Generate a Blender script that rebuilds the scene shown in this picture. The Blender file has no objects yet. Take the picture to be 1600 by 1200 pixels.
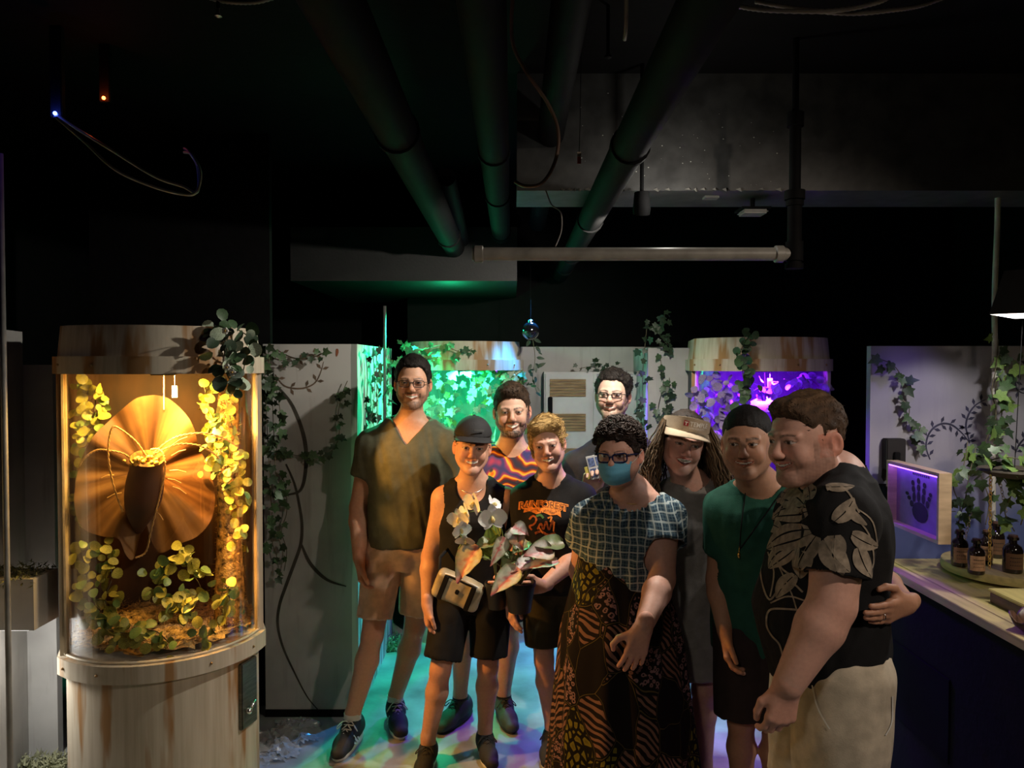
import bpy, bmesh, math, random
import numpy as np
from mathutils import Vector, Matrix, Euler
random.seed(7)
RNG = np.random.RandomState(11)
SC = bpy.context.scene
COL = SC.collection

# ------------------------------------------------------------------ camera
F = 1202.0                     # focal length in pixels of the 1600x1200 frame
PITCH = math.atan(30.0 / F)    # looking slightly down
CH = 1.80                      # camera height
cam_d = bpy.data.cameras.new('camera')
cam = bpy.data.objects.new('camera', cam_d)
COL.objects.link(cam)
cam_d.sensor_width = 36.0
cam_d.lens = F / 1600.0 * 36.0
cam_d.clip_start = 0.05
cam.location = (0, 0, CH)
cam.rotation_euler = (math.pi / 2 - PITCH, 0, 0)
SC.camera = cam

# ------------------------------------------------------------------ world, view, large lights
W = bpy.data.worlds.new('world')
SC.world = W
W.use_nodes = True
W.node_tree.nodes['Background'].inputs[0].default_value = (0.9, 0.95, 1.0, 1)
W.node_tree.nodes['Background'].inputs[1].default_value = 0.002
SC.view_settings.view_transform = 'Standard'
SC.view_settings.look = 'None'
SC.view_settings.exposure = 0.0
SC.view_settings.gamma = 1.0
SC.view_settings.use_curve_mapping = False


def P(px, py, d):
    """photo pixel at depth d (metres along +y) -> world point"""
    u = (px - 800.0) / F
    v = (600.0 - py) / F
    c, s = math.cos(PITCH), math.sin(PITCH)
    k = d / (c + v * s)
    return Vector((u * k, d, CH + (-s + v * c) * k))


def Z(px, d, z):
    """world point at depth d and height z whose picture column is px"""
    c, s = math.cos(PITCH), math.sin(PITCH)
    depth = d * c - (z - CH) * s
    return Vector(((px - 800.0) / F * depth, d, z))


def lamp(kind, name, loc, energy, color=(1, 1, 1), target=None, size=0.05, angle=60, blend=0.3, size_y=None, parent=None):
    d = bpy.data.lights.new(name, kind)
    d.energy = energy
    d.color = color
    if kind == 'SPOT':
        d.spot_size = math.radians(angle)
        d.spot_blend = blend
        d.shadow_soft_size = size
    elif kind == 'POINT':
        d.shadow_soft_size = size
    elif kind == 'AREA':
        d.size = size
        if size_y:
            d.shape = 'RECTANGLE'
            d.size_y = size_y
    o = bpy.data.objects.new(name, d)
    COL.objects.link(o)
    o.location = loc
    if target is not None:
        o.rotation_euler = (Vector(target) - Vector(loc)).to_track_quat('-Z', 'Y').to_euler()
    return o

WARM = (1.0, 0.56, 0.13)
GREEN = (0.02, 1.0, 0.40)
PURPLE = (0.20, 0.01, 1.0)
# key lamp of the room: a bare spot lamp near the ceiling beam that catches the group
KEY = Vector((0.52, 3.12, 2.37))
lamp('SPOT', 'key_spot_light', KEY, 90, (1.0, 0.92, 0.80), (-0.25, 3.9, 1.05), 0.02, 146, 0.5)
lamp('POINT', 'key_spill_light', Vector((0.62, 2.99, 2.45)), 2.0, (1.0, 0.95, 0.86), size=0.02)
# lamp over the counter, under its shade
lamp('SPOT', 'counter_light', (1.89, 2.65, 2.055), 25, (1.0, 0.93, 0.86), (1.80, 2.65, 0.0), 0.03, 165, 0.2)
# room lamp on the ceiling, then an added front fill behind the photographer
lamp('SPOT', 'room_light', (2.3, 0.4, 2.85), 115, (1.0, 0.82, 0.66), (0.6, 2.9, 1.0), 0.06, 66, 0.8)
lamp('SPOT', 'front_fill_light', (-0.7, -0.6, 2.80), 40, (1.0, 0.86, 0.72), (0.72, 3.0, 0.95), 0.12, 40, 0.9)
# tinted effect spots hung over the alcove between the chambers
lamp('SPOT', 'green_spot_light', (-0.50, 4.70, 2.24), 150, (0.02, 1.0, 0.45), (-0.72, 3.85, 0.2), 0.03, 92, 0.3)
lamp('POINT', 'green_glow_light', (-0.40, 5.00, 2.06), 5.0, GREEN, size=0.04)
lamp('SPOT', 'blue_spot_light', (0.16, 4.95, 2.26), 150, (0.03, 0.34, 1.0), (-0.25, 3.95, 0.0), 0.03, 62, 0.15)
lamp('SPOT', 'purple_spot_light', (0.58, 4.90, 2.26), 190, (0.26, 0.06, 1.0), (0.60, 3.9, 0.0), 0.03, 58, 0.15)
lamp('SPOT', 'violet_wall_light', (1.80, 3.10, 2.3), 7.0, (0.30, 0.16, 1.0), (1.70, 3.47, 1.0), 0.04, 60, 0.7)
# narrow accent spot on the middle ceiling pipe that picks out the spectacled man
lamp('SPOT', 'accent_light', (0.12, 1.60, 2.78), 150, (1.0, 0.95, 0.88), P(956, 612, 3.68), 0.01, 7.5, 0.25)
# amber spot inside the left chamber that throws its light out of the glass
lamp('SPOT', 'amber_spot_light', (-1.49, 2.92, 1.735), 215, (1.0, 0.42, 0.08), (-0.45, 3.50, 0.65), 0.02, 76, 0.4)


# ------------------------------------------------------------------ materials
MATS = {}


def nt(m):
    m.use_nodes = True
    return m.node_tree


def mat(name, col, rough=0.6, metal=0.0, var=0.15, scale=12.0, bump=0.0, bscale=60.0, col2=None, spec=0.5,
        stretch=None, emit=None, estr=0.0, vcol=False, sss=0.0, alpha=1.0, trans=0.0, coat=0.0, sheen=0.0):
    """procedural principled material: colour broken up by noise, fine relief by bump"""
    if name in MATS:
        return MATS[name]
    m = bpy.data.materials.new(name)
    t = nt(m)
    b = t.nodes['Principled BSDF']
    tc = t.nodes.new('ShaderNodeTexCoord')
    mp = t.nodes.new('ShaderNodeMapping')
    if stretch:
        mp.inputs['Scale'].default_value = stretch
    t.links.new(tc.outputs['Object'], mp.inputs['Vector'])
    n = t.nodes.new('ShaderNodeTexNoise')
    n.inputs['Scale'].default_value = scale
    n.inputs['Detail'].default_value = 5
    t.links.new(mp.outputs[0], n.inputs['Vector'])
    mx = t.nodes.new('ShaderNodeMix')
    mx.data_type = 'RGBA'
    c = tuple(col)
    c2 = tuple(col2) if col2 else tuple(max(0, x * (1 - var * 2.2)) for x in c)
    c1 = c if col2 else tuple(min(1, x * (1 + var)) for x in c)
    mx.inputs[6].default_value = (*c2, 1)
    mx.inputs[7].default_value = (*c1, 1)
    rp = t.nodes.new('ShaderNodeValToRGB')
    rp.color_ramp.elements[0].position = 0.3
    rp.color_ramp.elements[1].position = 0.7
    t.links.new(n.outputs[0], rp.inputs[0])
    t.links.new(rp.outputs[0], mx.inputs[0])
    src = mx.outputs[2]
    if vcol:
        at = t.nodes.new('ShaderNodeAttribute')
        at.attribute_name = 'Col'
        mu = t.nodes.new('ShaderNodeMix')
        mu.data_type = 'RGBA'
        mu.blend_type = 'MULTIPLY'
        mu.inputs[0].default_value = 1.0
        t.links.new(src, mu.inputs[6])
        t.links.new(at.outputs['Color'], mu.inputs[7])
        src = mu.outputs[2]
    t.links.new(src, b.inputs['Base Color'])
    b.inputs['Roughness'].default_value = rough
    b.inputs['Metallic'].default_value = metal
    b.inputs['Specular IOR Level'].default_value = spec
    b.inputs['Coat Weight'].default_value = coat
    b.inputs['Sheen Weight'].default_value = sheen
    if sss:
        b.inputs['Subsurface Weight'].default_value = sss
        b.inputs['Subsurface Radius'].default_value = (0.02, 0.008, 0.004)
        b.inputs['Subsurface Scale'].default_value = 0.5
    if trans:
        b.inputs['Transmission Weight'].default_value = trans
    if emit:
        b.inputs['Emission Color'].default_value = (*emit, 1)
        b.inputs['Emission Strength'].default_value = estr
    if bump:
        n2 = t.nodes.new('ShaderNodeTexNoise')
        n2.inputs['Scale'].default_value = bscale
        n2.inputs['Detail'].default_value = 6
        t.links.new(mp.outputs[0], n2.inputs['Vector'])
        bp = t.nodes.new('ShaderNodeBump')
        bp.inputs['Strength'].default_value = bump
        bp.inputs['Distance'].default_value = 0.01
        t.links.new(n2.outputs[0], bp.inputs['Height'])
        t.links.new(bp.outputs[0], b.inputs['Normal'])
    MATS[name] = m
    return m


def glass_mat(name, tint=(1, 1, 1), refl=0.06, rough=0.02):
    """thin clear sheet: passes light, reflects a little more at grazing angles"""
    if name in MATS:
        return MATS[name]
    m = bpy.data.materials.new(name)
    t = nt(m)
    t.nodes.remove(t.nodes['Principled BSDF'])
    out = t.nodes['Material Output']
    tr = t.nodes.new('ShaderNodeBsdfTransparent')
    tr.inputs[0].default_value = (*tint, 1)
    gl = t.nodes.new('ShaderNodeBsdfGlossy')
    gl.inputs['Roughness'].default_value = rough
    lw = t.nodes.new('ShaderNodeLayerWeight')
    lw.inputs[0].default_value = 0.25
    ma = t.nodes.new('ShaderNodeMath')
    ma.operation = 'MULTIPLY_ADD'
    ma.inputs[1].default_value = 0.35
    ma.inputs[2].default_value = refl
    ma.use_clamp = True
    t.links.new(lw.outputs['Fresnel'], ma.inputs[0])
    mx = t.nodes.new('ShaderNodeMixShader')
    t.links.new(ma.outputs[0], mx.inputs[0])
    t.links.new(tr.outputs[0], mx.inputs[1])
    t.links.new(gl.outputs[0], mx.inputs[2])
    t.links.new(mx.outputs[0], out.inputs[0])
    MATS[name] = m
    return m


# ------------------------------------------------------------------ object helpers
def fix_name(n):
    return n


def link(name, me, m=None, parent=None, loc=None, smooth=False):
    o = bpy.data.objects.new(name, me)
    COL.objects.link(o)
    if m is not None and len(me.materials) == 0:
        me.materials.append(m)
    if loc is not None:
        o.location = loc
    if parent is not None:
        o.parent = parent
    if smooth and len(me.polygons):
        me.polygons.foreach_set('use_smooth', np.ones(len(me.polygons), dtype=bool))
    return o


def tag(o, label=None, cat=None, group=None, kind=None):
    if label:
        o['label'] = label
    if cat:
        o['category'] = cat
    if group:
        o['group'] = group
    if kind:
        o['kind'] = kind
    return o


def thing(name, label, cat, loc=(0, 0, 0), rz=0.0, group=None):
    o = bpy.data.objects.new(name, None)
    COL.objects.link(o)
    o.empty_display_size = 0.05
    o.location = loc
    o.rotation_euler = (0, 0, rz)
    return tag(o, label, cat, group)


def np_mesh(name, V, Q, smooth=True, cols=None):
    """fast mesh from numpy verts and quads (or triangles)"""
    V = np.ascontiguousarray(V, dtype=np.float32)
    Q = np.ascontiguousarray(Q, dtype=np.int32)
    me = bpy.data.meshes.new(name)
    n, k = Q.shape
    me.vertices.add(len(V))
    me.vertices.foreach_set('co', V.ravel())
    me.loops.add(n * k)
    me.loops.foreach_set('vertex_index', Q.ravel())
    me.polygons.add(n)
    me.polygons.foreach_set('loop_start', np.arange(0, n * k, k, dtype=np.int32))
    me.polygons.foreach_set('loop_total', np.full(n, k, dtype=np.int32))
    if smooth:
        me.polygons.foreach_set('use_smooth', np.ones(n, dtype=bool))
    me.update(calc_edges=True)
    if cols is not None:
        a = me.color_attributes.new('Col', 'FLOAT_COLOR', 'POINT')
        c = np.ones((len(V), 4), dtype=np.float32)
        c[:, :3] = cols
        a.data.foreach_set('color', c.ravel())
    return me


class MB:
    """collects simple shapes of ONE part and builds one mesh"""

    def __init__(s):
        s.v = []
        s.f = []

    def add(s, vs, fs):
        b = len(s.v)
        s.v += [tuple(v) for v in vs]
        s.f += [tuple(i + b for i in f) for f in fs]
        return s

    def box(s, lo, hi, M=None, bev=0.0):
        (x0, y0, z0), (x1, y1, z1) = lo, hi
        if bev <= 0:
            vs = [Vector(p) for p in ((x0, y0, z0), (x1, y0, z0), (x1, y1, z0), (x0, y1, z0), (x0, y0, z1), (x1, y0, z1), (x1, y1, z1), (x0, y1, z1))]
            fs = [(0, 3, 2, 1), (4, 5, 6, 7), (0, 1, 5, 4), (1, 2, 6, 5), (2, 3, 7, 6), (3, 0, 4, 7)]
        else:
            bm = bmesh.new()
            bmesh.ops.create_cube(bm, size=1.0)
            for v in bm.verts:
                v.co = Vector(((x0 + x1) / 2 + v.co.x * (x1 - x0), (y0 + y1) / 2 + v.co.y * (y1 - y0), (z0 + z1) / 2 + v.co.z * (z1 - z0)))
            bmesh.ops.bevel(bm, geom=bm.edges[:], offset=bev, segments=2, affect='EDGES')
            bm.verts.index_update()
            vs = [v.co.copy() for v in bm.verts]
            fs = [tuple(v.index for v in f.verts) for f in bm.faces]
            bm.free()
        if M is not None:
            vs = [M @ v for v in vs]
        return s.add(vs, fs)

    def prism(s, pts, z0, z1, top=None):
        """closed polygon (counter-clockwise) extruded in z; top = polygon of the upper end"""
        n = len(pts)
        top = top or pts
        vs = [(p[0], p[1], z0) for p in pts] + [(p[0], p[1], z1) for p in top]
        fs = [tuple(range(n - 1, -1, -1)), tuple(range(n, 2 * n))]
        fs += [(i, (i + 1) % n, n + (i + 1) % n, n + i) for i in range(n)]
        return s.add(vs, fs)

    def tube(s, pts, r, n=8, r2=None, caps=True):
        pts = [Vector(p) for p in pts]
        m = len(pts)
        vs, fs = [], []
        up = Vector((0, 0, 1))
        prev = None
        for i, p in enumerate(pts):
            t = (pts[min(i + 1, m - 1)] - pts[max(i - 1, 0)])
            if t.length < 1e-9:
                t = Vector((0, 0, 1))
            t.normalize()
            if prev is None:
                a = t.cross(up if abs(t.z) < 0.95 else Vector((1, 0, 0))).normalized()
            else:
                a = (prev - t * prev.dot(t)).normalized()
            prev = a
            b = t.cross(a)
            rr = (r[i] if isinstance(r, (list, tuple)) else (r if r2 is None else r + (r2 - r) * i / max(1, m - 1)))
            for k in range(n):
                an = 2 * math.pi * k / n
                vs.append(p + (a * math.cos(an) + b * math.sin(an)) * rr)
        for i in range(m - 1):
            for k in range(n):
                k2 = (k + 1) % n
                fs.append((i * n + k, i * n + k2, (i + 1) * n + k2, (i + 1) * n + k))
        if caps:
            fs.append(tuple(range(n - 1, -1, -1)))
            fs.append(tuple((m - 1) * n + k for k in range(n)))
        return s.add(vs, fs)

    def lathe(s, prof, n=24, c=(0, 0, 0), M=None):
        """profile [(r, z), ...] turned about z"""
        vs, fs = [], []
        for r, z in prof:
            for k in range(n):
                a = 2 * math.pi * k / n
                v = Vector((r * math.cos(a), r * math.sin(a), z))
                if M is not None:
                    v = M @ v
                vs.append(v + Vector(c))
        m = len(prof)
        for i in range(m - 1):
            for k in range(n):
                k2 = (k + 1) % n
                fs.append((i * n + k, i * n + k2, (i + 1) * n + k2, (i + 1) * n + k))
        fs.append(tuple(range(n - 1, -1, -1)))
        fs.append(tuple((m - 1) * n + k for k in range(n)))
        return s.add(vs, fs)

    def ball(s, c, r, n=10, m=6, sx=1, sy=1, sz=1):
        prof = [(math.sin(math.pi * i / m) * 1.0, -math.cos(math.pi * i / m)) for i in range(m + 1)]
        prof[0] = (0.02, -1)
        prof[-1] = (0.02, 1)
        return s.lathe(prof, n, c, Matrix.Diagonal((r * sx, r * sy, r * sz)))

    def build(s, name, m, parent=None, loc=None, smooth=False, auto=None):
        me = bpy.data.meshes.new(name)
        me.from_pydata(s.v, [], s.f)
        me.update()
        o = link(name, me, m, parent, loc, smooth)
        if auto and smooth:
            try:
                me.set_sharp_from_angle(angle=math.radians(auto))
            except Exception:
                pass
        return o


def catmull(pts, n=8):
    pts = [Vector(p) for p in pts]
    out = []
    m = len(pts)
    for i in range(m - 1):
        p0, p1, p2, p3 = pts[max(i - 1, 0)], pts[i], pts[i + 1], pts[min(i + 2, m - 1)]
        for k in range(n):
            t = k / n
            out.append(0.5 * ((2 * p1) + (p2 - p0) * t + (2 * p0 - 5 * p1 + 4 * p2 - p3) * t * t + (3 * p1 - p0 - 3 * p2 + p3) * t ** 3))
    out.append(pts[-1])
    return out


# ------------------------------------------------------------------ signed distance fields -> meshes
def A3(v):
    return np.array([v[0], v[1], v[2]], dtype=np.float64)


class SDF:
    def __init__(s):
        s.ops = []

    def op(s, fn, lo, hi, k=0.0, mode='u'):
        s.ops.append((fn, np.array(lo), np.array(hi), k, mode))
        return s

    def cone(s, a, b, r1, r2, k=0.02, mode='u', flat=None, cap=False):
        a, b = A3(a), A3(b)
        ab = b - a
        L2 = float(ab @ ab) + 1e-12
        L = math.sqrt(L2)
        if flat is not None:
            nv = A3(flat[0])
            nv = nv / np.linalg.norm(nv)
            ra = flat[1]

        def fn(X, Y, Zz):
            x, y, z = X - a[0], Y - a[1], Zz - a[2]
            tt = (x * ab[0] + y * ab[1] + z * ab[2]) / L2
            t = np.clip(tt, 0, 1)
            x, y, z = x - t * ab[0], y - t * ab[1], z - t * ab[2]
            if flat is not None:
                dn = (x * nv[0] + y * nv[1] + z * nv[2]) * (ra - 1)
                x, y, z = x + nv[0] * dn, y + nv[1] * dn, z + nv[2] * dn
            d = np.sqrt(x * x + y * y + z * z) - (r1 + (r2 - r1) * t)
            if cap:
                d = np.maximum(d, (tt - 1) * L)
            return d
        R = max(r1, r2)
        if flat is not None and flat[1] < 1:
            R = R / flat[1]
        return s.op(fn, np.minimum(a, b) - R, np.maximum(a, b) + R, k, mode)

    def ell(s, c, rad, R=None, k=0.02, mode='u'):
        c = A3(c)
        rad = np.array(rad, dtype=np.float64)
        M = np.array(R) if R is not None else np.eye(3)   # columns: local axes in world

        def fn(X, Y, Zz):
            x, y, z = X - c[0], Y - c[1], Zz - c[2]
            lx = x * M[0, 0] + y * M[1, 0] + z * M[2, 0]
            ly = x * M[0, 1] + y * M[1, 1] + z * M[2, 1]
            lz = x * M[0, 2] + y * M[1, 2] + z * M[2, 2]
            k0 = np.sqrt((lx / rad[0]) ** 2 + (ly / rad[1]) ** 2 + (lz / rad[2]) ** 2)
            k1 = np.sqrt((lx / rad[0] ** 2) ** 2 + (ly / rad[1] ** 2) ** 2 + (lz / rad[2] ** 2) ** 2) + 1e-9
            return k0 * (k0 - 1) / k1
        ext = np.sqrt((M ** 2) @ (rad ** 2))
        return s.op(fn, c - ext, c + ext, k, mode)

    def mesh(s, lo, hi, h):
        lo, hi = np.array(lo, dtype=np.float64), np.array(hi, dtype=np.float64)
        n = np.maximum(4, np.ceil((hi - lo) / h).astype(int) + 1)
        ax = [lo[i] + h * np.arange(n[i]) for i in range(3)]
        D = np.full(tuple(n), 1.0, dtype=np.float32)
        for fn, l, u, k, mode in s.ops:
            if mode == 'i':
                sl = (slice(None),) * 3
            else:
                i0 = np.clip(np.floor((l - k - 2 * h - lo) / h).astype(int), 0, n)
                i1 = np.clip(np.ceil((u + k + 2 * h - lo) / h).astype(int) + 1, 0, n)
                if np.any(i1 <= i0):
                    continue
                sl = tuple(slice(i0[i], i1[i]) for i in range(3))
            X = ax[0][sl[0]].astype(np.float32)[:, None, None]
            Y = ax[1][sl[1]].astype(np.float32)[None, :, None]
            Zz = ax[2][sl[2]].astype(np.float32)[None, None, :]
            d = fn(X, Y, Zz).astype(np.float32)
            a = D[sl]
            if mode == 'u':
                if k > 0:
                    hh = np.clip(0.5 + 0.5 * (d - a) / k, 0, 1)
                    D[sl] = d * (1 - hh) + a * hh - k * hh * (1 - hh)
                else:
                    D[sl] = np.minimum(a, d)
            else:
                if mode == 's':
                    d = -d
                if k > 0:
                    hh = np.clip(0.5 - 0.5 * (d - a) / k, 0, 1)
                    D[sl] = d * (1 - hh) + a * hh + k * hh * (1 - hh)
                else:
                    D[sl] = np.maximum(a, d)
        return surface_nets(D, lo, h)


def surface_nets(D, lo, h):
    S = D < 0
    nx, ny, nz = D.shape
    cnt = np.zeros((nx - 1, ny - 1, nz - 1), dtype=np.int8)
    for dx in (0, 1):
        for dy in (0, 1):
            for dz in (0, 1):
                cnt += S[dx:nx - 1 + dx, dy:ny - 1 + dy, dz:nz - 1 + dz]
    act = (cnt > 0) & (cnt < 8)
    I = np.argwhere(act)
    if len(I) == 0:
        return np.zeros((0, 3)), np.zeros((0, 4), dtype=np.int32)
    idx = np.full(act.shape, -1, dtype=np.int32)
    idx[I[:, 0], I[:, 1], I[:, 2]] = np.arange(len(I))
    cor = [(i & 1, (i >> 1) & 1, (i >> 2) & 1) for i in range(8)]
    val = np.stack([D[I[:, 0] + c[0], I[:, 1] + c[1], I[:, 2] + c[2]] for c in cor], 1).astype(np.float64)
    acc = np.zeros((len(I), 3))
    num = np.zeros(len(I))
    for a in range(8):
        for bit in (1, 2, 4):
            b = a | bit
            if a & bit or b == a:
                continue
            va, vb = val[:, a], val[:, b]
            m = (va < 0) != (vb < 0)
            t = np.where(m, va / np.where(m, va - vb, 1), 0)
            pa, pb = np.array(cor[a], float), np.array(cor[b], float)
            acc += np.where(m[:, None], pa + (pb - pa) * t[:, None], 0)
            num += m
    V = lo + h * (I + acc / num[:, None])
    quads = []
    # edges along x
    for axis in range(3):
        o = [0, 1, 2]
        o.remove(axis)
        u, v = o
        sl0 = [slice(None)] * 3
        sl1 = [slice(None)] * 3
        sl0[axis] = slice(0, -1)
        sl1[axis] = slice(1, None)
        for q in (u, v):
            sl0[q] = slice(1, -1)
            sl1[q] = slice(1, -1)
        a, b = S[tuple(sl0)], S[tuple(sl1)]
        E = np.argwhere(a != b)
        if len(E) == 0:
            continue
        inside_first = a[E[:, 0], E[:, 1], E[:, 2]]
        base = E.copy()      # cell coordinate of (u-1, v-1) because the slice starts at 1
        c = []
        for du, dv in ((0, 0), (1, 0), (1, 1), (0, 1)):
            e = base.copy()
            e[:, u] += du
            e[:, v] += dv
            c.append(idx[e[:, 0], e[:, 1], e[:, 2]])
        Q = np.stack(c, 1)
        flip = inside_first if axis != 1 else ~inside_first
        Q[~flip] = Q[~flip][:, ::-1]
        quads.append(Q)
    Q = np.concatenate(quads)
    Q = Q[(Q >= 0).all(1)]
    return V, Q


def vnormals(V, Q):
    n = np.cross(V[Q[:, 2]] - V[Q[:, 0]], V[Q[:, 3]] - V[Q[:, 1]])
    N = np.zeros_like(V)
    for i in range(4):
        np.add.at(N, Q[:, i], n)
    return N / (np.linalg.norm(N, axis=1, keepdims=True) + 1e-12)


def relax(V, Q, it=1, f=0.5):
    E = np.concatenate([Q[:, [0, 1]], Q[:, [1, 2]], Q[:, [2, 3]], Q[:, [3, 0]]])
    cnt = np.zeros(len(V))
    np.add.at(cnt, E[:, 0], 1)
    np.add.at(cnt, E[:, 1], 1)
    for _ in range(it):
        S = np.zeros_like(V)
        np.add.at(S, E[:, 0], V[E[:, 1]])
        np.add.at(S, E[:, 1], V[E[:, 0]])
        V = V * (1 - f) + f * S / np.maximum(cnt, 1)[:, None]
    return V


def wob(V, scale, seed=0, n=5):
    """cheap smooth pseudo-noise in [-1,1] on points"""
    r = np.random.RandomState(seed)
    out = np.zeros(len(V))
    for i in range(n):
        k = r.normal(size=3)
        k = k / np.linalg.norm(k) * scale * r.uniform(0.6, 1.6)
        k2 = r.normal(size=3) * scale * 0.35
        out += np.sin(V @ k + r.uniform(0, 6.28) + 1.3 * np.sin(V @ k2 + r.uniform(0, 6.28)))
    return out / n * 1.4


def compact(V, Q, keep):
    Q = Q[keep]
    used = np.unique(Q)
    mp = np.full(len(V), -1, dtype=np.int32)
    mp[used] = np.arange(len(used))
    return V[used], mp[Q]


def join(parts):
    Vs, Qs, b = [], [], 0
    for V, Q in parts:
        Vs.append(V)
        Qs.append(Q + b)
        b += len(V)
    return np.concatenate(Vs), np.concatenate(Qs)
# ------------------------------------------------------------------ people
def V3(*a):
    return np.array(a, dtype=np.float64)


def unit(v):
    v = np.asarray(v, dtype=np.float64)
    return v / (np.linalg.norm(v) + 1e-12)


def rotm(yaw=0, pitch=0, roll=0):
    """head turn in degrees: yaw<0 looks to picture-left, pitch>0 looks down, roll>0 tilts to picture-right"""
    y, p, r = math.radians(yaw), math.radians(pitch), math.radians(roll)
    return np.array(Matrix.Rotation(y, 3, 'Z') @ Matrix.Rotation(p, 3, 'X') @ Matrix.Rotation(r, 3, 'Y'))


def loft_fn(keys, pel, neck, side, off=0.0, n=2.3, t0=None, t1=None):
    pel, neck = A3(pel), A3(neck)
    Ax = neck - pel
    L = np.linalg.norm(Ax)
    a = Ax / L
    s = unit(A3(side) - a * (A3(side) @ a))
    b = np.cross(a, s)          # back
    kt = np.array([k[0] for k in keys])
    fw = np.array([k[1] for k in keys])
    hw = np.array([k[2] for k in keys]) + off
    hd = np.array([k[3] for k in keys]) + off
    T0 = kt[0] if t0 is None else t0
    T1 = kt[-1] if t1 is None else t1

    def fn(X, Y, Zz):
        x, y, z = X - pel[0], Y - pel[1], Zz - pel[2]
        t = (x * a[0] + y * a[1] + z * a[2]) / L
        sx = x * s[0] + y * s[1] + z * s[2]
        f = -(x * b[0] + y * b[1] + z * b[2])
        tc = np.clip(t, kt[0], kt[-1])
        F_ = np.interp(tc, kt, fw)
        W_ = np.interp(tc, kt, hw)
        D_ = np.interp(tc, kt, hd)
        rho = ((np.abs(sx) / W_) ** n + (np.abs(f - F_) / D_) ** n) ** (1.0 / n)
        d = (rho - 1) * np.minimum(W_, D_)
        return np.maximum(d, np.maximum((t - T1) * L, (T0 - t) * L))
    R = max(hw.max(), hd.max()) + np.abs(fw).max()
    e0, e1 = pel + a * L * T0, pel + a * L * T1
    return fn, np.minimum(e0, e1) - R, np.maximum(e0, e1) + R


def smooth_keys(keys, n=24):
    k = np.array(keys, dtype=float)
    t = np.linspace(k[0, 0], k[-1, 0], n)
    out = [t]
    for c in range(1, 4):
        v = np.interp(t, k[:, 0], k[:, c])
        vp = np.pad(v, 1, mode='edge')
        v = 0.25 * vp[:-2] + 0.5 * vp[1:-1] + 0.25 * vp[2:]
        out.append(v)
    return [tuple(r) for r in np.stack(out, 1)]


MALE = [(-0.20, 0, 0.10, 0.085), (-0.08, 0, 0.155, 0.110), (0.08, 0, 0.162, 0.115), (0.28, 0.005, 0.148, 0.105),
        (0.50, 0.008, 0.158, 0.112), (0.72, 0.010, 0.172, 0.120), (0.86, 0.0, 0.165, 0.105), (0.95, -0.005, 0.125, 0.080), (1.02, -0.005, 0.075, 0.062)]
FEMALE = [(-0.20, 0, 0.10, 0.090), (-0.08, 0, 0.165, 0.118), (0.06, 0, 0.168, 0.118), (0.30, 0.005, 0.130, 0.098),
          (0.52, 0.012, 0.140, 0.108), (0.70, 0.020, 0.150, 0.122), (0.86, 0.0, 0.140, 0.092), (0.95, -0.005, 0.105, 0.072), (1.02, -0.005, 0.062, 0.056)]


def keys_of(kind, sw=1.0, sd=1.0, belly=0.0, S=1.0):
    k = []
    for t, f, w, d in kind:
        bl = belly * math.exp(-((t - 0.28) / 0.26) ** 2)
        k.append((t, (f + bl * 0.5) * S, (w + bl * 0.45) * sw * S, (d + bl * 0.55) * sd * S))
    return smooth_keys(k)


def hand_ops(S, wrist, D, T, N, curl=(25, 35, 25), size=1.0, spread=0.0, thumb=0.4):
    D = unit(D)
    T = unit(np.asarray(T, float) - D * (np.asarray(T, float) @ D))
    Nn = np.cross(D, T)
    if Nn @ np.asarray(N, float) < 0:
        Nn = -Nn
    w = A3(wrist)
    q = lambda d, t, n: w + size * (D * d + T * t + Nn * n)
    S.cone(q(-0.03, 0, 0), q(0.02, 0, 0), 0.027 * size, 0.029 * size, k=0.012, flat=(Nn, 1.35))
    kn = [(0.092, 0.029), (0.096, 0.0095), (0.092, -0.0095), (0.084, -0.027)]
    for dk, tk in kn:
        S.cone(q(0.015, tk * 0.6, 0), q(dk, tk, -0.002), 0.0165 * size, 0.0125 * size, k=0.012)
    S.cone(q(0.02, 0.018, 0.006), q(0.055, 0.03, 0.008), 0.017 * size, 0.014 * size, k=0.012)
    ln = [0.072, 0.080, 0.075, 0.060]
    for i, (dk, tk) in enumerate(kn):
        p = q(dk, tk, -0.002)
        ang = 0.0
        sp = spread * (1.5 - i)
        r = 0.0094 if i < 3 else 0.0082
        for j, fr in enumerate((0.46, 0.30, 0.24)):
            ang += math.radians(curl[j] * (1 + 0.12 * (i - 1)))
            dv = unit((D * math.cos(ang) + Nn * math.sin(ang)) + T * math.sin(math.radians(sp)))
            p2 = p + dv * ln[i] * fr * size
            S.cone(p, p2, (r - 0.0006 * j) * size, (r - 0.0006 * (j + 1)) * size, k=0.0035 if j else 0.008)
            p = p2
    tb = q(0.030, 0.024, 0.006)
    t1 = q(0.062, 0.052 * (0.8 + thumb * 0.5), 0.014)
    t2 = q(0.092, 0.056 * (0.7 + thumb * 0.7), 0.022)
    t3 = q(0.112, 0.050 * (0.7 + thumb * 0.7), 0.028)
    S.cone(tb, t1, 0.0150 * size, 0.0112 * size, k=0.01)
    S.cone(t1, t2, 0.0112 * size, 0.0098 * size, k=0.004)
    S.cone(t2, t3, 0.0098 * size, 0.0082 * size, k=0.003)


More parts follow.
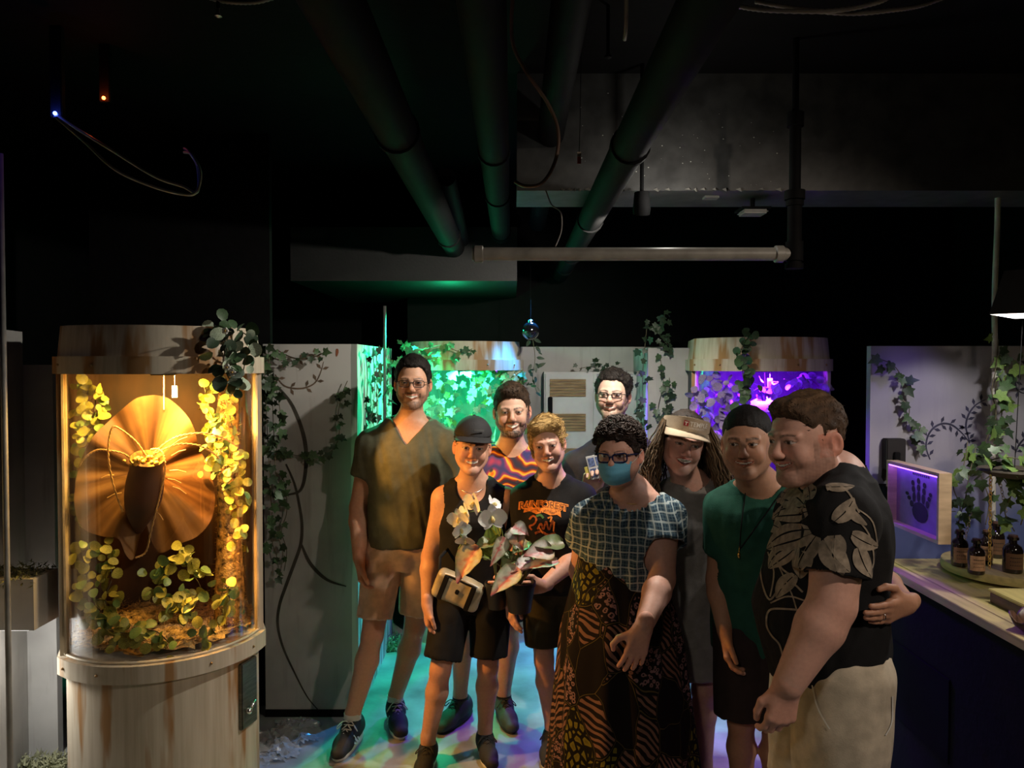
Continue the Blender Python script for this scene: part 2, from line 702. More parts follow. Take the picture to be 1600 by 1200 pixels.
def head_ops(S, c, R, hs, sp):
    w = sp.get('face_w', 1.0)
    jw = sp.get('jaw', 1.0)
    T = lambda x, y, z: c + R @ (hs * V3(x, y, z))
    E = lambda p, r, k=0.02, mode='u': S.ell(T(*p), [hs * q for q in r], R, hs * k, mode)
    C = lambda a, b, r1, r2, k=0.01, mode='u', flat=None: S.cone(T(*a), T(*b), hs * r1, hs * r2, hs * k, mode, flat)
    E((0, 0.016, 0.032), (0.077 * w, 0.096, 0.082))
    E((0, -0.022, -0.020), (0.0685 * w, 0.066, 0.088), 0.03)
    for s in (-1, 1):
        C((s * 0.053 * w * jw, -0.002, -0.052), (s * 0.018 * jw, -0.064, -0.096), 0.019 * jw, 0.017 * jw, 0.03)
        E((s * 0.036 * w, -0.066, -0.032), (0.022, 0.020, 0.024), 0.02)
        E((s * 0.030, -0.105, 0.002), (0.019, 0.017, 0.0125), 0.016, 's')
        E((s * 0.0300, -0.0795, 0.001), (0.0125, 0.0125, 0.0125), 0.003)
        C((s * 0.012, -0.089, 0.0165), (s * 0.044 * w, -0.074, 0.0165), 0.0090, 0.0080, 0.012)
        E((s * 0.0105, -0.099, -0.0335), (0.0080, 0.0095, 0.0075), 0.006)
        # ear
        Re = R @ rotm(s * -22)
        S.ell(T(s * 0.0800 * w, 0.018, -0.014), [hs * 0.009, hs * 0.020, hs * 0.031], Re, hs * 0.008)
        S.ell(T(s * 0.0875 * w, 0.014, -0.010), [hs * 0.007, hs * 0.010, hs * 0.018], Re, hs * 0.005, 's')
    C((0, -0.084, 0.016), (0, -0.108, -0.026), 0.0085, 0.0105, 0.012)
    C((0, -0.108, -0.026), (0, -0.100, -0.034), 0.0105, 0.009, 0.006)
    E((0, -0.078, -0.100), (0.021 * jw, 0.017, 0.017), 0.022)
    # lips follow the smile
    sm = sp.get('smile', 0.006)
    op = sp.get('open', 0.006)
    for s in (-1, 1):
        C((0, -0.0925, -0.0535 + op * 0.2), (s * 0.020, -0.0850, -0.0560 + sm * 0.45), 0.0048, 0.0042, 0.006)
        C((s * 0.020, -0.0850, -0.0560 + sm * 0.45), (s * 0.032, -0.0730, -0.0575 + sm), 0.0042, 0.0026, 0.006)
        C((0, -0.0910, -0.0625 - op * 0.9), (s * 0.019, -0.0845, -0.0610 - op * 0.5 + sm * 0.45), 0.0058, 0.0048, 0.006)
        C((s * 0.019, -0.0845, -0.0610 - op * 0.5 + sm * 0.45), (s * 0.031, -0.0730, -0.0580 + sm), 0.0048, 0.0026, 0.006)
        # smile folds raise the cheeks
        E((s * 0.041 * w, -0.066, -0.040), (0.013, 0.012, 0.015), 0.016)


def paint_head(V, c, R, hs, sp, skin):
    q = ((V - c) @ R) / hs
    x, y, z = q[:, 0], q[:, 1], q[:, 2]
    ax = np.abs(x)
    col = np.tile(np.array(skin, dtype=np.float64), (len(V), 1))
    front = np.clip((-y - 0.035) / 0.02, 0, 1)

    def mix(m, cc):
        m = np.clip(m, 0, 1)[:, None]
        col[:] = col * (1 - m) + np.array(cc) * m
    sk = np.array(skin)
    # cheeks and nose a bit redder
    mix(0.35 * np.exp(-(((ax - 0.038) / 0.018) ** 2 + ((z + 0.030) / 0.018) ** 2)) * front, sk * [1.08, 0.68, 0.62])
    mix(0.35 * np.exp(-((x / 0.014) ** 2 + ((z + 0.030) / 0.014) ** 2)) * front, sk * [1.08, 0.66, 0.6])
    mix(0.6 * (ax > 0.074) * (np.abs(z + 0.014) < 0.03), sk * [1.1, 0.7, 0.62])
    n = wob(V, 420, 5, 6)
    beard = sp.get('beard', 0)
    if beard:
        bc = np.array(sp.get('beard_c', (0.035, 0.02, 0.012)))
        line = -0.046 - 0.028 * np.clip((0.062 - ax) / 0.05, 0, 1)
        line = np.where(ax < 0.034, -0.074, line)
        m = np.clip((line - z) / 0.010, 0, 1) * np.clip((0.012 - y) / 0.015, 0, 1)
        side = np.clip((ax - 0.058) / 0.006, 0, 1) * (y < 0.004) * (y > -0.045) * np.clip((0.01 - z) / 0.02, 0, 1) * (z > -0.08)
        mous = np.exp(-((z + 0.0445 + 0.10 * (ax - 0.01)) / 0.0062) ** 2) * (ax < 0.031) * (y < -0.07)
        gote = np.clip(1 - ((ax - 0.036) / 0.006) ** 2, 0, 1) * (z < -0.045) * (z > -0.09) * (y < -0.055)
        m = np.maximum(np.maximum(m, side), np.maximum(mous, gote))
        neck = np.clip((z + 0.128) / 0.012, 0, 1)
        m = m * neck * (0.82 + 0.3 * n) * beard
        mix(m, bc)
    # mouth
    sm, op = sp.get('smile', 0.006), sp.get('open', 0.006)
    zc = -0.0585 + sm * (ax / 0.031) ** 2 - op * 0.35
    hh = op * np.clip(1 - (ax / 0.0305) ** 2, 0, 1)
    f = (y < -0.060) * (ax < 0.035)
    lipb = 0.0056 * np.clip(1 - (ax / 0.0335) ** 2, 0, 1) ** 0.5
    mix((np.abs(z - zc) < hh + lipb) * f * 0.8, sk * sp.get('lip', [0.95, 0.48, 0.45]))
    mix((np.abs(z - zc) < hh + 0.0007) * f * (ax < 0.0305), (0.10, 0.022, 0.018))
    if op > 0.002:
        tm = (z - zc < hh) * (z - zc > -hh * sp.get('teeth', 0.55)) * f * (ax < 0.0275)
        mix(tm * (0.93 - 0.12 * (np.sin(x * 900) > 0.93)), (0.80, 0.76, 0.68))
    # eyes
    for s in (-1, 1):
        ex = (x - s * 0.0300)
        ez = z - 0.0012
        eo = sp.get('eye', 0.0044)
        lid = eo * np.clip(1 - (ex / 0.0142) ** 2, 0, 1) ** 0.7
        ff = y < -0.060
        mix((np.abs(ex) < 0.0160) * (ez < lid + 0.0030) * (ez > lid - 0.0008) * ff * 0.85, sk * 0.16)
        mix((np.abs(ex) < 0.0150) * (ez > -lid * 0.8 - 0.0016) * (ez < -lid * 0.8 + 0.0006) * ff * 0.5, sk * 0.35)
        ins = (np.abs(ex) < 0.0142) * (ez < lid) * (ez > -lid * 0.8) * ff
        mix(ins * 1.0, (0.50, 0.46, 0.43))
        gx = sp.get('gaze', 0.0)
        r = np.sqrt((ex - gx) ** 2 + ez ** 2)
        mix(ins * (r < 0.0062), sp.get('iris', (0.05, 0.03, 0.02)))
        mix(ins * (r < 0.0030), (0.004, 0.004, 0.004))
        # brow
        bx = np.clip((ax - 0.010) / 0.036, 0, 1)
        bz = 0.0165 + 0.0055 * np.sin(bx * 2.4) - 0.0015 * bx + sp.get('brow_z', 0.0)
        th = (0.0036 * sp.get('brow', 1.0)) * (1 - 0.55 * bx)
        mb = np.clip(1.6 - np.abs(z - bz) / th, 0, 1) * (ax > 0.009) * (ax < 0.048) * (y < -0.05) * (x * s > 0)
        mix(mb * (0.72 + 0.35 * n), sp.get('brow_c', (0.03, 0.018, 0.01)))
    return col


def hair_short(c, R, hs, sp):
    w = sp.get('face_w', 1.0)
    h = sp['hair']
    S = SDF()
    th = h.get('th', 0.010)
    T = lambda x, y, z: c + R @ (hs * V3(x, y, z))
    S.ell(T(0, 0.018, 0.033), [hs * (0.078 * w + th * h.get('side', 1.0)), hs * (0.095 + th), hs * (0.083 + th * h.get('top', 1.3))], R, 0)
    for p, r in h.get('blobs', []):
        S.ell(T(*p), [hs * q for q in r], R, hs * 0.018)
    fz = h.get('front', 0.078)
    yk = [-0.14, -0.088, -0.074, -0.058, -0.046, -0.036, -0.014, -0.006, 0.034, 0.046, 0.070, 0.12]
    zk = [fz, fz, fz - 0.008, fz - 0.030, 0.022, h.get('burn', -0.03), h.get('burn', -0.03), 0.022, 0.026, -0.030, h.get('nape', -0.062), h.get('nape', -0.066)]
    rec = h.get('rec', 0.0)
    Ri = R

    def cut(X, Y, Zz):
        x, y, z = X - c[0], Y - c[1], Zz - c[2]
        lx = (x * Ri[0, 0] + y * Ri[1, 0] + z * Ri[2, 0]) / hs
        ly = (x * Ri[0, 1] + y * Ri[1, 1] + z * Ri[2, 1]) / hs
        lz = (x * Ri[0, 2] + y * Ri[1, 2] + z * Ri[2, 2]) / hs
        zl = np.interp(ly, yk, zk)
        tem = rec * np.exp(-((np.abs(lx) - 0.040) / 0.016) ** 2) * (ly < -0.02)
        return (zl + tem - lz) * hs * 0.8
    lo, hi = c - 0.19 * hs, c + 0.19 * hs
    S.op(cut, lo, hi, hs * 0.006, 'i')
    V, Q = S.mesh(lo, hi, 0.0032 * hs)
    V = relax(V, Q, 1, 0.4)
    N = vnormals(V, Q)
    q = ((V - c) @ R) / hs
    # combed streaks run along the strand direction
    st = h.get('comb', (1.0, 0.25, 0.6))
    qq = q * np.array(st)
    amp = h.get('amp', 0.0035)
    d = wob(qq, 260, 3, 7) * 0.6 + wob(q, 120, 9, 5) * 0.6
    V = V + N * (d * amp * hs)[:, None]
    shade = 1.0 + 0.45 * wob(qq, 330, 21, 6)
    col = np.clip(np.array(h['c'])[None, :] * shade[:, None], 0, 1)
    if 'c2' in h:
        m = np.clip((q[:, 2] - 0.06) / 0.05, 0, 1)[:, None]
        col = col * (1 - m) + np.array(h['c2']) * m * shade[:, None].clip(0.5, 1.5)
    ns = h.get('strands', 1500)
    if ns:
        r = np.random.RandomState(17)
        N = vnormals(V, Q)
        ii = r.randint(0, len(V), ns)
        ii = ii[N[ii] @ (c + R @ V3(0, 0, 0) - V[ii].mean(0)) < 2]
        cd = R @ V3(*h.get('dir', (0.15, -0.6, 0.25)))
        dv = cd[None] + r.normal(size=(len(ii), 3)) * h.get('mess', 0.45)
        dv = dv - N[ii] * (dv * N[ii]).sum(1, keepdims=True)
        dv /= np.linalg.norm(dv, axis=1, keepdims=True) + 1e-9
        L = h.get('len', 0.022) * hs * r.uniform(0.6, 1.2, (len(ii), 1))
        lift = h.get('lift', 0.35)
        p0 = V[ii] - N[ii] * 0.002
        pth = np.stack([p0 + dv * L * t + N[ii] * L * lift * (t - 0.5 * t * t) for t in (0, 0.35, 0.7, 1.0)], 1)
        # strands must not fall over the face
        Vs, Qs = strands(pth, 0.0016 * hs, 0.0004, 3)
        cs = np.repeat(col[ii] * r.uniform(0.6, 1.5, (len(ii), 1)), 12, axis=0)
        V, Q = join([(V, Q), (Vs, Qs)])
        col = np.concatenate([col, cs])
    return V, Q, col


def strands(paths, r0, r1, n=4):
    """many tapered strands -> one quad mesh; paths (m, k, 3)"""
    paths = np.asarray(paths, dtype=np.float64)
    m, k, _ = paths.shape
    t = np.gradient(paths, axis=1)
    t /= np.linalg.norm(t, axis=2, keepdims=True) + 1e-9
    ref = np.where(np.abs(t[..., 2:3]) < 0.9, np.array([0, 0, 1.0]), np.array([1.0, 0, 0]))
    a = np.cross(t, ref)
    a /= np.linalg.norm(a, axis=2, keepdims=True) + 1e-9
    b = np.cross(t, a)
    rr = np.linspace(0, 1, k)
    rad = (r0 + (r1 - r0) * rr ** 1.5)[None, :, None]
    V = np.stack([paths + (a * math.cos(2 * math.pi * i / n) + b * math.sin(2 * math.pi * i / n)) * rad for i in range(n)], 2)
    base = (np.arange(m)[:, None, None] * k + np.arange(k - 1)[None, :, None]) * n
    i = np.arange(n)[None, None, :]
    i2 = (i + 1) % n
    Q = np.stack([base + i, base + i2, base + n + i2, base + n + i], -1).reshape(-1, 4)
    return V.reshape(-1, 3), Q


def shoe(root, ankle, fdir, S, style, base):
    """sneaker: upper, sole and laces around an ankle above the floor"""
    f = unit(V3(fdir[0], fdir[1], 0))
    s = V3(-f[1], f[0], 0)
    a = V3(ankle[0], ankle[1], 0)
    T = lambda x, y, z: a + S * (f * x + s * y) + V3(0, 0, z * S)
    U = SDF()
    U.cone(T(-0.045, 0, 0.055), T(0.02, 0, 0.060), 0.040 * S, 0.041 * S, k=0)
    U.cone(T(-0.035, 0, 0.085), T(0.0, 0, 0.095), 0.037 * S, 0.040 * S, k=0.02)
    U.cone(T(0.0, 0, 0.065), T(0.11, 0, 0.042), 0.042 * S, 0.040 * S, k=0.025)
    U.cone(T(0.10, 0, 0.040), T(0.165, 0.004, 0.030), 0.043 * S, 0.034 * S, k=0.02, flat=((0, 0, 1), 1.15))
    U.cone(T(-0.015, 0, 0.105), T(-0.015, 0, 0.19), 0.034 * S, 0.040 * S, k=0.004, mode='s')
    U.op(lambda X, Y, Zz: (0.016 * S - Zz) + 0 * X + 0 * Y, a - 1, a + 1, 0.0, 'i')
    lo = a + V3(-0.26, -0.26, 0.0) * S
    hi = a + V3(0.26, 0.26, 0.17) * S
    Vv, Q = U.mesh(lo, hi, 0.0055)
    o = link('shoe', np_mesh('shoe_upper', Vv - base, Q), style['upper'], root)
    # sole outline
    pts = []
    for i in range(28):
        an = 2 * math.pi * i / 28
        x = math.cos(an)
        wd = 0.041 + 0.008 * max(0, x) - 0.004 * math.exp(-((x - 0.0) / 0.3) ** 2)
        pts.append(T(0.045 + 0.148 * x, wd * math.sin(an) * (1.0 if abs(x) < 0.8 else 0.95), 0))
    mb = MB()
    top = [p + (p - T(0.045, 0, 0)) * 0.0 for p in pts]
    bot = [T(0.045, 0, 0) + (p - T(0.045, 0, 0)) * 0.95 for p in pts]
    mb.prism([(p - base)[:2] for p in bot], 0.001 - base[2], 0.012 * S, [(p - base)[:2] for p in pts])
    mb.prism([(p - base)[:2] for p in pts], 0.012 * S, 0.030 * S, [(T(0.045, 0, 0) + (p - T(0.045, 0, 0)) * 0.965 - base)[:2] for p in pts])
    mb.build('sole', style['sole'], o, smooth=True, auto=40)
    lm = MB()
    for i in range(5):
        x = 0.045 + 0.022 * i
        z = 0.107 - 0.0105 * i
        for sg in (-1, 1):
            p0, p1, p2 = T(x, -0.022 * sg, z - 0.010), T(x + 0.011, 0, z - 0.001), T(x + 0.022, 0.022 * sg, z - 0.020)
            lm.tube([p0 - base, p1 - base, p2 - base], 0.0030 * S, 5)
    for sg in (-1, 1):
        lp = [T(0.045, 0, 0.110), T(0.055, 0.020 * sg, 0.118), T(0.07, 0.042 * sg, 0.100), T(0.06, 0.048 * sg, 0.082), T(0.05, 0.03 * sg, 0.10)]
        lm.tube([A3(p) - base for p in catmull(lp, 4)], 0.0024 * S, 5)
    lm.build('laces', style['lace'], o, smooth=True)
    if style.get('stripe') is not None:
        for sg in (-1, 1):
            for i in range(3):
                x = 0.030 + 0.022 * i
                M_ = MB()
                p0, p1 = T(x, sg * 0.0445, 0.034), T(x + 0.020, sg * 0.034, 0.074 - 0.004 * i)
                p0b, p1b = T(x + 0.011, sg * 0.0445, 0.034), T(x + 0.031, sg * 0.033, 0.070 - 0.004 * i)
                n3 = s * sg * 0.0045
                M_.add([p0 + n3 - base, p0b + n3 - base, p1b + n3 - base, p1 + n3 - base, p0 - n3 - base, p0b - n3 - base, p1b - n3 - base, p1 - n3 - base],
                       [(0, 1, 2, 3), (7, 6, 5, 4), (0, 4, 5, 1), (1, 5, 6, 2), (2, 6, 7, 3), (3, 7, 4, 0)])
                M_.build('side_stripe', style['stripe'], o)
    if style.get('sock') is not None:
        M_ = MB()
        M_.lathe([(0.036 * S, 0.085 * S), (0.039 * S, 0.10 * S), (0.039 * S, style.get('sock_z', 0.135) * S), (0.034 * S, (style.get('sock_z', 0.135) + 0.002) * S)], 18, (ankle[0] - base[0] - 0.0, ankle[1] - base[1], 0))
        M_.build('sock', style['sock'], root, smooth=True, auto=50)
    return o


def person(sp):
    """builds one figure: body (one skin mesh), hair, clothes; joints in world space"""
    J = {k: A3(v) for k, v in sp['J'].items()}
    S_ = sp.get('S', 1.0)
    pel = (J['hipL'] + J['hipR']) / 2
    neck = J['neck']
    side = J['shR'] - J['shL']
    base = V3((J['anL'][0] + J['anR'][0]) / 2, (J['anL'][1] + J['anR'][1]) / 2, 0)
    root = thing('person', sp['label'], 'person', base)
    upv = unit(neck - pel)
    sv = unit(side - upv * (side @ upv))
    fwd = -np.cross(upv, sv)
    keys = keys_of(FEMALE if sp.get('female') else MALE, sp.get('tw', 1.0), sp.get('td', 1.0), sp.get('belly', 0.0), S_)
    hs = sp.get('hs', 1.0)
    R = rotm(*sp.get('turn', (0, 0, 0)))
    hc = J['head']
    skin = sp['skin']
    arm, leg = sp.get('arm', 1.0) * S_, sp.get('leg', 1.0) * S_
    B = SDF()
    fn, lo, hi = loft_fn(keys, pel, neck, side)
    B.op(fn, lo, hi, 0)
    hb = hc + R @ (hs * V3(0, 0.014, -0.075))
    nr = sp.get('neck_r', 0.056) * S_
    B.cone(neck - upv * 0.02, hb, nr * 1.12, nr * 0.98, k=0.03)
    for s in ('L', 'R'):
        # trapezius, shoulder, arm
        B.cone(neck + upv * 0.02, J['sh' + s], 0.040 * arm, 0.050 * arm, k=0.05)
        B.cone(J['sh' + s], J['el' + s], 0.054 * arm, 0.043 * arm, k=0.035)
        el, wr = J['el' + s], J['wr' + s]
        mid = el + (wr - el) * 0.28
        B.cone(el, mid, 0.041 * arm, 0.0445 * arm, k=0.02)
        B.cone(mid, wr, 0.0445 * arm, 0.0285 * arm, k=0.02)
        hp, kn, an = J['hip' + s], J['kn' + s], J['an' + s]
        B.cone(hp, kn, 0.085 * leg, 0.049 * leg, k=0.015)
        cm = kn + (an - kn) * 0.30 - fwd * 0.014
        B.cone(kn, cm, 0.046 * leg, 0.052 * leg, k=0.02)
        B.cone(cm, an + V3(0, 0, 0.04), 0.052 * leg, 0.034 * leg, k=0.02)
        B.cone(an + V3(0, 0, 0.05), an - V3(0, 0, 0.03), 0.036 * leg, 0.038 * leg, k=0.01)
    head_ops(B, hc, R, hs, sp)
    # coarse body, fine head, fine hands of the same field
    al = np.array([v for v in J.values()])
    lo, hi = al.min(0) - 0.24, al.max(0) + 0.24
    lo[2] = 0.02
    Vb, Qb = B.mesh(lo, hi, 0.0075)
    cen = Vb[Qb].mean(1)
    zl = lambda p: ((p - hc) @ R)[:, 2] / hs
    keep = ~((np.abs(cen - hc).max(1) < 0.150 * hs) & (zl(cen) > -0.140))
    fine = []
    for s in ('L', 'R'):
        hd = sp.get('hand' + s, {})
        if hd.get('hide'):
            continue
        wr, el = J['wr' + s], J['el' + s]
        D = unit(hd.get('D', wr - el))
        H = SDF()
        H.cone(wr - unit(wr - el) * 0.06, wr, 0.0285 * arm * 1.08, 0.0285 * arm, k=0)
        hand_ops(H, wr, D, hd.get('T', fwd), hd.get('N', (pel - wr) * V3(1, 1, 0)), hd.get('curl', (22, 30, 20)), S_ * hd.get('size', 1.0), hd.get('spread', 0), hd.get('thumb', 0.3))
        fine.append(H.mesh(wr + D * 0.08 - 0.15 * S_, wr + D * 0.08 + 0.15 * S_, 0.0034))
    Vb, Qb = compact(Vb, Qb, keep)
    hlo, hhi = hc - 0.165 * hs, hc + 0.165 * hs
    Vh, Qh = B.mesh(hlo, hhi, 0.0025 * hs)
    kk = zl(Vh[Qh].mean(1)) > -0.147
    Vh, Qh = compact(Vh, Qh, kk)
    Vh = relax(Vh, Qh, 1, 0.3)
    cb = np.tile(np.array(skin, dtype=np.float64), (len(Vb), 1))
    kn_red = np.zeros(len(Vb))
    for s in ('L', 'R'):
        kn_red = np.maximum(kn_red, np.exp(-(np.linalg.norm(Vb - J['kn' + s], axis=1) / 0.07) ** 2))
        kn_red = np.maximum(kn_red, np.exp(-(np.linalg.norm(Vb - J['el' + s], axis=1) / 0.05) ** 2))
    cb = cb * (1 - 0.12 * kn_red[:, None] * np.array([0, 1, 1.2]))
    chd = paint_head(Vh, hc, R, hs, sp, skin)
    cols = [cb]
    parts = [(Vb, Qb)]
    for Vf, Qf in fine:
        parts.append((Vf, Qf))
        cf = np.tile(np.array(skin) * np.array([1.0, 0.93, 0.9]), (len(Vf), 1))
        cols.append(cf)
    parts.append((Vh, Qh))
    cols.append(chd)
    Va, Qa = join(parts)
    body = link('body', np_mesh('body', Va - base, Qa, cols=np.concatenate(cols)),
                mat('skin', (1, 1, 1), 0.52, var=0.05, scale=90, bump=0.08, bscale=500, vcol=True, sss=0.12, spec=0.4), root)
    sp.update(root=root, base=base, pel=pel, up=upv, side=sv, fwd=fwd, keys=keys, R=R, hc=hc, Jn=J)
    if 'hair' in sp:
        V, Q, col = hair_short(hc, R, hs, sp)
        link('hair', np_mesh('hair', V - base, Q, cols=col), mat('hair', (1, 1, 1), 0.62, spec=0.25, var=0.2, scale=200, vcol=True, bump=0.4, bscale=400, stretch=(1, 1, 0.25)), root)
    return sp


def garment(sp, name, S, lo, hi, material, h=0.006, wr=0.004, ws=38, seed=1, label=None, fold=None):
    V, Q = S.mesh(lo, hi, h)
    N = vnormals(V, Q)
    V = relax(V, Q, 1, 0.35)
    amp = wob(V * V3(1, 1, 0.55), ws, seed, 6) * 0.6 + wob(V * V3(1.2, 1.2, 0.4), ws * 2.2, seed + 5, 6) * 0.4
    V = V + N * (amp * wr)[:, None]
    if fold is not None:
        V = V + N * fold(V)[:, None]
    o = link(name, np_mesh(name, V - sp['base'], Q), material, sp['root'])
    if label:
        o['label'] = label
    return o


def plane_op(S, p, n, lo, hi, k=0.0):
    """keep the side of the plane through p against its normal n"""
    p, n = A3(p), unit(n)
    S.op(lambda X, Y, Zz: (X - p[0]) * n[0] + (Y - p[1]) * n[1] + (Zz - p[2]) * n[2], lo, hi, k, 'i')


def top(sp, name, material, hem, off=0.014, sleeve=0.62, sl_off=0.018, neck='crew', loose=0.0, wr=0.004, h=0.006, flare=0.0, seed=1, nk=0.078, label=None, straight=0.96, fold=None):
    J, S_ = sp['Jn'], sp.get('S', 1.0)
    arm = sp.get('arm', 1.0) * S_
    kk = sp['keys']
    wmid = np.interp(0.62, [k[0] for k in kk], [k[2] for k in kk])
    dmid = np.interp(0.62, [k[0] for k in kk], [k[3] for k in kk])
    ks = []
    for t, f, w, d in kk:
        if t < 0.62:
            w = max(w, wmid * straight) + loose * (0.62 - t)
            d = max(d, dmid * straight) + loose * (0.62 - t) * 0.7
        ks.append((t, f, w, d))
    t_h = (hem - sp['pel'][2]) / max(0.05, (J['neck'] - sp['pel'])[2])
    ks = [(t_h - 0.12, ks[0][1], ks[0][2] + flare, ks[0][3] + flare * 0.7)] + [k for k in ks if k[0] > t_h - 0.10]
    if t_h - 0.12 > ks[1][0]:
        ks = ks[1:]
    S = SDF()
    fn, lo, hi = loft_fn(ks, sp['pel'], J['neck'], sp['side'], off)
    S.op(fn, lo, hi, 0)
    up = sp['up']
    for s in ('L', 'R'):
        sh, el = J['sh' + s], J['el' + s]
        S.cone(J['neck'] + up * 0.02, sh, 0.040 * arm + off * 0.7, 0.050 * arm + off * 0.8, k=0.05)
        if sleeve > 0:
            e = sh + (el - sh) * sleeve
            S.cone(sh, e, 0.056 * arm + off, 0.047 * arm + sl_off, k=0.035, cap=True)
    for s in ('L', 'R'):
        sh, el = J['sh' + s], J['el' + s]
        if sleeve > 0:
            e = sh + (el - sh) * sleeve
            dv = unit(el - sh)
            S.cone(e - dv * 0.028, e + dv * 0.05, 0.045 * arm + sl_off - 0.008, 0.045 * arm + sl_off - 0.007, k=0.0, mode='s')
        elif sleeve == 0:
            S.ell(sh + unit(sh - J['neck']) * 0.020 - up * 0.035, [0.062 * arm] * 3 * np.array([0.9, 1.5, 1.75]), None, 0.004, 's')
    nb = J['neck'] + sp['fwd'] * 0.012
    lo_, hi_ = np.array(lo) - 0.3, np.array(hi) + 0.3
    if neck in ('crew', 'v', 'scoop'):
        r = nk * S_
        S.cone(nb + up * 0.012, nb + up * 0.30, r, r * 1.4, k=0.006, mode='s')
    if neck == 'v':
        dep, sl = 0.105 * S_, 0.80
        c0 = J['neck'] + up * 0.03

        def vee(X, Y, Zz):
            x, y, z = X - c0[0], Y - c0[1], Zz - c0[2]
            a = np.abs(x * sp['side'][0] + y * sp['side'][1] + z * sp['side'][2])
            u = x * up[0] + y * up[1] + z * up[2]
            f = x * sp['fwd'][0] + y * sp['fwd'][1] + z * sp['fwd'][2]
            return np.maximum((a - (u + dep + 0.01) * sl) * 0.75, 0.02 - f)
        S.op(vee, c0 - 0.2, c0 + 0.2, 0.003, 's')
    if neck == 'scoop':
        S.ell(nb + up * 0.005 + sp['fwd'] * 0.07, [0.078 * S_, 0.09 * S_, 0.085 * S_], None, 0.006, 's')
    plane_op(S, (0, 0, hem), (0, 0, -1), lo_, hi_)
    # hollow hem
    fn2, lo2, hi2 = loft_fn(ks, sp['pel'], J['neck'], sp['side'], off - 0.012, t1=t_h + 0.07)
    S.op(fn2, lo2, hi2, 0.0, 's')
    for lo_s in ('L', 'R'):
        lo = np.minimum(lo, J['el' + lo_s] - 0.12)
        hi = np.maximum(hi, np.maximum(J['el' + lo_s], J['sh' + lo_s]) + 0.12)
    lo[2] = hem - 0.03
    hi[2] = J['neck'][2] + 0.12
    return garment(sp, name, S, lo, hi, material, h, wr, seed=seed, label=label, fold=fold)


def shorts(sp, material, hem=0.72, off=0.022, waist=0.22, name='shorts', flare=0.012, wr=0.005, h=0.0065, seed=4, label=None, fold=None):
    """hem: fraction of the thigh (over 1 runs below the knee)"""
    J, S_ = sp['Jn'], sp.get('S', 1.0)
    leg = sp.get('leg', 1.0) * S_
    S = SDF()
    fn, lo, hi = loft_fn(sp['keys'], sp['pel'], J['neck'], sp['side'], 0.008, t1=waist)
    S.op(fn, lo, hi, 0)
    ends = []
    for s in ('L', 'R'):
        hp, kn, an = J['hip' + s], J['kn' + s], J['an' + s]
        e = hp + (kn - hp) * min(hem, 1.0)
        re = 0.085 * leg + (0.049 - 0.085) * leg * min(hem, 1.0) + off + flare
        if hem <= 1:
            S.cone(hp, e, 0.088 * leg + off * 0.7, re, k=0.010, cap=True)
            ends.append((e, unit(kn - hp), re))
        else:
            e2 = kn + (an - kn) * (hem - 1)
            S.cone(hp, kn, 0.090 * leg + off * 0.8, re, k=0.03)
            S.cone(kn, e2, re, re * 0.96, k=0.02, cap=True)
            ends.append((e2, unit(an - kn), re * 0.96))
    for e, dv, re in ends:
        S.cone(e - dv * 0.03, e + dv * 0.06, re - 0.009, re - 0.008, k=0, mode='s')
    pts = np.array([J['hipL'], J['hipR']] + [e for e, _, _ in ends])
    lo = np.minimum(lo, pts.min(0) - 0.14 * leg)
    hi = np.maximum(hi, pts.max(0) + 0.14 * leg)
    lo[2] = min(e[2] for e, _, _ in ends) - 0.05
    return garment(sp, name, S, lo, hi, material, h, wr, seed=seed, label=label, fold=fold)


def hloc(sp):
    """head-local (metres at scale 1) -> world minus the person's base"""
    hs = sp.get('hs', 1.0)
    return lambda x, y, z: sp['hc'] + sp['R'] @ (hs * V3(x, y, z)) - sp['base']


def glasses(sp, frame_m, lens_m, r=0.0022, w=0.024, h=0.017, cat=0.0, zo=-0.002, label=None):
    T = hloc(sp)
    mb = MB()
    loops = []
    for s in (-1, 1):
        pts = []
        for i in range(20):
            a = 2 * math.pi * i / 20
            ca, sa = math.cos(a), math.sin(a)
            e = 0.55
            x = w * math.copysign(abs(ca) ** e, ca)
            z = h * math.copysign(abs(sa) ** e, sa) + (cat * max(0, ca) * max(0, sa))
            xx = s * (0.0315 + x)
            pts.append(T(xx, -0.1060 + 0.0085 * (abs(xx) / 0.03) ** 2 * 0.55, zo + z))
        loops.append(pts)
        mb.tube(pts + [pts[0], pts[1]], r, 6, caps=False)
        e0 = s * (0.0315 + w)
        mb.tube([T(e0, -0.094, zo + h * 0.5 + cat * 0.6), T(s * 0.072, -0.080, zo + h * 0.5 + cat * 0.5), T(s * 0.081, -0.02, zo + 0.005), T(s * 0.082, 0.022, zo + 0.002)], r * 0.9, 6)
    mb.tube([T(-0.0315 + w, -0.104, zo + 0.004), T(0, -0.109, zo + 0.007), T(0.0315 - w, -0.104, zo + 0.004)], r, 6)
    g = mb.build('glasses', frame_m, sp['root'], smooth=True)
    if label:
        g['label'] = label
    for pts in loops:
        c = sum(pts) / len(pts)
        l = MB()
        l.add([c] + pts, [(0, i + 1, (i + 1) % len(pts) + 1) for i in range(len(pts))])
        l.build('lens', lens_m, g)
    return g
# ------------------------------------------------------------------ cast: cloth and skin materials
def cloth(name, c, **k):
    k.setdefault('rough', 0.85)
    k.setdefault('bump', 0.12)
    k.setdefault('bscale', 260)
    k.setdefault('var', 0.10)
    k.setdefault('scale', 25)
    k.setdefault('spec', 0.2)
    return mat(name, c, **k)


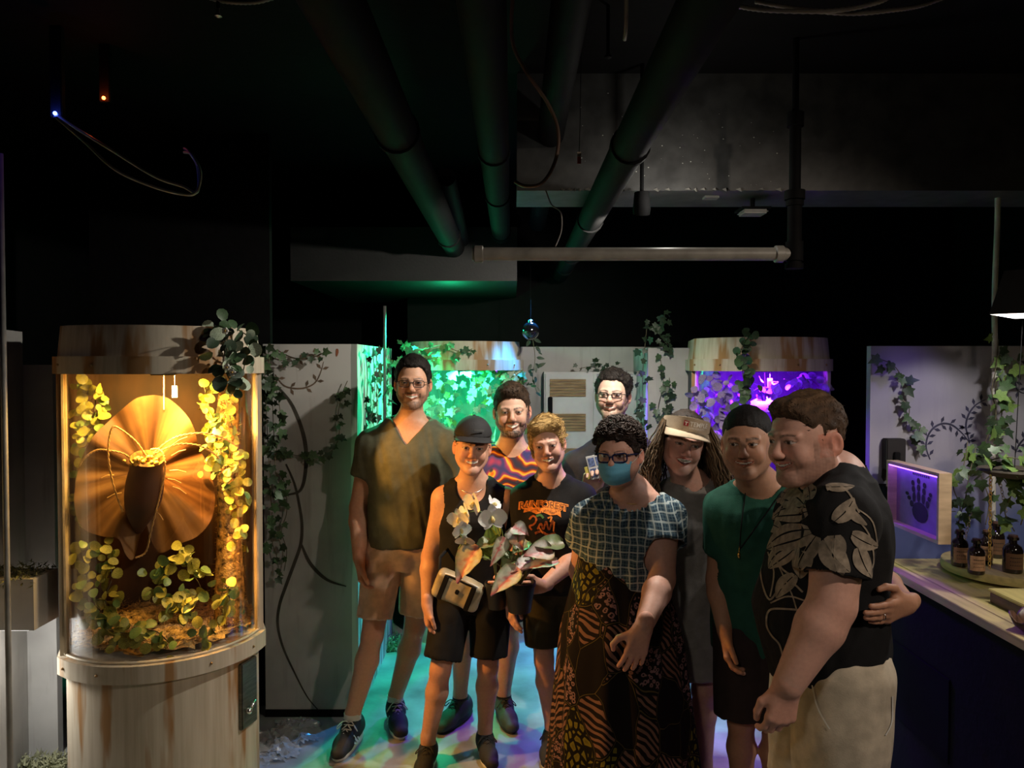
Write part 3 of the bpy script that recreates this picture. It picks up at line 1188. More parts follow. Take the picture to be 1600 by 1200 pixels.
def pattern_mat(name, build, rough=0.85):
    """procedural print: build(tree, coord socket) returns a colour socket"""
    if name in MATS:
        return MATS[name]
    m = bpy.data.materials.new(name)
    t = nt(m)
    b = t.nodes['Principled BSDF']
    tc = t.nodes.new('ShaderNodeTexCoord')
    t.links.new(build(t, tc.outputs['Object']), b.inputs['Base Color'])
    b.inputs['Roughness'].default_value = rough
    b.inputs['Specular IOR Level'].default_value = 0.2
    MATS[name] = m
    return m


def N_(t, kind, **kw):
    n = t.nodes.new('ShaderNode' + kind)
    for k, v in kw.items():
        if k.startswith('i_'):
            n.inputs[k[2:].replace('_', ' ')].default_value = v
        else:
            setattr(n, k, v)
    return n


def ramp(t, fac, stops, interp='LINEAR'):
    r = t.nodes.new('ShaderNodeValToRGB')
    r.color_ramp.interpolation = interp
    el = r.color_ramp.elements
    while len(el) < len(stops):
        el.new(0.5)
    for e, (p, c) in zip(el, stops):
        e.position = p
        e.color = (*c, 1) if len(c) == 3 else c
    t.links.new(fac, r.inputs[0])
    return r.outputs[0]


def cmix(t, fac, a, b, mode='MIX'):
    m = t.nodes.new('ShaderNodeMix')
    m.data_type = 'RGBA'
    m.blend_type = mode
    for sock, v in ((m.inputs[0], fac), (m.inputs[6], a), (m.inputs[7], b)):
        if isinstance(v, (int, float)):
            sock.default_value = v
        elif isinstance(v, tuple):
            sock.default_value = (*v, 1)
        else:
            t.links.new(v, sock)
    return m.outputs[2]


def mapped(t, co, scale=(1, 1, 1), rot=(0, 0, 0), loc=(0, 0, 0)):
    mp = t.nodes.new('ShaderNodeMapping')
    mp.inputs['Scale'].default_value = scale
    mp.inputs['Rotation'].default_value = rot
    mp.inputs['Location'].default_value = loc
    t.links.new(co, mp.inputs[0])
    return mp.outputs[0]


def warp(t, co, scale, amt):
    n = N_(t, 'TexNoise', i_Scale=scale, i_Detail=2.0)
    t.links.new(co, n.inputs['Vector'])
    sub = N_(t, 'VectorMath', operation='MULTIPLY_ADD')
    t.links.new(n.outputs['Color'], sub.inputs[0])
    sub.inputs[1].default_value = (amt, amt, amt)
    t.links.new(co, sub.inputs[2])
    return sub.outputs[0]


def plaid(t, co):
    cw = warp(t, co, 9, 0.035)
    w1 = N_(t, 'TexWave', wave_type='BANDS', bands_direction='X', i_Scale=11.0, i_Distortion=0.0)
    w2 = N_(t, 'TexWave', wave_type='BANDS', bands_direction='Z', i_Scale=11.0, i_Distortion=0.0)
    w3 = N_(t, 'TexWave', wave_type='BANDS', bands_direction='X', i_Scale=28, i_Distortion=0.0)
    w4 = N_(t, 'TexWave', wave_type='BANDS', bands_direction='Z', i_Scale=28, i_Distortion=0.0)
    out = (0.020, 0.045, 0.075)
    for w, lo, c, f in ((w3, 0.80, (0.10, 0.16, 0.19), 0.55), (w4, 0.80, (0.10, 0.16, 0.19), 0.55), (w1, 0.95, (0.42, 0.48, 0.48), 0.7), (w2, 0.95, (0.42, 0.48, 0.48), 0.7)):
        t.links.new(cw, w.inputs['Vector'])
        fac = ramp(t, w.outputs['Fac'], [(lo - 0.06, (0, 0, 0)), (lo, (f, f, f))])
        out = cmix(t, fac, out, c)
    return out


def tiedye(t, co):
    cw = warp(t, co, 5, 0.25)
    w = N_(t, 'TexWave', wave_type='RINGS', i_Scale=3.2, i_Distortion=5.0, i_Detail=2.0)
    t.links.new(cw, w.inputs['Vector'])
    a = ramp(t, w.outputs['Fac'], [(0.0, (0.03, 0.03, 0.05)), (0.25, (0.20, 0.03, 0.01)), (0.42, (0.75, 0.16, 0.02)), (0.62, (0.85, 0.50, 0.04)), (0.8, (0.35, 0.05, 0.12)), (1.0, (0.05, 0.05, 0.16))])
    v = N_(t, 'TexVoronoi', i_Scale=17.0)
    t.links.new(cw, v.inputs['Vector'])
    f = ramp(t, v.outputs['Distance'], [(0.16, (1, 1, 1)), (0.24, (0, 0, 0))])
    return cmix(t, f, a, (0.06, 0.05, 0.06))


def wax_print(t, co):
    """dark cloth with striped, dotted and leafy yellow and pink panels"""
    cw = warp(t, co, 3.0, 0.16)
    big = N_(t, 'TexVoronoi', i_Scale=8.0)
    t.links.new(mapped(t, cw, (1.3, 1.3, 0.75)), big.inputs['Vector'])
    dots = N_(t, 'TexVoronoi', i_Scale=62.0)
    t.links.new(cw, dots.inputs['Vector'])
    dm = ramp(t, dots.outputs['Distance'], [(0.20, (0.006, 0.004, 0.004)), (0.26, (0.23, 0.135, 0.14)), (0.46, (0.23, 0.135, 0.14)), (0.52, (0.006, 0.004, 0.004))])
    leaf = N_(t, 'TexVoronoi', feature='DISTANCE_TO_EDGE', i_Scale=34.0)
    t.links.new(mapped(t, cw, (1.5, 1.5, 0.8)), leaf.inputs['Vector'])
    lm = ramp(t, leaf.outputs['Distance'], [(0.14, (0.006, 0.005, 0.003)), (0.20, (0.20, 0.175, 0.02)), (0.5, (0.10, 0.09, 0.012))])
    st = N_(t, 'TexWave', wave_type='BANDS', bands_direction='DIAGONAL', i_Scale=20, i_Distortion=2.5, i_Detail=1.0)
    t.links.new(cw, st.inputs['Vector'])
    sm_ = ramp(t, st.outputs['Fac'], [(0.50, (0.008, 0.005, 0.004)), (0.60, (0.20, 0.105, 0.075))])
    sel = N_(t, 'SeparateColor')
    t.links.new(big.outputs['Color'], sel.inputs[0])
    o = cmix(t, ramp(t, sel.outputs[0], [(0.50, (0, 0, 0)), (0.51, (1, 1, 1))]), sm_, lm)
    o = cmix(t, ramp(t, sel.outputs[1], [(0.60, (0, 0, 0)), (0.61, (1, 1, 1))]), o, dm)
    o = cmix(t, ramp(t, sel.outputs[2], [(0.74, (0, 0, 0)), (0.75, (1, 1, 1))]), o, (0.006, 0.004, 0.004))
    e = N_(t, 'TexVoronoi', feature='DISTANCE_TO_EDGE', i_Scale=8.0)
    t.links.new(mapped(t, cw, (1.3, 1.3, 0.75)), e.inputs['Vector'])
    rim = ramp(t, e.outputs['Distance'], [(0.004, (0.10, 0.075, 0.025)), (0.008, (0.005, 0.004, 0.003)), (0.05, (0.005, 0.004, 0.003))])
    fac = ramp(t, e.outputs['Distance'], [(0.03, (1, 1, 1)), (0.045, (0, 0, 0))])
    return cmix(t, fac, o, rim)


M_BLACK_CLOTH = cloth('black_cloth', (0.010, 0.010, 0.011))
M_OLIVE = cloth('olive_cloth', (0.092, 0.096, 0.062))
M_KHAKI = cloth('khaki_cloth', (0.66, 0.48, 0.35))
M_TEAL = cloth('teal_cloth', (0.018, 0.085, 0.058))
M_GREY = cloth('grey_cloth', (0.27, 0.255, 0.235))
M_CHARCOAL = cloth('charcoal_cloth', (0.030, 0.030, 0.034))
M_CREAM = cloth('cream_cloth', (0.55, 0.48, 0.37))
M_DKSHORT = cloth('dark_brown_cloth', (0.035, 0.024, 0.022))
M_OLIVEDK = cloth('dark_olive_cloth', (0.035, 0.030, 0.015))
M_GREYSHORT = cloth('grey_green_cloth', (0.06, 0.07, 0.06))
M_PLAID = pattern_mat('plaid_cloth', plaid)
M_TIE = pattern_mat('tie_dye_cloth', tiedye)
M_WAX = pattern_mat('wax_print_cloth', wax_print)
M_RUBBER_W = mat('white_rubber', (0.72, 0.72, 0.68), 0.55, var=0.08)
M_RUBBER_B = mat('black_rubber', (0.015, 0.015, 0.015), 0.6)
M_SHOE_B = mat('black_knit', (0.016, 0.017, 0.018), 0.75, bump=0.3, bscale=500)
M_SHOE_G = mat('green_grey_knit', (0.045, 0.06, 0.055), 0.75, bump=0.3, bscale=500)
M_LACE_W = mat('white_lace', (0.66, 0.64, 0.56), 0.8)
M_LACE_B = mat('dark_lace', (0.02, 0.02, 0.02), 0.8)
M_SOCK = mat('white_sock', (0.62, 0.60, 0.56), 0.9, bump=0.3, bscale=600)
M_LENS = glass_mat('spectacle_lens', (0.92, 0.93, 0.96), 0.10)
M_DARKFRAME = mat('dark_spectacle_frame', (0.012, 0.011, 0.012), 0.3)
M_BLUEFRAME = mat('navy_spectacle_frame', (0.006, 0.012, 0.06), 0.25)
M_GOLD = mat('gold_metal', (0.75, 0.52, 0.16), 0.3, metal=1.0)
M_SILVER = mat('silver_metal', (0.75, 0.75, 0.74), 0.25, metal=1.0)
SNEAK_W = dict(upper=M_SHOE_B, sole=M_RUBBER_W, lace=M_LACE_W, stripe=M_RUBBER_W, sock=M_SOCK)
SNEAK_B = dict(upper=M_SHOE_B, sole=M_RUBBER_W, lace=M_LACE_B)
SNEAK_G = dict(upper=M_SHOE_G, sole=M_RUBBER_B, lace=M_LACE_B, sock=M_SHOE_B, sock_z=0.12)


def shoes(sp, style, dl=(-0.15, -1), dr=(0.15, -1)):
    S_ = sp.get('S', 1.0)
    shoe(sp['root'], sp['Jn']['anL'], dl, S_, style, sp['base'])
    shoe(sp['root'], sp['Jn']['anR'], dr, S_, style, sp['base'])


def print_on(sp, polys, target, mtl, name, origin, sx, sy, look=(0, 1, 0), lift=0.0022, parent=None, cut=True):
    """flat print pressed onto cloth: polygons in (u, v) metres, dropped on the garment along look"""
    from mathutils.bvhtree import BVHTree
    me = target.data
    bv = BVHTree.FromPolygons([v.co.copy() for v in me.vertices], [tuple(p.vertices) for p in me.polygons])
    o0 = Vector(A3(origin) - sp['base'])
    sx, sy, lk = Vector(sx).normalized(), Vector(sy).normalized(), Vector(look).normalized()
    bm = bmesh.new()
    for poly in polys:
        vs = [bm.verts.new((p[0], p[1], 0)) for p in poly]
        try:
            bm.faces.new(vs)
        except Exception:
            pass
    bmesh.ops.triangulate(bm, faces=bm.faces[:])
    for _ in range(2 if cut else 0):
        le = [e for e in bm.edges if e.calc_length() > 0.012]
        if le:
            bmesh.ops.subdivide_edges(bm, edges=le, cuts=1)
            bmesh.ops.triangulate(bm, faces=bm.faces[:])
    hit_n = 0
    kill = []
    for v in bm.verts:
        p = o0 + sx * v.co.x + sy * v.co.y - lk * 0.6
        h = bv.ray_cast(p, lk, 1.5)
        if h[0] is None:
            kill.append(v)
        else:
            nn = h[1] if h[1].dot(lk) < 0 else -h[1]
            v.co = h[0] + nn * lift
    bmesh.ops.delete(bm, geom=kill, context='VERTS')
    m2 = bpy.data.meshes.new(name)
    bm.to_mesh(m2)
    bm.free()
    o = link(name, m2, mtl, parent or target, smooth=True)
    o['kind'] = 'stuff'
    return o


def text_polys(txt, size, bold=0.0, shear=0.0, spacing=1.0):
    """outlines of lettering as 2-D triangles (u, v), left edge at 0"""
    c = bpy.data.curves.new('lettering', 'FONT')
    c.body = txt
    c.size = size
    c.offset = bold
    c.shear = shear
    c.space_character = spacing
    c.resolution_u = 2
    o = bpy.data.objects.new('lettering', c)
    COL.objects.link(o)
    dg = bpy.context.evaluated_depsgraph_get()
    dg.update()
    me = bpy.data.meshes.new_from_object(o.evaluated_get(dg))
    me.calc_loop_triangles()
    V = [v.co.copy() for v in me.vertices]
    out = [[(V[i].x, V[i].y) for i in t.vertices] for t in me.loop_triangles]
    bpy.data.objects.remove(o)
    bpy.data.curves.remove(c)
    bpy.data.meshes.remove(me)
    return out
M_INK = mat('black_ink', (0.010, 0.008, 0.007), 0.8)
# ------------------------------------------------------------------ the room shell
def white_flat(t, co):
    """scuffed off-white stage flat with drips and grime of its own"""
    n = N_(t, 'TexNoise', i_Scale=2.2, i_Detail=6.0)
    t.links.new(co, n.inputs['Vector'])
    a = ramp(t, n.outputs[0], [(0.30, (0.28, 0.275, 0.265)), (0.60, (0.42, 0.415, 0.40))])
    n2 = N_(t, 'TexNoise', i_Scale=9.0, i_Detail=4.0)
    t.links.new(mapped(t, co, (2.2, 2.2, 0.25)), n2.inputs['Vector'])
    f = ramp(t, n2.outputs[0], [(0.58, (0, 0, 0)), (0.75, (0.4, 0.4, 0.4))])
    return cmix(t, f, a, (0.17, 0.155, 0.135))


def drip_flat(t, co):
    n2 = N_(t, 'TexNoise', i_Scale=14.0, i_Detail=3.0)
    t.links.new(mapped(t, co, (1.6, 1.6, 0.16)), n2.inputs['Vector'])
    return ramp(t, n2.outputs[0], [(0.40, (0.60, 0.62, 0.60)), (0.52, (0.52, 0.54, 0.52)), (0.60, (0.22, 0.24, 0.22))])


def blue_base_flat(t, co):
    """off-white flat, turning navy towards the bottom"""
    w = white_flat(t, co)
    s = N_(t, 'SeparateXYZ')
    t.links.new(co, s.inputs[0])
    n = N_(t, 'TexNoise', i_Scale=5.0, i_Detail=4.0)
    t.links.new(co, n.inputs['Vector'])
    ad = N_(t, 'Math', operation='MULTIPLY_ADD')
    ad.inputs[1].default_value = 0.30
    t.links.new(n.outputs[0], ad.inputs[0])
    t.links.new(s.outputs[2], ad.inputs[2])
    f = ramp(t, ad.outputs[0], [(0.0, (1, 1, 1)), (1.0, (1, 1, 1))])
    mr = N_(t, 'MapRange')
    mr.inputs['From Min'].default_value = 1.50
    mr.inputs['From Max'].default_value = 1.22
    t.links.new(ad.outputs[0], mr.inputs['Value'])
    w = cmix(t, 0.55, w, (0.27, 0.26, 0.35))
    return cmix(t, mr.outputs[0], w, (0.10, 0.13, 0.30))


def metal_shell(t, co):
    """cream painted casing with vertical brush marks and rust runs"""
    n = N_(t, 'TexNoise', i_Scale=16.0, i_Detail=5.0)
    t.links.new(mapped(t, co, (3, 3, 0.15)), n.inputs['Vector'])
    a = ramp(t, n.outputs[0], [(0.30, (0.42, 0.36, 0.27)), (0.70, (0.55, 0.49, 0.39))])
    r = N_(t, 'TexNoise', i_Scale=5.5, i_Detail=3.0)
    t.links.new(mapped(t, co, (2.2, 2.2, 0.28), loc=(0.3, 0.7, 0.1)), r.inputs['Vector'])
    f = ramp(t, r.outputs[0], [(0.54, (0, 0, 0)), (0.63, (0.85, 0.85, 0.85))])
    return cmix(t, f, a, (0.30, 0.14, 0.035))


M_FLAT = pattern_mat('white_flat_paint', white_flat, 0.7)
M_DRIP = pattern_mat('dripped_flat_paint', drip_flat, 0.6)
M_BLUEF = pattern_mat('blue_based_flat', blue_base_flat, 0.7)
M_SHELL = pattern_mat('rusty_cream_casing', metal_shell, 0.5)
M_BLACKP = mat('black_paint', (0.0030, 0.0030, 0.0033), 0.85, bump=0.2, bscale=30, spec=0.15)
M_BLACKG = mat('worn_black_gloss_paint', (0.085, 0.085, 0.083), 0.45, bump=0.10, bscale=9, var=0.2)
M_PIPE = mat('dark_pipe_paint', (0.0055, 0.0055, 0.006), 0.75, bump=0.06, bscale=40, spec=0.10)
M_PIPEW = mat('pale_pipe_paint', (0.30, 0.29, 0.26), 0.45, bump=0.05, bscale=40)
M_FLOOR = mat('painted_concrete', (0.32, 0.33, 0.33), 0.38, var=0.25, scale=3.5, bump=0.10, bscale=45)
M_CABLE = mat('grey_cable', (0.30, 0.27, 0.24), 0.5)


def struct(name, mb, m, **k):
    o = mb.build(name, m, **k)
    o['kind'] = 'structure'
    return o


def bx(lo, hi, **k):
    return MB().box(lo, hi, **k)


struct('floor', bx((-3.4, -2.0, -0.10), (3.4, 7.0, 0.0)), M_FLOOR)
struct('ceiling', bx((-3.4, -2.0, 3.00), (3.4, 7.0, 3.10)), M_BLACKP)
struct('wall_north', bx((-3.4, 6.9, 0), (3.4, 7.0, 3.0)), M_BLACKP)
struct('wall_south', bx((-3.4, -2.0, 0), (3.4, -1.9, 3.0)), M_BLACKP)
struct('wall_east', bx((3.3, -1.9, 0), (3.4, 6.9, 3.0)), M_BLACKP)
struct('wall_west', bx((-3.4, -1.9, 0), (-3.3, 6.9, 3.0)), M_BLACKP)
# stage flats
w_left = struct('wall_left', bx((-1.262, 3.90, 0.0), (-0.818, 3.935, 1.905)), M_FLAT)
w_alc = struct('wall_alcove', bx((-0.818, 3.90, 0.0), (-0.785, 5.02, 1.905)), M_DRIP)
w_back = struct('wall_back', bx((0.06, 5.36, 0.0), (1.05, 5.40, 1.925)), M_FLAT)
w_mid = struct('wall_middle', bx((0.845, 4.78, 0.0), (1.10, 4.82, 1.905)), M_FLAT)
struct('wall_middle_side', bx((0.845, 4.82, 0.0), (0.88, 5.36, 1.905)), M_DRIP)
w_right = struct('wall_right', bx((1.622, 3.48, 0.0), (3.28, 3.52, 1.885)), M_BLUEF)
struct('wall_far_left', bx((-2.62, 3.50, 0.0), (-2.09, 3.54, 1.80)), M_FLAT)
mb = MB()
mb.prism([(-2.225, 3.50), (-2.265, 3.50), (-2.02, 2.60), (-1.98, 2.60)][::-1], 0.0, 1.95)
struct('wall_near_left', mb, M_FLAT)
struct('wall_black_left', bx((-2.20, 4.02, 0.0), (-1.262, 4.06, 3.0)), M_BLACKP)
struct('wall_black_upper', bx((-0.78, 5.75, 0.0), (3.2, 5.79, 3.0)), M_BLACKP)
struct('baseboard_left', bx((-1.262, 3.888, 0.0), (-0.818, 3.900, 0.035)), M_BLACKP)
# ceiling drops
struct('ceiling_beam', bx((0.02, 3.20, 2.52), (3.25, 3.53, 3.0)), M_BLACKG)
struct('ceiling_duct', bx((-1.32, 4.60, 2.30), (0.03, 6.2, 2.62)), mat('dull_grey_paint', (0.008, 0.008, 0.008), 0.6, bump=0.1))
# flaking paint along the lower edge of the beam
mb = MB()
rr = random.Random(3)
x = 0.20
while x < 1.15:
    w = rr.uniform(0.012, 0.04)
    h = rr.uniform(0.004, 0.014)
    mb.add([(x, 3.198, 2.525), (x + w, 3.198, 2.525), (x + w * 0.6, 3.186, 2.525 - h), (x + w * 0.5, 3.192, 2.53)], [(0, 1, 2), (0, 2, 3)])
    x += w * rr.uniform(0.8, 2.5)
o = mb.build('paint_flakes', M_PIPEW, bpy.data.objects['ceiling_beam'])
o['kind'] = 'stuff'
mb = MB()
for i in range(46):
    c = P(rr.uniform(900, 1220), 140 + 150 * rr.random() ** 0.6, 3.198)
    s_ = rr.uniform(0.0012, 0.0032)
    mb.add([(c.x - s_, 3.1975, c.z), (c.x, 3.196, c.z - s_), (c.x + s_ * 1.4, 3.1975, c.z), (c.x, 3.196, c.z + s_ * 0.7)], [(0, 1, 2, 3)])
o = mb.build('paint_specks', mat('white_speck', (0.7, 0.7, 0.66), 0.5), bpy.data.objects['ceiling_beam'])
o['kind'] = 'stuff'

# ------------------------------------------------------------------ ceiling pipes and cables
def pipe(label, pts, r, m, bands=(), name='pipe', bandr=1.12, group=None):
    t = thing(name, label, 'pipe', pts[0], group=group)
    o0 = Vector(pts[0])
    MB().tube([Vector(p) - o0 for p in pts], r, 18).build('tube', m, t, smooth=True, auto=50)
    a, b = Vector(pts[0]), Vector(pts[-1])
    for f in bands:
        c = a + (b - a) * f
        d = (b - a).normalized()
        MB().tube([c - d * 0.018 - o0, c - d * 0.014 - o0, c + d * 0.014 - o0, c + d * 0.018 - o0], [r * 1.01, r * bandr, r * bandr, r * 1.01], 18).build('coupling', m, t, smooth=True, auto=50)
    return t


pipe('thick dark ceiling pipe running back on the left of the three', [(-0.345, 0.9, 2.50), (-0.345, 5.0, 2.50)], 0.062, M_PIPE, (0.35, 0.80, 0.93))
pipe('narrow dark ceiling pipe tucked beside the thick left one', [(-0.28, 3.3, 2.60), (-0.30, 5.1, 2.52)], 0.040, M_PIPE, (0.8,))
pipe('middle dark ceiling pipe straight above the group', [(-0.065, 0.9, 2.57), (-0.065, 5.1, 2.57)], 0.054, M_PIPE, (0.45, 0.62, 0.85, 0.93))
pipe('dark ceiling pipe running past the lit beam corner', [(0.352, 0.9, 2.452), (0.352, 5.6, 2.452)], 0.054, M_PIPE, (0.30, 0.55, 0.78, 0.9))
pipe('short dark pipe stub high behind the hanging cable', [(0.16, 1.6, 2.80), (0.16, 4.9, 2.70)], 0.055, M_PIPE, (0.5,))
hp = pipe('pale horizontal pipe crossing below the lit beam', [P(738, 397, 2.86), P(1232, 397, 2.86)], 0.024, M_PIPEW, (0.02, 0.97), bandr=1.3)
# vertical pipe with couplings and tee
c = P(1241, 397, 2.86)
vp = thing('pipe', 'dark vertical pipe with threaded couplings hanging at the end of the pale pipe', 'pipe', (c.x, c.y, c.z))
zt = lambda py: P(1241, py, 2.86).z - c.z
MB().tube([(0, 0, zt(418)), (0, 0, zt(300))], 0.026, 18).build('tube', M_PIPE, vp, smooth=True, auto=50)
MB().tube([(0, 0, zt(300)), (0, 0, zt(180))], 0.021, 18).build('tube', M_PIPE, vp, smooth=True, auto=50)
MB().tube([(0, 0, zt(180)), (0, 0, 3.0 - c.z)], 0.012, 14).build('tube', M_PIPE, vp, smooth=True, auto=50)
for py0, py1, r_ in ((312, 298, 0.037), (322, 314, 0.032), (198, 176, 0.030), (384, 378, 0.032), (420, 412, 0.033), (408, 384, 0.032)):
    MB().tube([(0, 0, zt(py0)), (0, 0, zt(py1))], r_, 18).build('coupling', M_PIPE, vp, smooth=True, auto=50)
# key lamp housing
kl = thing('spot_lamp', 'small black spot lamp fixed under the beam above the pale pipe', 'lamp', KEY)
MB().tube([(0.0, -0.012, 0.035), (0.0, -0.02, 0.055), (0.0, -0.02, 0.12)], [0.034, 0.036, 0.030], 16).build('housing', M_BLACKP, kl, smooth=True, auto=40)
MB().tube([(0, -0.02, 0.12), (0, -0.02, 3.0 - KEY.z)], 0.008, 8).build('stem', M_BLACKP, kl)
# small lamp-shaped fixture under the beam
c = P(1176, 333, 3.35)
fx = thing('light_fixture', 'small pale oblong fitting under the dark beam', 'fixture', c)
bx((-0.055, -0.05, -0.008), (0.055, 0.05, 0.010), bev=0.008).build('body', M_PIPEW, fx, smooth=True, auto=40)
bx((-0.062, -0.058, 0.010), (0.062, 0.058, 0.018)).build('rim', M_BLACKP, fx)
MB().tube([(0, 0, 0.018), (0, 0, 2.53 - c.z)], 0.01, 8).build('stem', M_BLACKP, fx)
c = P(1112, 308, 3.30)
tag(bx((c.x - 0.03, c.y - 0.01, c.z - 0.004), (c.x + 0.03, c.y + 0.04, c.z + 0.012)).build('label_strip', M_PIPEW), 'tiny pale strip stuck under the beam', 'strip')


def cable(label, pts, r, m, name='cable', cat='cable', group=None, n=8):
    o = MB().tube(catmull(pts, n), r, 8).build(name, m, smooth=True)
    return tag(o, label, cat, group)


cable('loose brown cable looping down between the ceiling pipes', [P(803, -30, 2.3), P(800, 60, 2.4), P(822, 112, 2.45), P(855, 160, 2.5), P(872, 205, 2.5), P(868, 250, 2.5), P(848, 285, 2.5), P(822, 291, 2.52), P(805, 284, 2.55)], 0.006, mat('brown_cable', (0.22, 0.13, 0.09), 0.5))
cable('thin pale wire dangling beside the lit beam', [P(853, 298, 2.9), P(862, 320, 2.9), P(876, 332, 2.9), P(877, 360, 2.9), P(868, 385, 2.85)], 0.0025, M_CABLE)
cable('straight pale conduit hanging from the ceiling at the top', [P(979, -40, 2.2), P(978, 40, 2.3), P(976, 62, 2.35)], 0.006, M_CABLE)
for k, (lab, pts) in enumerate([
        ('lower of two bright drooping wires under the blue indicator lamp', [P(86, 182, 2.6), P(130, 220, 2.55), P(180, 265, 2.5), P(240, 292, 2.5), P(290, 304, 2.5), P(308, 298, 2.5), P(313, 268, 2.52), P(300, 242, 2.55), P(288, 238, 2.6)]),
        ('upper of two bright drooping wires under the blue indicator lamp', [P(90, 180, 2.62), P(115, 198, 2.6), P(170, 232, 2.55), P(240, 275, 2.52), P(285, 291, 2.52), P(308, 300, 2.5), P(309, 262, 2.53), P(296, 238, 2.58), P(288, 232, 2.62)])]):
    cable(lab, pts, 0.0048, mat('white_wire', (0.85, 0.84, 0.80), 0.3))
for k, (lab, pts) in enumerate([
        ('longest beaded hose draped along the ceiling at the top right', [P(1146, 8, 2.3), P(1200, 16, 2.3), P(1300, 17, 2.3), P(1370, 4, 2.3), P(1400, -12, 2.3)]),
        ('lower sagging beaded hose ending at the picture top right', [P(1180, 2, 2.35), P(1250, 14, 2.35), P(1330, 21, 2.35), P(1400, 15, 2.35), P(1440, 8, 2.35), P(1480, -6, 2.35)]),
        ('faint cable arching across the top edge on the left', [P(300, -14, 2.4), P(345, 1, 2.4), P(400, 3, 2.4), P(450, -12, 2.4)])]):
    cp = catmull(pts, 16)
    o = MB().tube(cp, [0.008 if (i % 2) else 0.0062 for i in range(len(cp))], 8).build('ribbed_hose', M_CABLE, smooth=True)
    tag(o, lab, 'hose')
# indicator lamps
for nm, lab, px, py, d, colr, e in (('blue', 'tiny glowing blue indicator lamp above the drooping wires', 86, 177, 2.64, (0.05, 0.10, 1.0), 30), ('red', 'tiny glowing red indicator lamp near the dark ceiling', 162, 153, 2.9, (1.0, 0.12, 0.02), 22)):
    c = P(px, py, d)
    t = thing('indicator_lamp', lab, 'lamp', c)
    bx((-0.02, 0.004, -0.012), (0.02, 0.03, 0.30), bev=0.003).build('casing', M_BLACKP, t)
    MB().ball((0, 0, 0), 0.0065).build('bulb', mat(nm + '_glow', colr, emit=colr, estr=e), t, smooth=True)
    lamp('POINT', nm + '_indicator_light', c + Vector((0, -0.02, 0.0)), 0.20, colr, size=0.01)
for k, (px, py, d, lab) in enumerate([(341, 28, 2.4, 'small bright sprinkler head on the dark ceiling at the top left'), (950, 92, 2.6, 'small dull sprinkler head between the ceiling pipes')]):
    c = P(px, py, d)
    t = thing('sprinkler_head', lab, 'sprinkler', c)
    MB().lathe([(0.004, 0), (0.012, 0.004), (0.012, 0.010), (0.006, 0.014), (0.006, 0.03)], 12).build('nozzle', M_SILVER if k == 0 else M_PIPE, t, smooth=True, auto=40)
    MB().tube([(0, 0, 0.03), (0, 0, 3.0 - c.z)], 0.006, 8).build('stem', M_BLACKP, t)
c = P(905, 245, 2.5)
t = thing('valve_tag', 'small red and white tag hanging on the ceiling pipe', 'tag', c)
MB().tube([(0, 0, 0.015), (0.004, 0.02, 0.10), (0.01, 0.02, 3.0 - c.z)], 0.0012, 5).build('string', M_BLACKP, t)
bx((-0.006, -0.001, -0.022), (0.006, 0.001, 0.0)).build('card', mat('red_card', (0.55, 0.06, 0.03), 0.6), t)
bx((-0.006, -0.002, 0.0), (0.006, 0.001, 0.015)).build('card', mat('cream_card', (0.6, 0.5, 0.4), 0.6), t)

# ------------------------------------------------------------------ leaves and vines
def leaf_mesh(name, outline, m, fold=0.15, cup=0.1, veins=None):
    """flat-ish leaf in x (width) / y (length, 0..1), folded at its midrib; vertex colours optional"""
    n = len(outline)
    vs = [(0, 0.45, 0.02)] + [(x, y, abs(x) * fold - cup * (y - 0.4) ** 2) for x, y in outline]
    fs = [(0, i + 1, (i + 1) % n + 1) for i in range(n)]
    me = bpy.data.meshes.new(name)
    me.from_pydata(vs, [], fs)
    me.materials.append(m)
    me.polygons.foreach_set('use_smooth', np.ones(len(me.polygons), dtype=bool))
    me.update()
    return me


IVY = [(0, 0), (0.18, -0.10), (0.42, -0.02), (0.34, 0.20), (0.52, 0.44), (0.24, 0.52), (0.14, 0.72), (0, 1.0), (-0.14, 0.72), (-0.24, 0.52), (-0.52, 0.44), (-0.34, 0.20), (-0.42, -0.02), (-0.18, -0.10)]
ROUND = [(0, 0), (0.26, 0.10), (0.42, 0.34), (0.42, 0.62), (0.26, 0.90), (0, 1.0), (-0.26, 0.90), (-0.42, 0.62), (-0.42, 0.34), (-0.26, 0.10)]
LONG = [(0, 0), (0.14, 0.15), (0.20, 0.42), (0.13, 0.75), (0, 1.0), (-0.13, 0.75), (-0.20, 0.42), (-0.14, 0.15)]
M_IVY = mat('ivy_leaf', (0.060, 0.125, 0.050), 0.5, var=0.4, scale=30)
M_IVYD = mat('dark_ivy_leaf', (0.030, 0.060, 0.030), 0.5, var=0.4, scale=30)
M_IVYL = mat('light_ivy_leaf', (0.16, 0.27, 0.07), 0.45, var=0.3, scale=30)
M_ROUNDL = mat('round_leaf', (0.40, 0.40, 0.07), 0.5, var=0.35, scale=25)
M_PALEL = mat('pale_leaf', (0.45, 0.55, 0.40), 0.5, var=0.3, scale=25)
M_STEM = mat('vine_stem', (0.10, 0.085, 0.045), 0.7)
M_DRYSTEM = mat('dry_vine_stem', (0.20, 0.15, 0.07), 0.7)
LM = {}


def lmesh(kind, m):
    k = kind + m.name
    if k not in LM:
        LM[k] = leaf_mesh('leaf', dict(ivy=IVY, round=ROUND, long=LONG)[kind], m, 0.18 if kind != 'round' else 0.25, 0.15)
    return LM[k]


LR = random.Random(21)


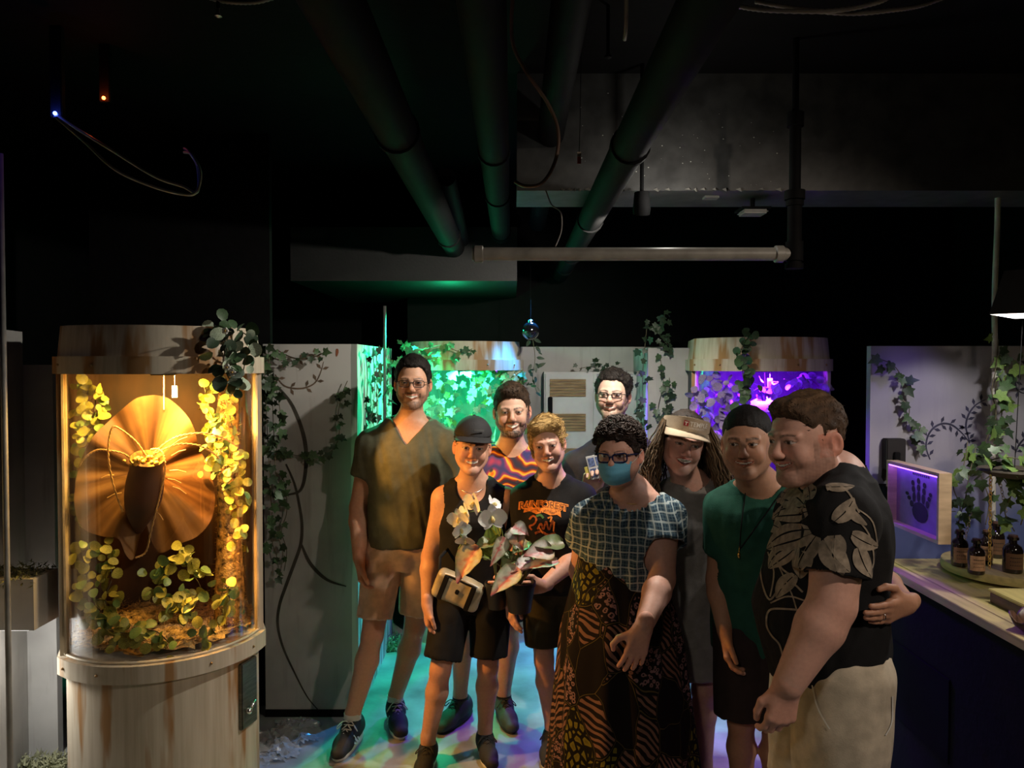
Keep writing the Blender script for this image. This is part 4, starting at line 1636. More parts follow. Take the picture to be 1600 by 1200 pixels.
def vine(label, strands_, leaves, size, normal=(0, -1, 0), kind='ivy', mats=None, jitter=0.02, tilt=0.5, name='ivy_vine', cat='vine', group=None, stem_m=None, stem_r=0.0022, down=0.7, off=0.012):
    """vine with one stem per strand and single leaves; points in world space"""
    mats = mats or [M_IVY, M_IVYD]
    base = Vector(strands_[0][0])
    t = thing(name, label, cat, base, group=group)
    nrm = Vector(normal).normalized()
    per = max(1, leaves // len(strands_))
    for st in strands_:
        pts = catmull(st, 8)
        MB().tube([p - base for p in pts], stem_r, 5).build('stem', stem_m or M_STEM, t, smooth=True)
        for i in range(per):
            k = (i + LR.random() * 0.8) / per * (len(pts) - 1)
            p = pts[min(int(k), len(pts) - 1)]
            s_ = size * LR.uniform(0.65, 1.25)
            n_ = (nrm + Vector((LR.gauss(0, tilt), LR.gauss(0, tilt), LR.gauss(0, tilt)))).normalized()
            dr = Vector((LR.gauss(0, 0.8), LR.gauss(0, 0.8), -down + LR.gauss(0, 0.5)))
            y_ = (dr - n_ * dr.dot(n_)).normalized()
            x_ = y_.cross(n_).normalized()
            q = p + Vector((LR.gauss(0, jitter), LR.gauss(0, jitter) * (0.35 if abs(nrm.y) > 0.7 else 1), LR.gauss(0, jitter))) + nrm * (off + LR.random() * off) - base
            o = bpy.data.objects.new('leaf', lmesh(kind, LR.choice(mats)))
            COL.objects.link(o)
            o.parent = t
            o.matrix_local = Matrix((( x_.x * s_, y_.x * s_, n_.x * s_, q.x), (x_.y * s_, y_.y * s_, n_.y * s_, q.y), (x_.z * s_, y_.z * s_, n_.z * s_, q.z), (0, 0, 0, 1)))
    return t


# ------------------------------------------------------------------ display chambers
M_CGLASS = glass_mat('curved_glass', (1, 1, 1), 0.03)
M_TRIM = mat('pale_edge_trim', (0.60, 0.52, 0.38), 0.4)
M_RIVET = mat('bronze_rivet', (0.35, 0.22, 0.10), 0.4, metal=0.8)
M_BROWNP = mat('brown_back_board', (0.11, 0.048, 0.012), 0.55, var=0.35, scale=6, stretch=(1, 1, 0.4))
M_MOSS = mat('dry_moss', (0.60, 0.39, 0.14), 0.95, var=0.5, scale=40, bump=1.0, bscale=90)
M_MOSSG = mat('green_moss', (0.12, 0.13, 0.05), 0.95, var=0.5, scale=40, bump=1.0, bscale=90)


def footprint(R, off=0.0, half=65, back=0.34, n=26):
    pts = []
    for i in range(n + 1):
        a = math.radians(-half + 2 * half * i / n)
        pts.append(((R + off) * math.sin(a), -(R + off) * math.cos(a)))
    w = (R + off) * math.sin(math.radians(half))
    pts += [(w, back + off), (-w, back + off)]
    return pts


def moss_bed(R, z0, root, m, seed, amp=0.03, n=34):
    r = np.random.RandomState(seed)
    g = np.linspace(-R, R, n)
    vs, fs, idx = [], [], {}
    X, Y = np.meshgrid(g, g)
    Pn = np.stack([X.ravel(), Y.ravel(), 0 * X.ravel()], 1)
    H = wob(Pn, 22, seed) * amp * 0.6 + wob(Pn, 70, seed + 1) * amp * 0.35 + r.uniform(-1, 1, len(Pn)) * amp * 0.18
    for i in range(len(Pn)):
        if math.hypot(Pn[i, 0], Pn[i, 1]) < R * 0.985:
            idx[i] = len(vs)
            vs.append((Pn[i, 0], Pn[i, 1], z0 + amp + H[i]))
    for j in range(n - 1):
        for i in range(n - 1):
            q = [j * n + i, j * n + i + 1, (j + 1) * n + i + 1, (j + 1) * n + i]
            if all(k in idx for k in q):
                fs.append([idx[k] for k in q])
    b = MB().add(vs, fs).build('moss_bed', m, root, smooth=True)
    # loose tufts
    tv, tf = [], []
    for i in range(2600):
        a, q = r.uniform(0, 6.28), R * 0.96 * math.sqrt(r.rand())
        p = V3(q * math.cos(a), q * math.sin(a), z0 + amp + r.uniform(-0.2, 1.0) * amp)
        d1 = unit(r.normal(size=3)) * r.uniform(0.008, 0.022)
        d2 = unit(r.normal(size=3)) * 0.0022
        d1[2] = abs(d1[2])
        tv += [p - d2, p + d2, p + d1]
        tf.append((len(tv) - 3, len(tv) - 2, len(tv) - 1))
    tu = MB().add(tv, tf).build('moss_fibres', m, b)
    tu['kind'] = 'stuff'
    return b


def chamber(label, c, yaw, back_m, light, energy, R=0.40, seed=1, moss=M_MOSS, panel=False):
    t = thing('display_chamber', label, 'display case', (c[0], c[1], 0), math.radians(yaw))
    fp = footprint(R)
    MB().prism(footprint(R, -0.004), 0.0, 0.606).build('base', M_SHELL, t, smooth=True, auto=35)
    ring = MB().prism(footprint(R, 0.028), 0.600, 0.668).build('base_ring', M_SHELL, t, smooth=True, auto=35)
    lipp = footprint(R, 0.030)
    MB().prism(lipp, 1.765, 1.832).build('header_lip', M_SHELL, t, smooth=True, auto=35)
    MB().prism(footprint(R, 0.012), 1.832, 1.950, footprint(R, 0.000)).build('header', M_SHELL, t, smooth=True, auto=35)
    w = R * math.sin(math.radians(65))
    yb = -R * math.cos(math.radians(65))
    # curved pane with thickness
    vs, fs = [], []
    n = 30
    for lay, rr_ in ((0, R - 0.006), (1, R - 0.001)):
        for i in range(n + 1):
            a = math.radians(-65 + 130 * i / n)
            for z in (0.668, 1.765):
                vs.append((rr_ * math.sin(a), -rr_ * math.cos(a), z))
    for i in range(n):
        q = 2 * i
        L = 2 * (n + 1)
        fs.append((q + L, q + 2 + L, q + 3 + L, q + 1 + L))
        fs.append((q + 1, q + 3, q + 2, q))
    MB().add(vs, fs).build('pane', M_CGLASS, t, smooth=True)
    # bright lower glazing bead
    MB().tube([((R + 0.001) * math.sin(a), -(R + 0.001) * math.cos(a), 0.673) for a in np.linspace(math.radians(-65), math.radians(65), 36)], 0.006, 6).build('glazing_bead', M_TRIM, t, smooth=True)
    for s in (-1, 1):
        bx((s * w - 0.016, yb - 0.008, 0.668), (s * w + 0.016, yb + 0.030, 1.765)).build('post', M_SHELL, t)
        bx((s * w - 0.004 - 0.006 * s, yb - 0.022, 0.668), (s * w + 0.004 - 0.006 * s, yb - 0.008, 1.765)).build('glazing_strip', M_TRIM, t)
        bx((s * w - 0.010, yb + 0.030, 0.668), (s * w + 0.010, 0.34, 1.765)).build('side_panel', back_m, t)
    bx((-w, 0.325, 0.668), (w, 0.345, 1.765)).build('back_panel', back_m, t)
    for a in (-34, 22, 50, -58):
        an = math.radians(a)
        for z, ro in ((0.634, 0.030), (1.80, 0.032)):
            p = ((R + ro) * math.sin(an), -(R + ro) * math.cos(an), z)
            MB().ball(p, 0.0055, 8, 5).build('rivet', M_RIVET, t, smooth=True)
    moss_bed(R - 0.02, 0.668, t, moss, seed)
    M4 = Matrix.Translation((c[0], c[1], 0)) @ Matrix.Rotation(math.radians(yaw), 4, 'Z')
    lp = M4 @ Vector((0, -0.27, 1.755))
    # the lamp in the header that lights the display
    lt = thing('chamber_lamp', 'shallow round lamp set under the header of the chamber lit ' + label.split(' under ')[1].replace(' light', ''), 'lamp', lp)
    MB().lathe([(0.045, 0.004), (0.05, 0.010), (0.02, 0.012)], 18).build('housing', M_BLACKP, lt, smooth=True)
    lamp('AREA', 'chamber_light', lp, energy, light, M4 @ Vector((0, -0.02, 0.6)), 0.10)
    if panel:
        # access plate on the base
        a = math.radians(50)
        Mx = Matrix.Rotation(a, 4, 'Z')
        pl = MB().box((-0.052, -R - 0.010, 0.30), (0.052, -R + 0.03, 0.575), Mx, 0.004).build('access_plate', mat('brushed_steel', (0.16, 0.17, 0.14), 0.35, metal=0.8, stretch=(1, 1, 8)), t)
        MB().tube([Mx @ Vector((-0.02, -R - 0.022, 0.375)), Mx @ Vector((0.02, -R - 0.022, 0.40))], 0.007, 8).build('latch', M_SILVER, pl, smooth=True)
        MB().ball(Mx @ Vector((-0.022, -R - 0.020, 0.372)), 0.014).build('knob', M_SILVER, pl, smooth=True)
    return t, M4


CH1, M1 = chamber('tall curved display chamber with giant brown flower under amber light', (-1.483, 3.278), 23.9, M_BROWNP, WARM, 27, panel=True, seed=2)
CH2, M2 = chamber('tall curved display chamber with ivy under green light', (-0.315, 5.24), 0, mat('green_back_board', (0.13, 0.15, 0.13), 0.6), GREEN, 46, seed=5, moss=M_MOSSG)
CH3, M3 = chamber('tall curved display chamber with leaves under violet light', (1.43, 4.52), -9, mat('violet_back_board', (0.030, 0.025, 0.045), 0.6), PURPLE, 90, seed=8, moss=M_MOSSG)

# giant flower in the amber chamber
fn_ = Vector((math.sin(math.radians(23.9)), -math.cos(math.radians(23.9)), 0))
f0 = P(228, 735, 3.10)


def on_plane(px, py, off=0.0):
    a = Vector((0, 0, CH))
    d = P(px, py, 3.0) - a
    k = (f0 + fn_ * off - a).dot(fn_) / d.dot(fn_)
    return a + d * k


fl = thing('giant_flower', 'giant rippled brown flower with dark throat hanging inside the amber chamber', 'flower', f0)
out = [(240, 617), (262, 622), (284, 640), (301, 664), (312, 700), (328, 735), (336, 775), (330, 812), (308, 838), (280, 850), (252, 864), (238, 848), (226, 812), (218, 840), (208, 874), (196, 866), (185, 842), (160, 838), (130, 826), (117, 795), (118, 755), (128, 715), (146, 682), (168, 660), (190, 640), (214, 622)]
cen = (228, 742)
vs, fs = [], []
NR = 9
bnd = catmull([Vector((x, y, 0)) for x, y in out + [out[0]]], 5)[:-1]
nb_ = len(bnd)
for j in range(NR + 1):
    t = 0.14 + 0.86 * j / NR
    for i, q in enumerate(bnd):
        x, y = cen[0] + (q.x - cen[0]) * t, cen[1] + (q.y - cen[1]) * t
        an = math.atan2(y - cen[1], x - cen[0])
        up_ = max(0, -math.sin(an))
        rip = 0.016 * t * t * math.sin(an * 7 + 1.0) + 0.003 * t * math.sin(an * 19)
        ridge = 0.030 * math.exp(-((an + 0.75) / 0.35) ** 2) * t + 0.030 * math.exp(-((an + 2.45) / 0.35) ** 2) * t
        vs.append(on_plane(x, y, -0.03 * up_ * t + rip + ridge - 0.05 * (1 - t) + 0.02) - f0)
for j in range(NR):
    for i in range(nb_):
        i2 = (i + 1) % nb_
        fs.append((j * nb_ + i, j * nb_ + i2, (j + 1) * nb_ + i2, (j + 1) * nb_ + i))


def petal_brown(t, co):
    g = N_(t, 'TexGradient', gradient_type='RADIAL')
    t.links.new(mapped(t, co, (1, 1, 1), (math.pi / 2, 0, 0)), g.inputs[0])
    cx = N_(t, 'CombineXYZ')
    t.links.new(g.outputs['Fac'], cx.inputs[0])
    n = N_(t, 'TexNoise', i_Scale=24.0, i_Detail=4.0)
    t.links.new(cx.outputs[0], n.inputs['Vector'])
    a = ramp(t, n.outputs[0], [(0.36, (0.030, 0.012, 0.004)), (0.50, (0.095, 0.047, 0.017)), (0.68, (0.155, 0.085, 0.030))])
    n2 = N_(t, 'TexNoise', i_Scale=14.0, i_Detail=5.0)
    t.links.new(co, n2.inputs['Vector'])
    return cmix(t, ramp(t, n2.outputs[0], [(0.40, (0, 0, 0)), (0.70, (0.55, 0.55, 0.55))]), a, (0.055, 0.025, 0.010))


M_PETB = pattern_mat('brown_petal', petal_brown, 0.55)
MB().add(vs, fs).build('petal', M_PETB, fl, smooth=True)
# throat: funnel opening upwards, dark outside
th = [on_plane(230, 716, 0.110), on_plane(228, 742, 0.078), on_plane(224, 775, 0.055), on_plane(219, 805, 0.03), on_plane(216, 835, 0.0)]
MB().tube([p - f0 for p in catmull(th, 4)], [0.064, 0.061, 0.060, 0.062, 0.066, 0.069, 0.071, 0.071, 0.070, 0.067, 0.063, 0.056, 0.048, 0.038, 0.026, 0.016, 0.006], 18, caps=False).build('throat', mat('dark_throat', (0.045, 0.016, 0.010), 0.6), fl, smooth=True)
MB().tube([p - f0 for p in catmull(th[:3], 4)[:5]], [0.062, 0.054, 0.044, 0.030, 0.006], 18, caps=False).build('throat_lining', mat('yellow_throat', (0.20, 0.11, 0.022), 0.6, var=0.5, scale=60), fl, smooth=True)
mb = MB()
r = np.random.RandomState(3)
cth = on_plane(229, 724, 0.125)
for i in range(26):
    p = cth + Vector((r.normal() * 0.024, r.normal() * 0.014 - 0.02, abs(r.normal()) * 0.022)) - f0
    mb.ball(p, 0.007 + 0.004 * r.rand(), 7, 5)
o = mb.build('stamens', mat('yellow_stamen', (0.30, 0.19, 0.03), 0.6), fl, smooth=True)
o['kind'] = 'stuff'
M_ROPE = mat('pale_twisted_tendril', (0.42, 0.27, 0.11), 0.5)
for pts in [[(228, 712, .08), (212, 690, .10), (190, 672, .12), (176, 668, .12), (170, 690, .12), (170, 720, .11), (178, 760, .10), (192, 800, .08)],
            [(212, 726, .08), (195, 710, .10), (170, 704, .11), (150, 704, .10), (132, 716, .08), (124, 728, .06)],
            [(240, 708, .08), (262, 690, .11), (285, 680, .12), (320, 677, .12), (350, 685, .10), (372, 698, .08)],
            [(238, 712, .08), (255, 702, .10), (280, 694, .11), (310, 696, .10), (330, 706, .08), (342, 716, .06)],
            [(236, 702, .09), (248, 702, .11), (256, 712, .12), (258, 735, .12), (252, 765, .11), (246, 790, .09), (236, 830, .06), (228, 862, .04), (212, 872, .04)]]:
    cp = catmull([on_plane(*p) - f0 for p in pts], 14)
    mb = MB()
    for s in (0, math.pi):
        mb.tube([p + Vector((math.cos(i * 0.9 + s), 0, math.sin(i * 0.9 + s))) * 0.0022 for i, p in enumerate(cp)], 0.0024, 5)
    mb.build('tendril', M_ROPE, fl, smooth=True)
for (x, y, an, ln) in [(265, 735, 0.1, 26), (262, 748, 0.3, 22), (268, 712, -0.4, 24), (270, 760, 0.5, 24), (190, 770, 2.8, 24), (178, 742, 2.9, 20), (268, 696, -0.5, 28), (245, 800, 0.9, 16)]:
    MB().tube([on_plane(x, y, 0.045) - f0, on_plane(x + ln * math.cos(an) * 0.5, y + ln * math.sin(an) * 0.5 - 2, 0.055) - f0, on_plane(x + ln * math.cos(an), y + ln * math.sin(an), 0.05) - f0], 0.0018, 5).build('whisker', M_ROPE, fl)
MB().tube([on_plane(256, 640, -0.01) - f0, on_plane(256, 585, 0.0) - f0], 0.0022, 5).build('hanging_wire', M_TRIM, fl)

# paper tags hanging in the chambers
for (px, py, d, lab) in [(273, 612, 3.06, 'white paper tag hanging above the giant brown flower'), (1203, 600, 4.22, 'white paper tag hanging in the violet chamber'), (741, 612, 4.98, 'narrow white tag hanging in the green chamber')]:
    c = P(px, py, d)
    t = thing('paper_tag', lab, 'tag', c)
    k = d / F
    bx((-4 * k, -0.001, -9 * k), (4 * k, 0.001, 9 * k)).build('card', mat('white_card', (0.75, 0.75, 0.72), 0.6), t)
    bx((-2.2 * k, -0.0016, -6 * k), (2.2 * k, -0.001, 4 * k)).build('printed_block', mat('grey_print', (0.28, 0.27, 0.26), 0.7), t)
    MB().tube([(0, 0, 9 * k), (0, 0, 1.765 - c.z)], 0.0007, 4).build('string', M_TRIM, t)
# ------------------------------------------------------------------ vines in and around the chambers
YL = [M_ROUNDL, M_ROUNDL, M_IVYL]
VA = lambda *a: [P(*p) for p in a]
vine('round-leaved vine climbing the left inside of the amber chamber', [VA((138, 605, 3.12), (132, 650, 3.10), (122, 700, 3.08), (118, 760, 3.06), (124, 830, 3.05)), VA((150, 615, 3.14), (145, 660, 3.10), (128, 690, 3.08))], 96, 0.040, (0.5, -0.8, 0.2), 'round', YL, 0.026, 0.6, 'creeping_vine')
vine('bushy round-leaved vine at the lower left inside the amber chamber', [VA((125, 850, 3.04), (135, 900, 3.02), (140, 950, 3.00), (165, 985, 2.96)), VA((165, 865, 3.06), (175, 900, 3.02), (165, 940, 3.0), (190, 980, 2.96)), VA((170, 985, 2.95), (205, 990, 2.94), (240, 985, 2.96), (262, 1002, 2.96))], 140, 0.043, (0.3, -0.8, 0.4), 'round', YL, 0.026, 0.6, 'creeping_vine')
vine('round-leaved vine tangled below the giant flower', [VA((285, 862, 3.08), (262, 880, 3.04), (248, 910, 3.02), (240, 940, 3.02)), VA((280, 870, 3.08), (300, 895, 3.06), (312, 925, 3.06), (270, 950, 3.02)), VA((262, 930, 3.02), (285, 945, 3.0), (300, 965, 3.0))], 90, 0.043, (0.3, -0.8, 0.4), 'round', YL, 0.024, 0.6, 'creeping_vine')
vine('leafy vine hanging down the right inside of the amber chamber', [VA((318, 600, 3.22), (330, 650, 3.20), (338, 690, 3.18), (335, 740, 3.17)), VA((352, 620, 3.24), (368, 690, 3.22), (376, 740, 3.20), (372, 800, 3.20), (378, 850, 3.18)), VA((330, 660, 3.2), (350, 720, 3.2), (358, 780, 3.2))], 140, 0.040, (0.3, -0.8, 0.3), 'round', YL, 0.024, 0.7, 'creeping_vine')
vine('low round-leaved vine at the right front of the amber chamber moss', [VA((355, 935, 3.14), (345, 965, 3.10), (330, 985, 3.06), (322, 1000, 3.02)), VA((360, 940, 3.14), (352, 915, 3.16), (345, 935, 3.12))], 30, 0.046, (0.2, -0.8, 0.5), 'round', YL, 0.02, 0.6, 'creeping_vine')
# bark post wrapped in moss
c = P(358, 800, 3.30)
bp = thing('moss_post', 'rough bark post furred with moss standing in the amber chamber', 'post', (c.x, c.y, 0.70))
mb = MB()
pr = [(0.040 + 0.022 * (1 - i / 14) ** 2 + 0.006 * LR.random(), i * 0.07) for i in range(15)]
mb.lathe(pr, 14)
mb.build('trunk', M_MOSS, bp, smooth=True)
mb = MB()
for i in range(900):
    a, z = LR.uniform(0, 6.28), LR.random() ** 1.5 * 0.9
    r_ = 0.042 + 0.022 * (1 - z / 1.0) ** 2
    p = Vector((r_ * math.cos(a), r_ * math.sin(a), z))
    d = Vector((math.cos(a) + LR.gauss(0, 0.5), math.sin(a) + LR.gauss(0, 0.5), LR.gauss(0, 0.7))).normalized() * LR.uniform(0.008, 0.024)
    s_ = Vector((LR.gauss(0, 1), LR.gauss(0, 1), LR.gauss(0, 1))).normalized() * 0.002
    mb.add([p - s_, p + s_, p + d], [(0, 1, 2)])
o = mb.build('moss_fibres', M_MOSS, bp)
o['kind'] = 'stuff'

# garland over the right shoulder of the amber chamber
vine('leafy garland with small white flowers draped over the amber chamber top', [VA((345, 515, 3.02), (356, 550, 2.96), (362, 590, 2.94), (372, 612, 2.95)), VA((335, 508, 3.05), (352, 530, 2.98), (350, 570, 2.95), (362, 600, 2.94)), VA((372, 515, 3.10), (390, 530, 3.08), (384, 560, 3.02), (378, 590, 3.0))], 66, 0.050, (0.3, -0.9, 0.3), 'round', [M_IVY, M_IVYD, M_PALEL], 0.024, 0.7, 'leaf_garland', 'garland')
for (px, py, lab_) in [(352, 517, 'topmost tiny white flower on the garland over the amber chamber'), (355, 574, 'tiny white flower halfway down the garland, left of its twin'), (363, 582, 'tiny white flower lowest on the garland over the amber chamber')]:
    c = P(px, py, 2.90)
    t = thing('paper_flower', lab_, 'flower', c, group='white flowers on the garland')
    for k in range(5):
        a = k * 1.257
        MB().ball((0.008 * math.cos(a), 0, 0.008 * math.sin(a)), 0.006, 7, 5, sy=0.5).build('petal', M_RUBBER_W, t, smooth=True)
    MB().ball((0, -0.004, 0), 0.004, 7, 5).build('centre', M_GOLD, t, smooth=True)
    MB().tube([(0, 0, 0), (0.004, 0.05, 0.0)], 0.0012, 5).build('stalk', M_STEM, t)
WN = (0, -1, 0)
vine('dark ivy cascading down the gap beside the amber chamber', [VA((418, 540, 3.86), (424, 600, 3.86), (428, 680, 3.86), (432, 760, 3.86), (438, 790, 3.86)), VA((412, 560, 3.84), (416, 640, 3.84), (420, 720, 3.84), (424, 790, 3.85)), VA((428, 590, 3.86), (438, 650, 3.86), (430, 720, 3.86))], 78, 0.050, WN, 'ivy', [M_IVYD, M_IVYD, M_IVY], 0.022, 0.5)
vine('ivy trailing low beside the white vine panel', [VA((437, 735, 3.87), (446, 760, 3.87), (448, 800, 3.87), (440, 830, 3.87), (448, 860, 3.87), (444, 892, 3.87)), VA((425, 800, 3.86), (424, 840, 3.86), (432, 868, 3.86), (436, 895, 3.86))], 24, 0.046, WN, 'ivy', None, 0.016, 0.35)
vine('ivy swag crossing the white vine panel', [VA((440, 705, 3.88), (465, 712, 3.88), (500, 715, 3.88), (520, 702, 3.88), (530, 680, 3.88), (528, 650, 3.88), (535, 615, 3.88), (543, 595, 3.88))], 27, 0.044, WN, 'ivy', None, 0.014, 0.35)
vine('short ivy sprig along the top of the white vine panel', [VA((420, 545, 3.88), (440, 556, 3.88), (465, 560, 3.88), (495, 556, 3.88), (512, 548, 3.88))], 12, 0.040, WN, 'ivy', None, 0.012, 0.35)
RN = (1, -0.35, 0)
vine('ivy hanging on the green-lit side panel behind the olive shirt', [[(-0.752, y, z) for y, z in ((3.96, 1.86), (4.0, 1.70), (3.95, 1.52), (3.99, 1.36), (3.96, 1.25))], [(-0.752, y, z) for y, z in ((4.15, 1.88), (4.22, 1.70), (4.15, 1.52), (4.3, 1.36))], [(-0.752, y, z) for y, z in ((4.5, 1.90), (4.55, 1.74), (4.5, 1.60), (4.7, 1.44), (4.85, 1.3))]], 84, 0.052, RN, 'ivy', None, 0.010, 0.4)
vine('ivy spilling over the green chamber header', [VA((620, 536, 4.84), (640, 540, 4.80), (660, 546, 4.79), (690, 540, 4.80), (720, 550, 4.80), (738, 545, 4.80)), VA((600, 555, 4.9), (620, 570, 4.84), (655, 560, 4.79), (690, 562, 4.79))], 34, 0.055, (0, -0.9, 0.4), 'ivy', [M_IVY, M_IVYL], 0.02, 0.5)
G2 = [M_IVYL, M_PALEL, M_PALEL]
for k, (lab, st, n) in enumerate([
        ('pale ivy curtain at the left inside of the green chamber', [VA((660, 580, 5.0), (668, 620, 4.98), (660, 660, 4.98), (672, 700, 5.0)), VA((680, 578, 5.0), (686, 620, 4.98), (690, 650, 4.98), (684, 700, 5.0))], 44),
        ('pale ivy curtain in the middle of the green chamber', [VA((705, 580, 5.0), (712, 615, 4.97), (706, 650, 4.97), (716, 690, 5.0)), VA((730, 578, 5.0), (736, 600, 4.98), (742, 630, 4.98), (735, 660, 5.0)), VA((755, 580, 5.0), (760, 600, 4.98), (765, 625, 5.0))], 58),
        ('pale ivy curtain at the right inside of the green chamber', [VA((780, 582, 5.02), (790, 590, 5.0), (785, 620, 5.0)), VA((805, 580, 5.05), (812, 600, 5.02), (806, 640, 5.0), (812, 690, 5.0))], 40)]):
    vine(lab, st, n, 0.060, WN, 'ivy', G2, 0.026, 0.45)
# spiky agave-like plant low in the green chamber
c = P(742, 705, 5.02)
ag = thing('spiky_plant', 'plant with broad pointed leaves low in the green chamber', 'plant', (c.x, c.y, 0.72))
for k in range(13):
    a = -1.35 + 2.7 * k / 12
    L_ = 0.62 + 0.10 * math.cos(k * 2.1)
    tip = Vector((math.sin(a) * 0.22, -0.10 * math.cos(k * 1.7), L_ * (0.72 + 0.28 * math.cos(a))))
    b0 = Vector((math.sin(a) * 0.03, 0, 0.0))
    mid = b0.lerp(tip, 0.6) + Vector((0, -0.04, 0.03))
    sd = Vector((math.cos(a), 0, -math.sin(a))) * 0.034
    MB().add([b0 - sd * 0.3, b0 + sd * 0.3, mid + sd, tip, mid - sd, mid + Vector((0, 0.012, 0))], [(0, 1, 2, 5), (2, 3, 5), (5, 3, 4), (0, 5, 4)]).build('leaf', M_PALEL, ag)
# violet chamber
M_PURL = mat('violet_lit_leaf', (0.26, 0.20, 0.36), 0.45, var=0.4, scale=25)  # violet light of the chamber tinted into the leaf colour
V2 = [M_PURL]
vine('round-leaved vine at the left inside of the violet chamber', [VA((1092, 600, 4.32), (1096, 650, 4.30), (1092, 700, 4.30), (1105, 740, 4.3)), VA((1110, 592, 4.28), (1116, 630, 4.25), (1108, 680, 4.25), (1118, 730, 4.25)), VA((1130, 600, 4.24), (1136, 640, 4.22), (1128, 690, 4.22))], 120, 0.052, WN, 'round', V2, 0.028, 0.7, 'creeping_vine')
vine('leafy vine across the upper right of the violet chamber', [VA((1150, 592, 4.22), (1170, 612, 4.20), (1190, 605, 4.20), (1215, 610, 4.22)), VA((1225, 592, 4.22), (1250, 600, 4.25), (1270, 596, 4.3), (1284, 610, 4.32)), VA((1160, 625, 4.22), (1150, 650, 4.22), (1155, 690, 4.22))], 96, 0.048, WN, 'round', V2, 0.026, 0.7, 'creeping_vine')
vine('dark leafy garland hanging over the violet chamber header', [VA((1160, 515, 4.10), (1166, 545, 4.06), (1160, 580, 4.05), (1166, 610, 4.05), (1164, 636, 4.05)), VA((1170, 525, 4.10), (1156, 555, 4.06), (1170, 585, 4.05), (1158, 605, 4.05))], 48, 0.050, WN, 'round', [M_IVYD, M_IVY], 0.02, 0.7, 'leaf_garland', 'garland')
c = P(1196, 642, 4.30)
wd = thing('white_dome', 'bright white dome lamp among the violet chamber leaves', 'lamp', c)
k = 4.30 / F
MB().lathe([(0.012, 0), (32 * k, 0.0), (31 * k, 6 * k), (24 * k, 14 * k), (12 * k, 20 * k), (3 * k, 22 * k)], 26).build('dome', mat('white_enamel', (0.8, 0.8, 0.8), 0.35), wd, smooth=True, auto=60)
MB().tube([(0, 0, 22 * k), (0.0, 0.02, 1.76 - c.z)], 0.003, 6).build('cord', M_BLACKP, wd)
# strands on the middle wall, the back wall and the glass ball
vine('ivy strand hanging down the narrow white wall left of the violet chamber', [VA((1032, 560, 4.76), (1036, 600, 4.76), (1028, 640, 4.76), (1032, 680, 4.76), (1026, 720, 4.76)), VA((1046, 590, 4.76), (1042, 630, 4.76), (1040, 660, 4.76))], 24, 0.050, WN, 'ivy', None, 0.016, 0.35)
vine('dim ivy strand beside the wall corner behind the charcoal shirt', [VA((1012, 500, 4.85), (1006, 560, 4.8), (1004, 620, 4.8), (1008, 680, 4.8)), VA((1040, 490, 4.7), (1030, 520, 4.7), (1050, 545, 4.74))], 40, 0.050, WN, 'ivy', [M_IVYD], 0.02, 0.5)
vine('small dark ivy sprig lying on the white cabinet top', [VA((905, 576, 5.22), (930, 572, 5.22), (950, 576, 5.22), (965, 574, 5.22))], 12, 0.045, (0, -0.6, 0.6), 'ivy', [M_IVYD], 0.015, 0.5)
vine('dark ivy tail hanging below the glass ball by the green chamber', [VA((832, 528, 4.85), (836, 560, 4.85), (832, 590, 4.85), (840, 615, 4.85))], 24, 0.050, WN, 'long', [M_IVYD], 0.016, 0.6)
c = P(829, 517, 4.85)
gb = thing('glass_ball', 'dark glass ball hanging at the green chamber corner', 'ball', c)
MB().ball((0, 0, 0), 0.056, 24, 14).build('globe', mat('dark_glass', (0.01, 0.01, 0.012), 0.06, coat=1.0), gb, smooth=True)
MB().lathe([(0.016, 0.05), (0.016, 0.066), (0.010, 0.07)], 12).build('cap', M_SILVER, gb, smooth=True, auto=40)
MB().tube([(0, 0, 0.07), (0, 0, 3.0 - c.z)], 0.0012, 5).build('cord', M_BLACKP, gb)
# conduits
tag(MB().tube([P(601, 700, 4.5), P(601, 478, 4.5)], 0.010, 10).build('conduit', mat('grey_conduit', (0.09, 0.085, 0.08), 0.6), smooth=True), 'thin grey conduit standing beside the green-lit panel', 'conduit')
c = P(2, 240, 2.7)
tag(MB().tube([(c.x - 0.004, 2.7, 0), (c.x - 0.004, 2.7, c.z)], 0.010, 10).build('conduit', M_PIPEW, smooth=True), 'pale conduit at the far left picture edge', 'conduit')

# ------------------------------------------------------------------ painted decoration on the flats
M_PAINTV = mat('dark_vine_paint', (0.045, 0.040, 0.030), 0.8, var=0.3)
M_PAINTB = mat('brown_vine_paint', (0.13, 0.085, 0.055), 0.8, var=0.3)
M_PAINTN = mat('navy_laurel_paint', (0.030, 0.030, 0.065), 0.8, var=0.3)


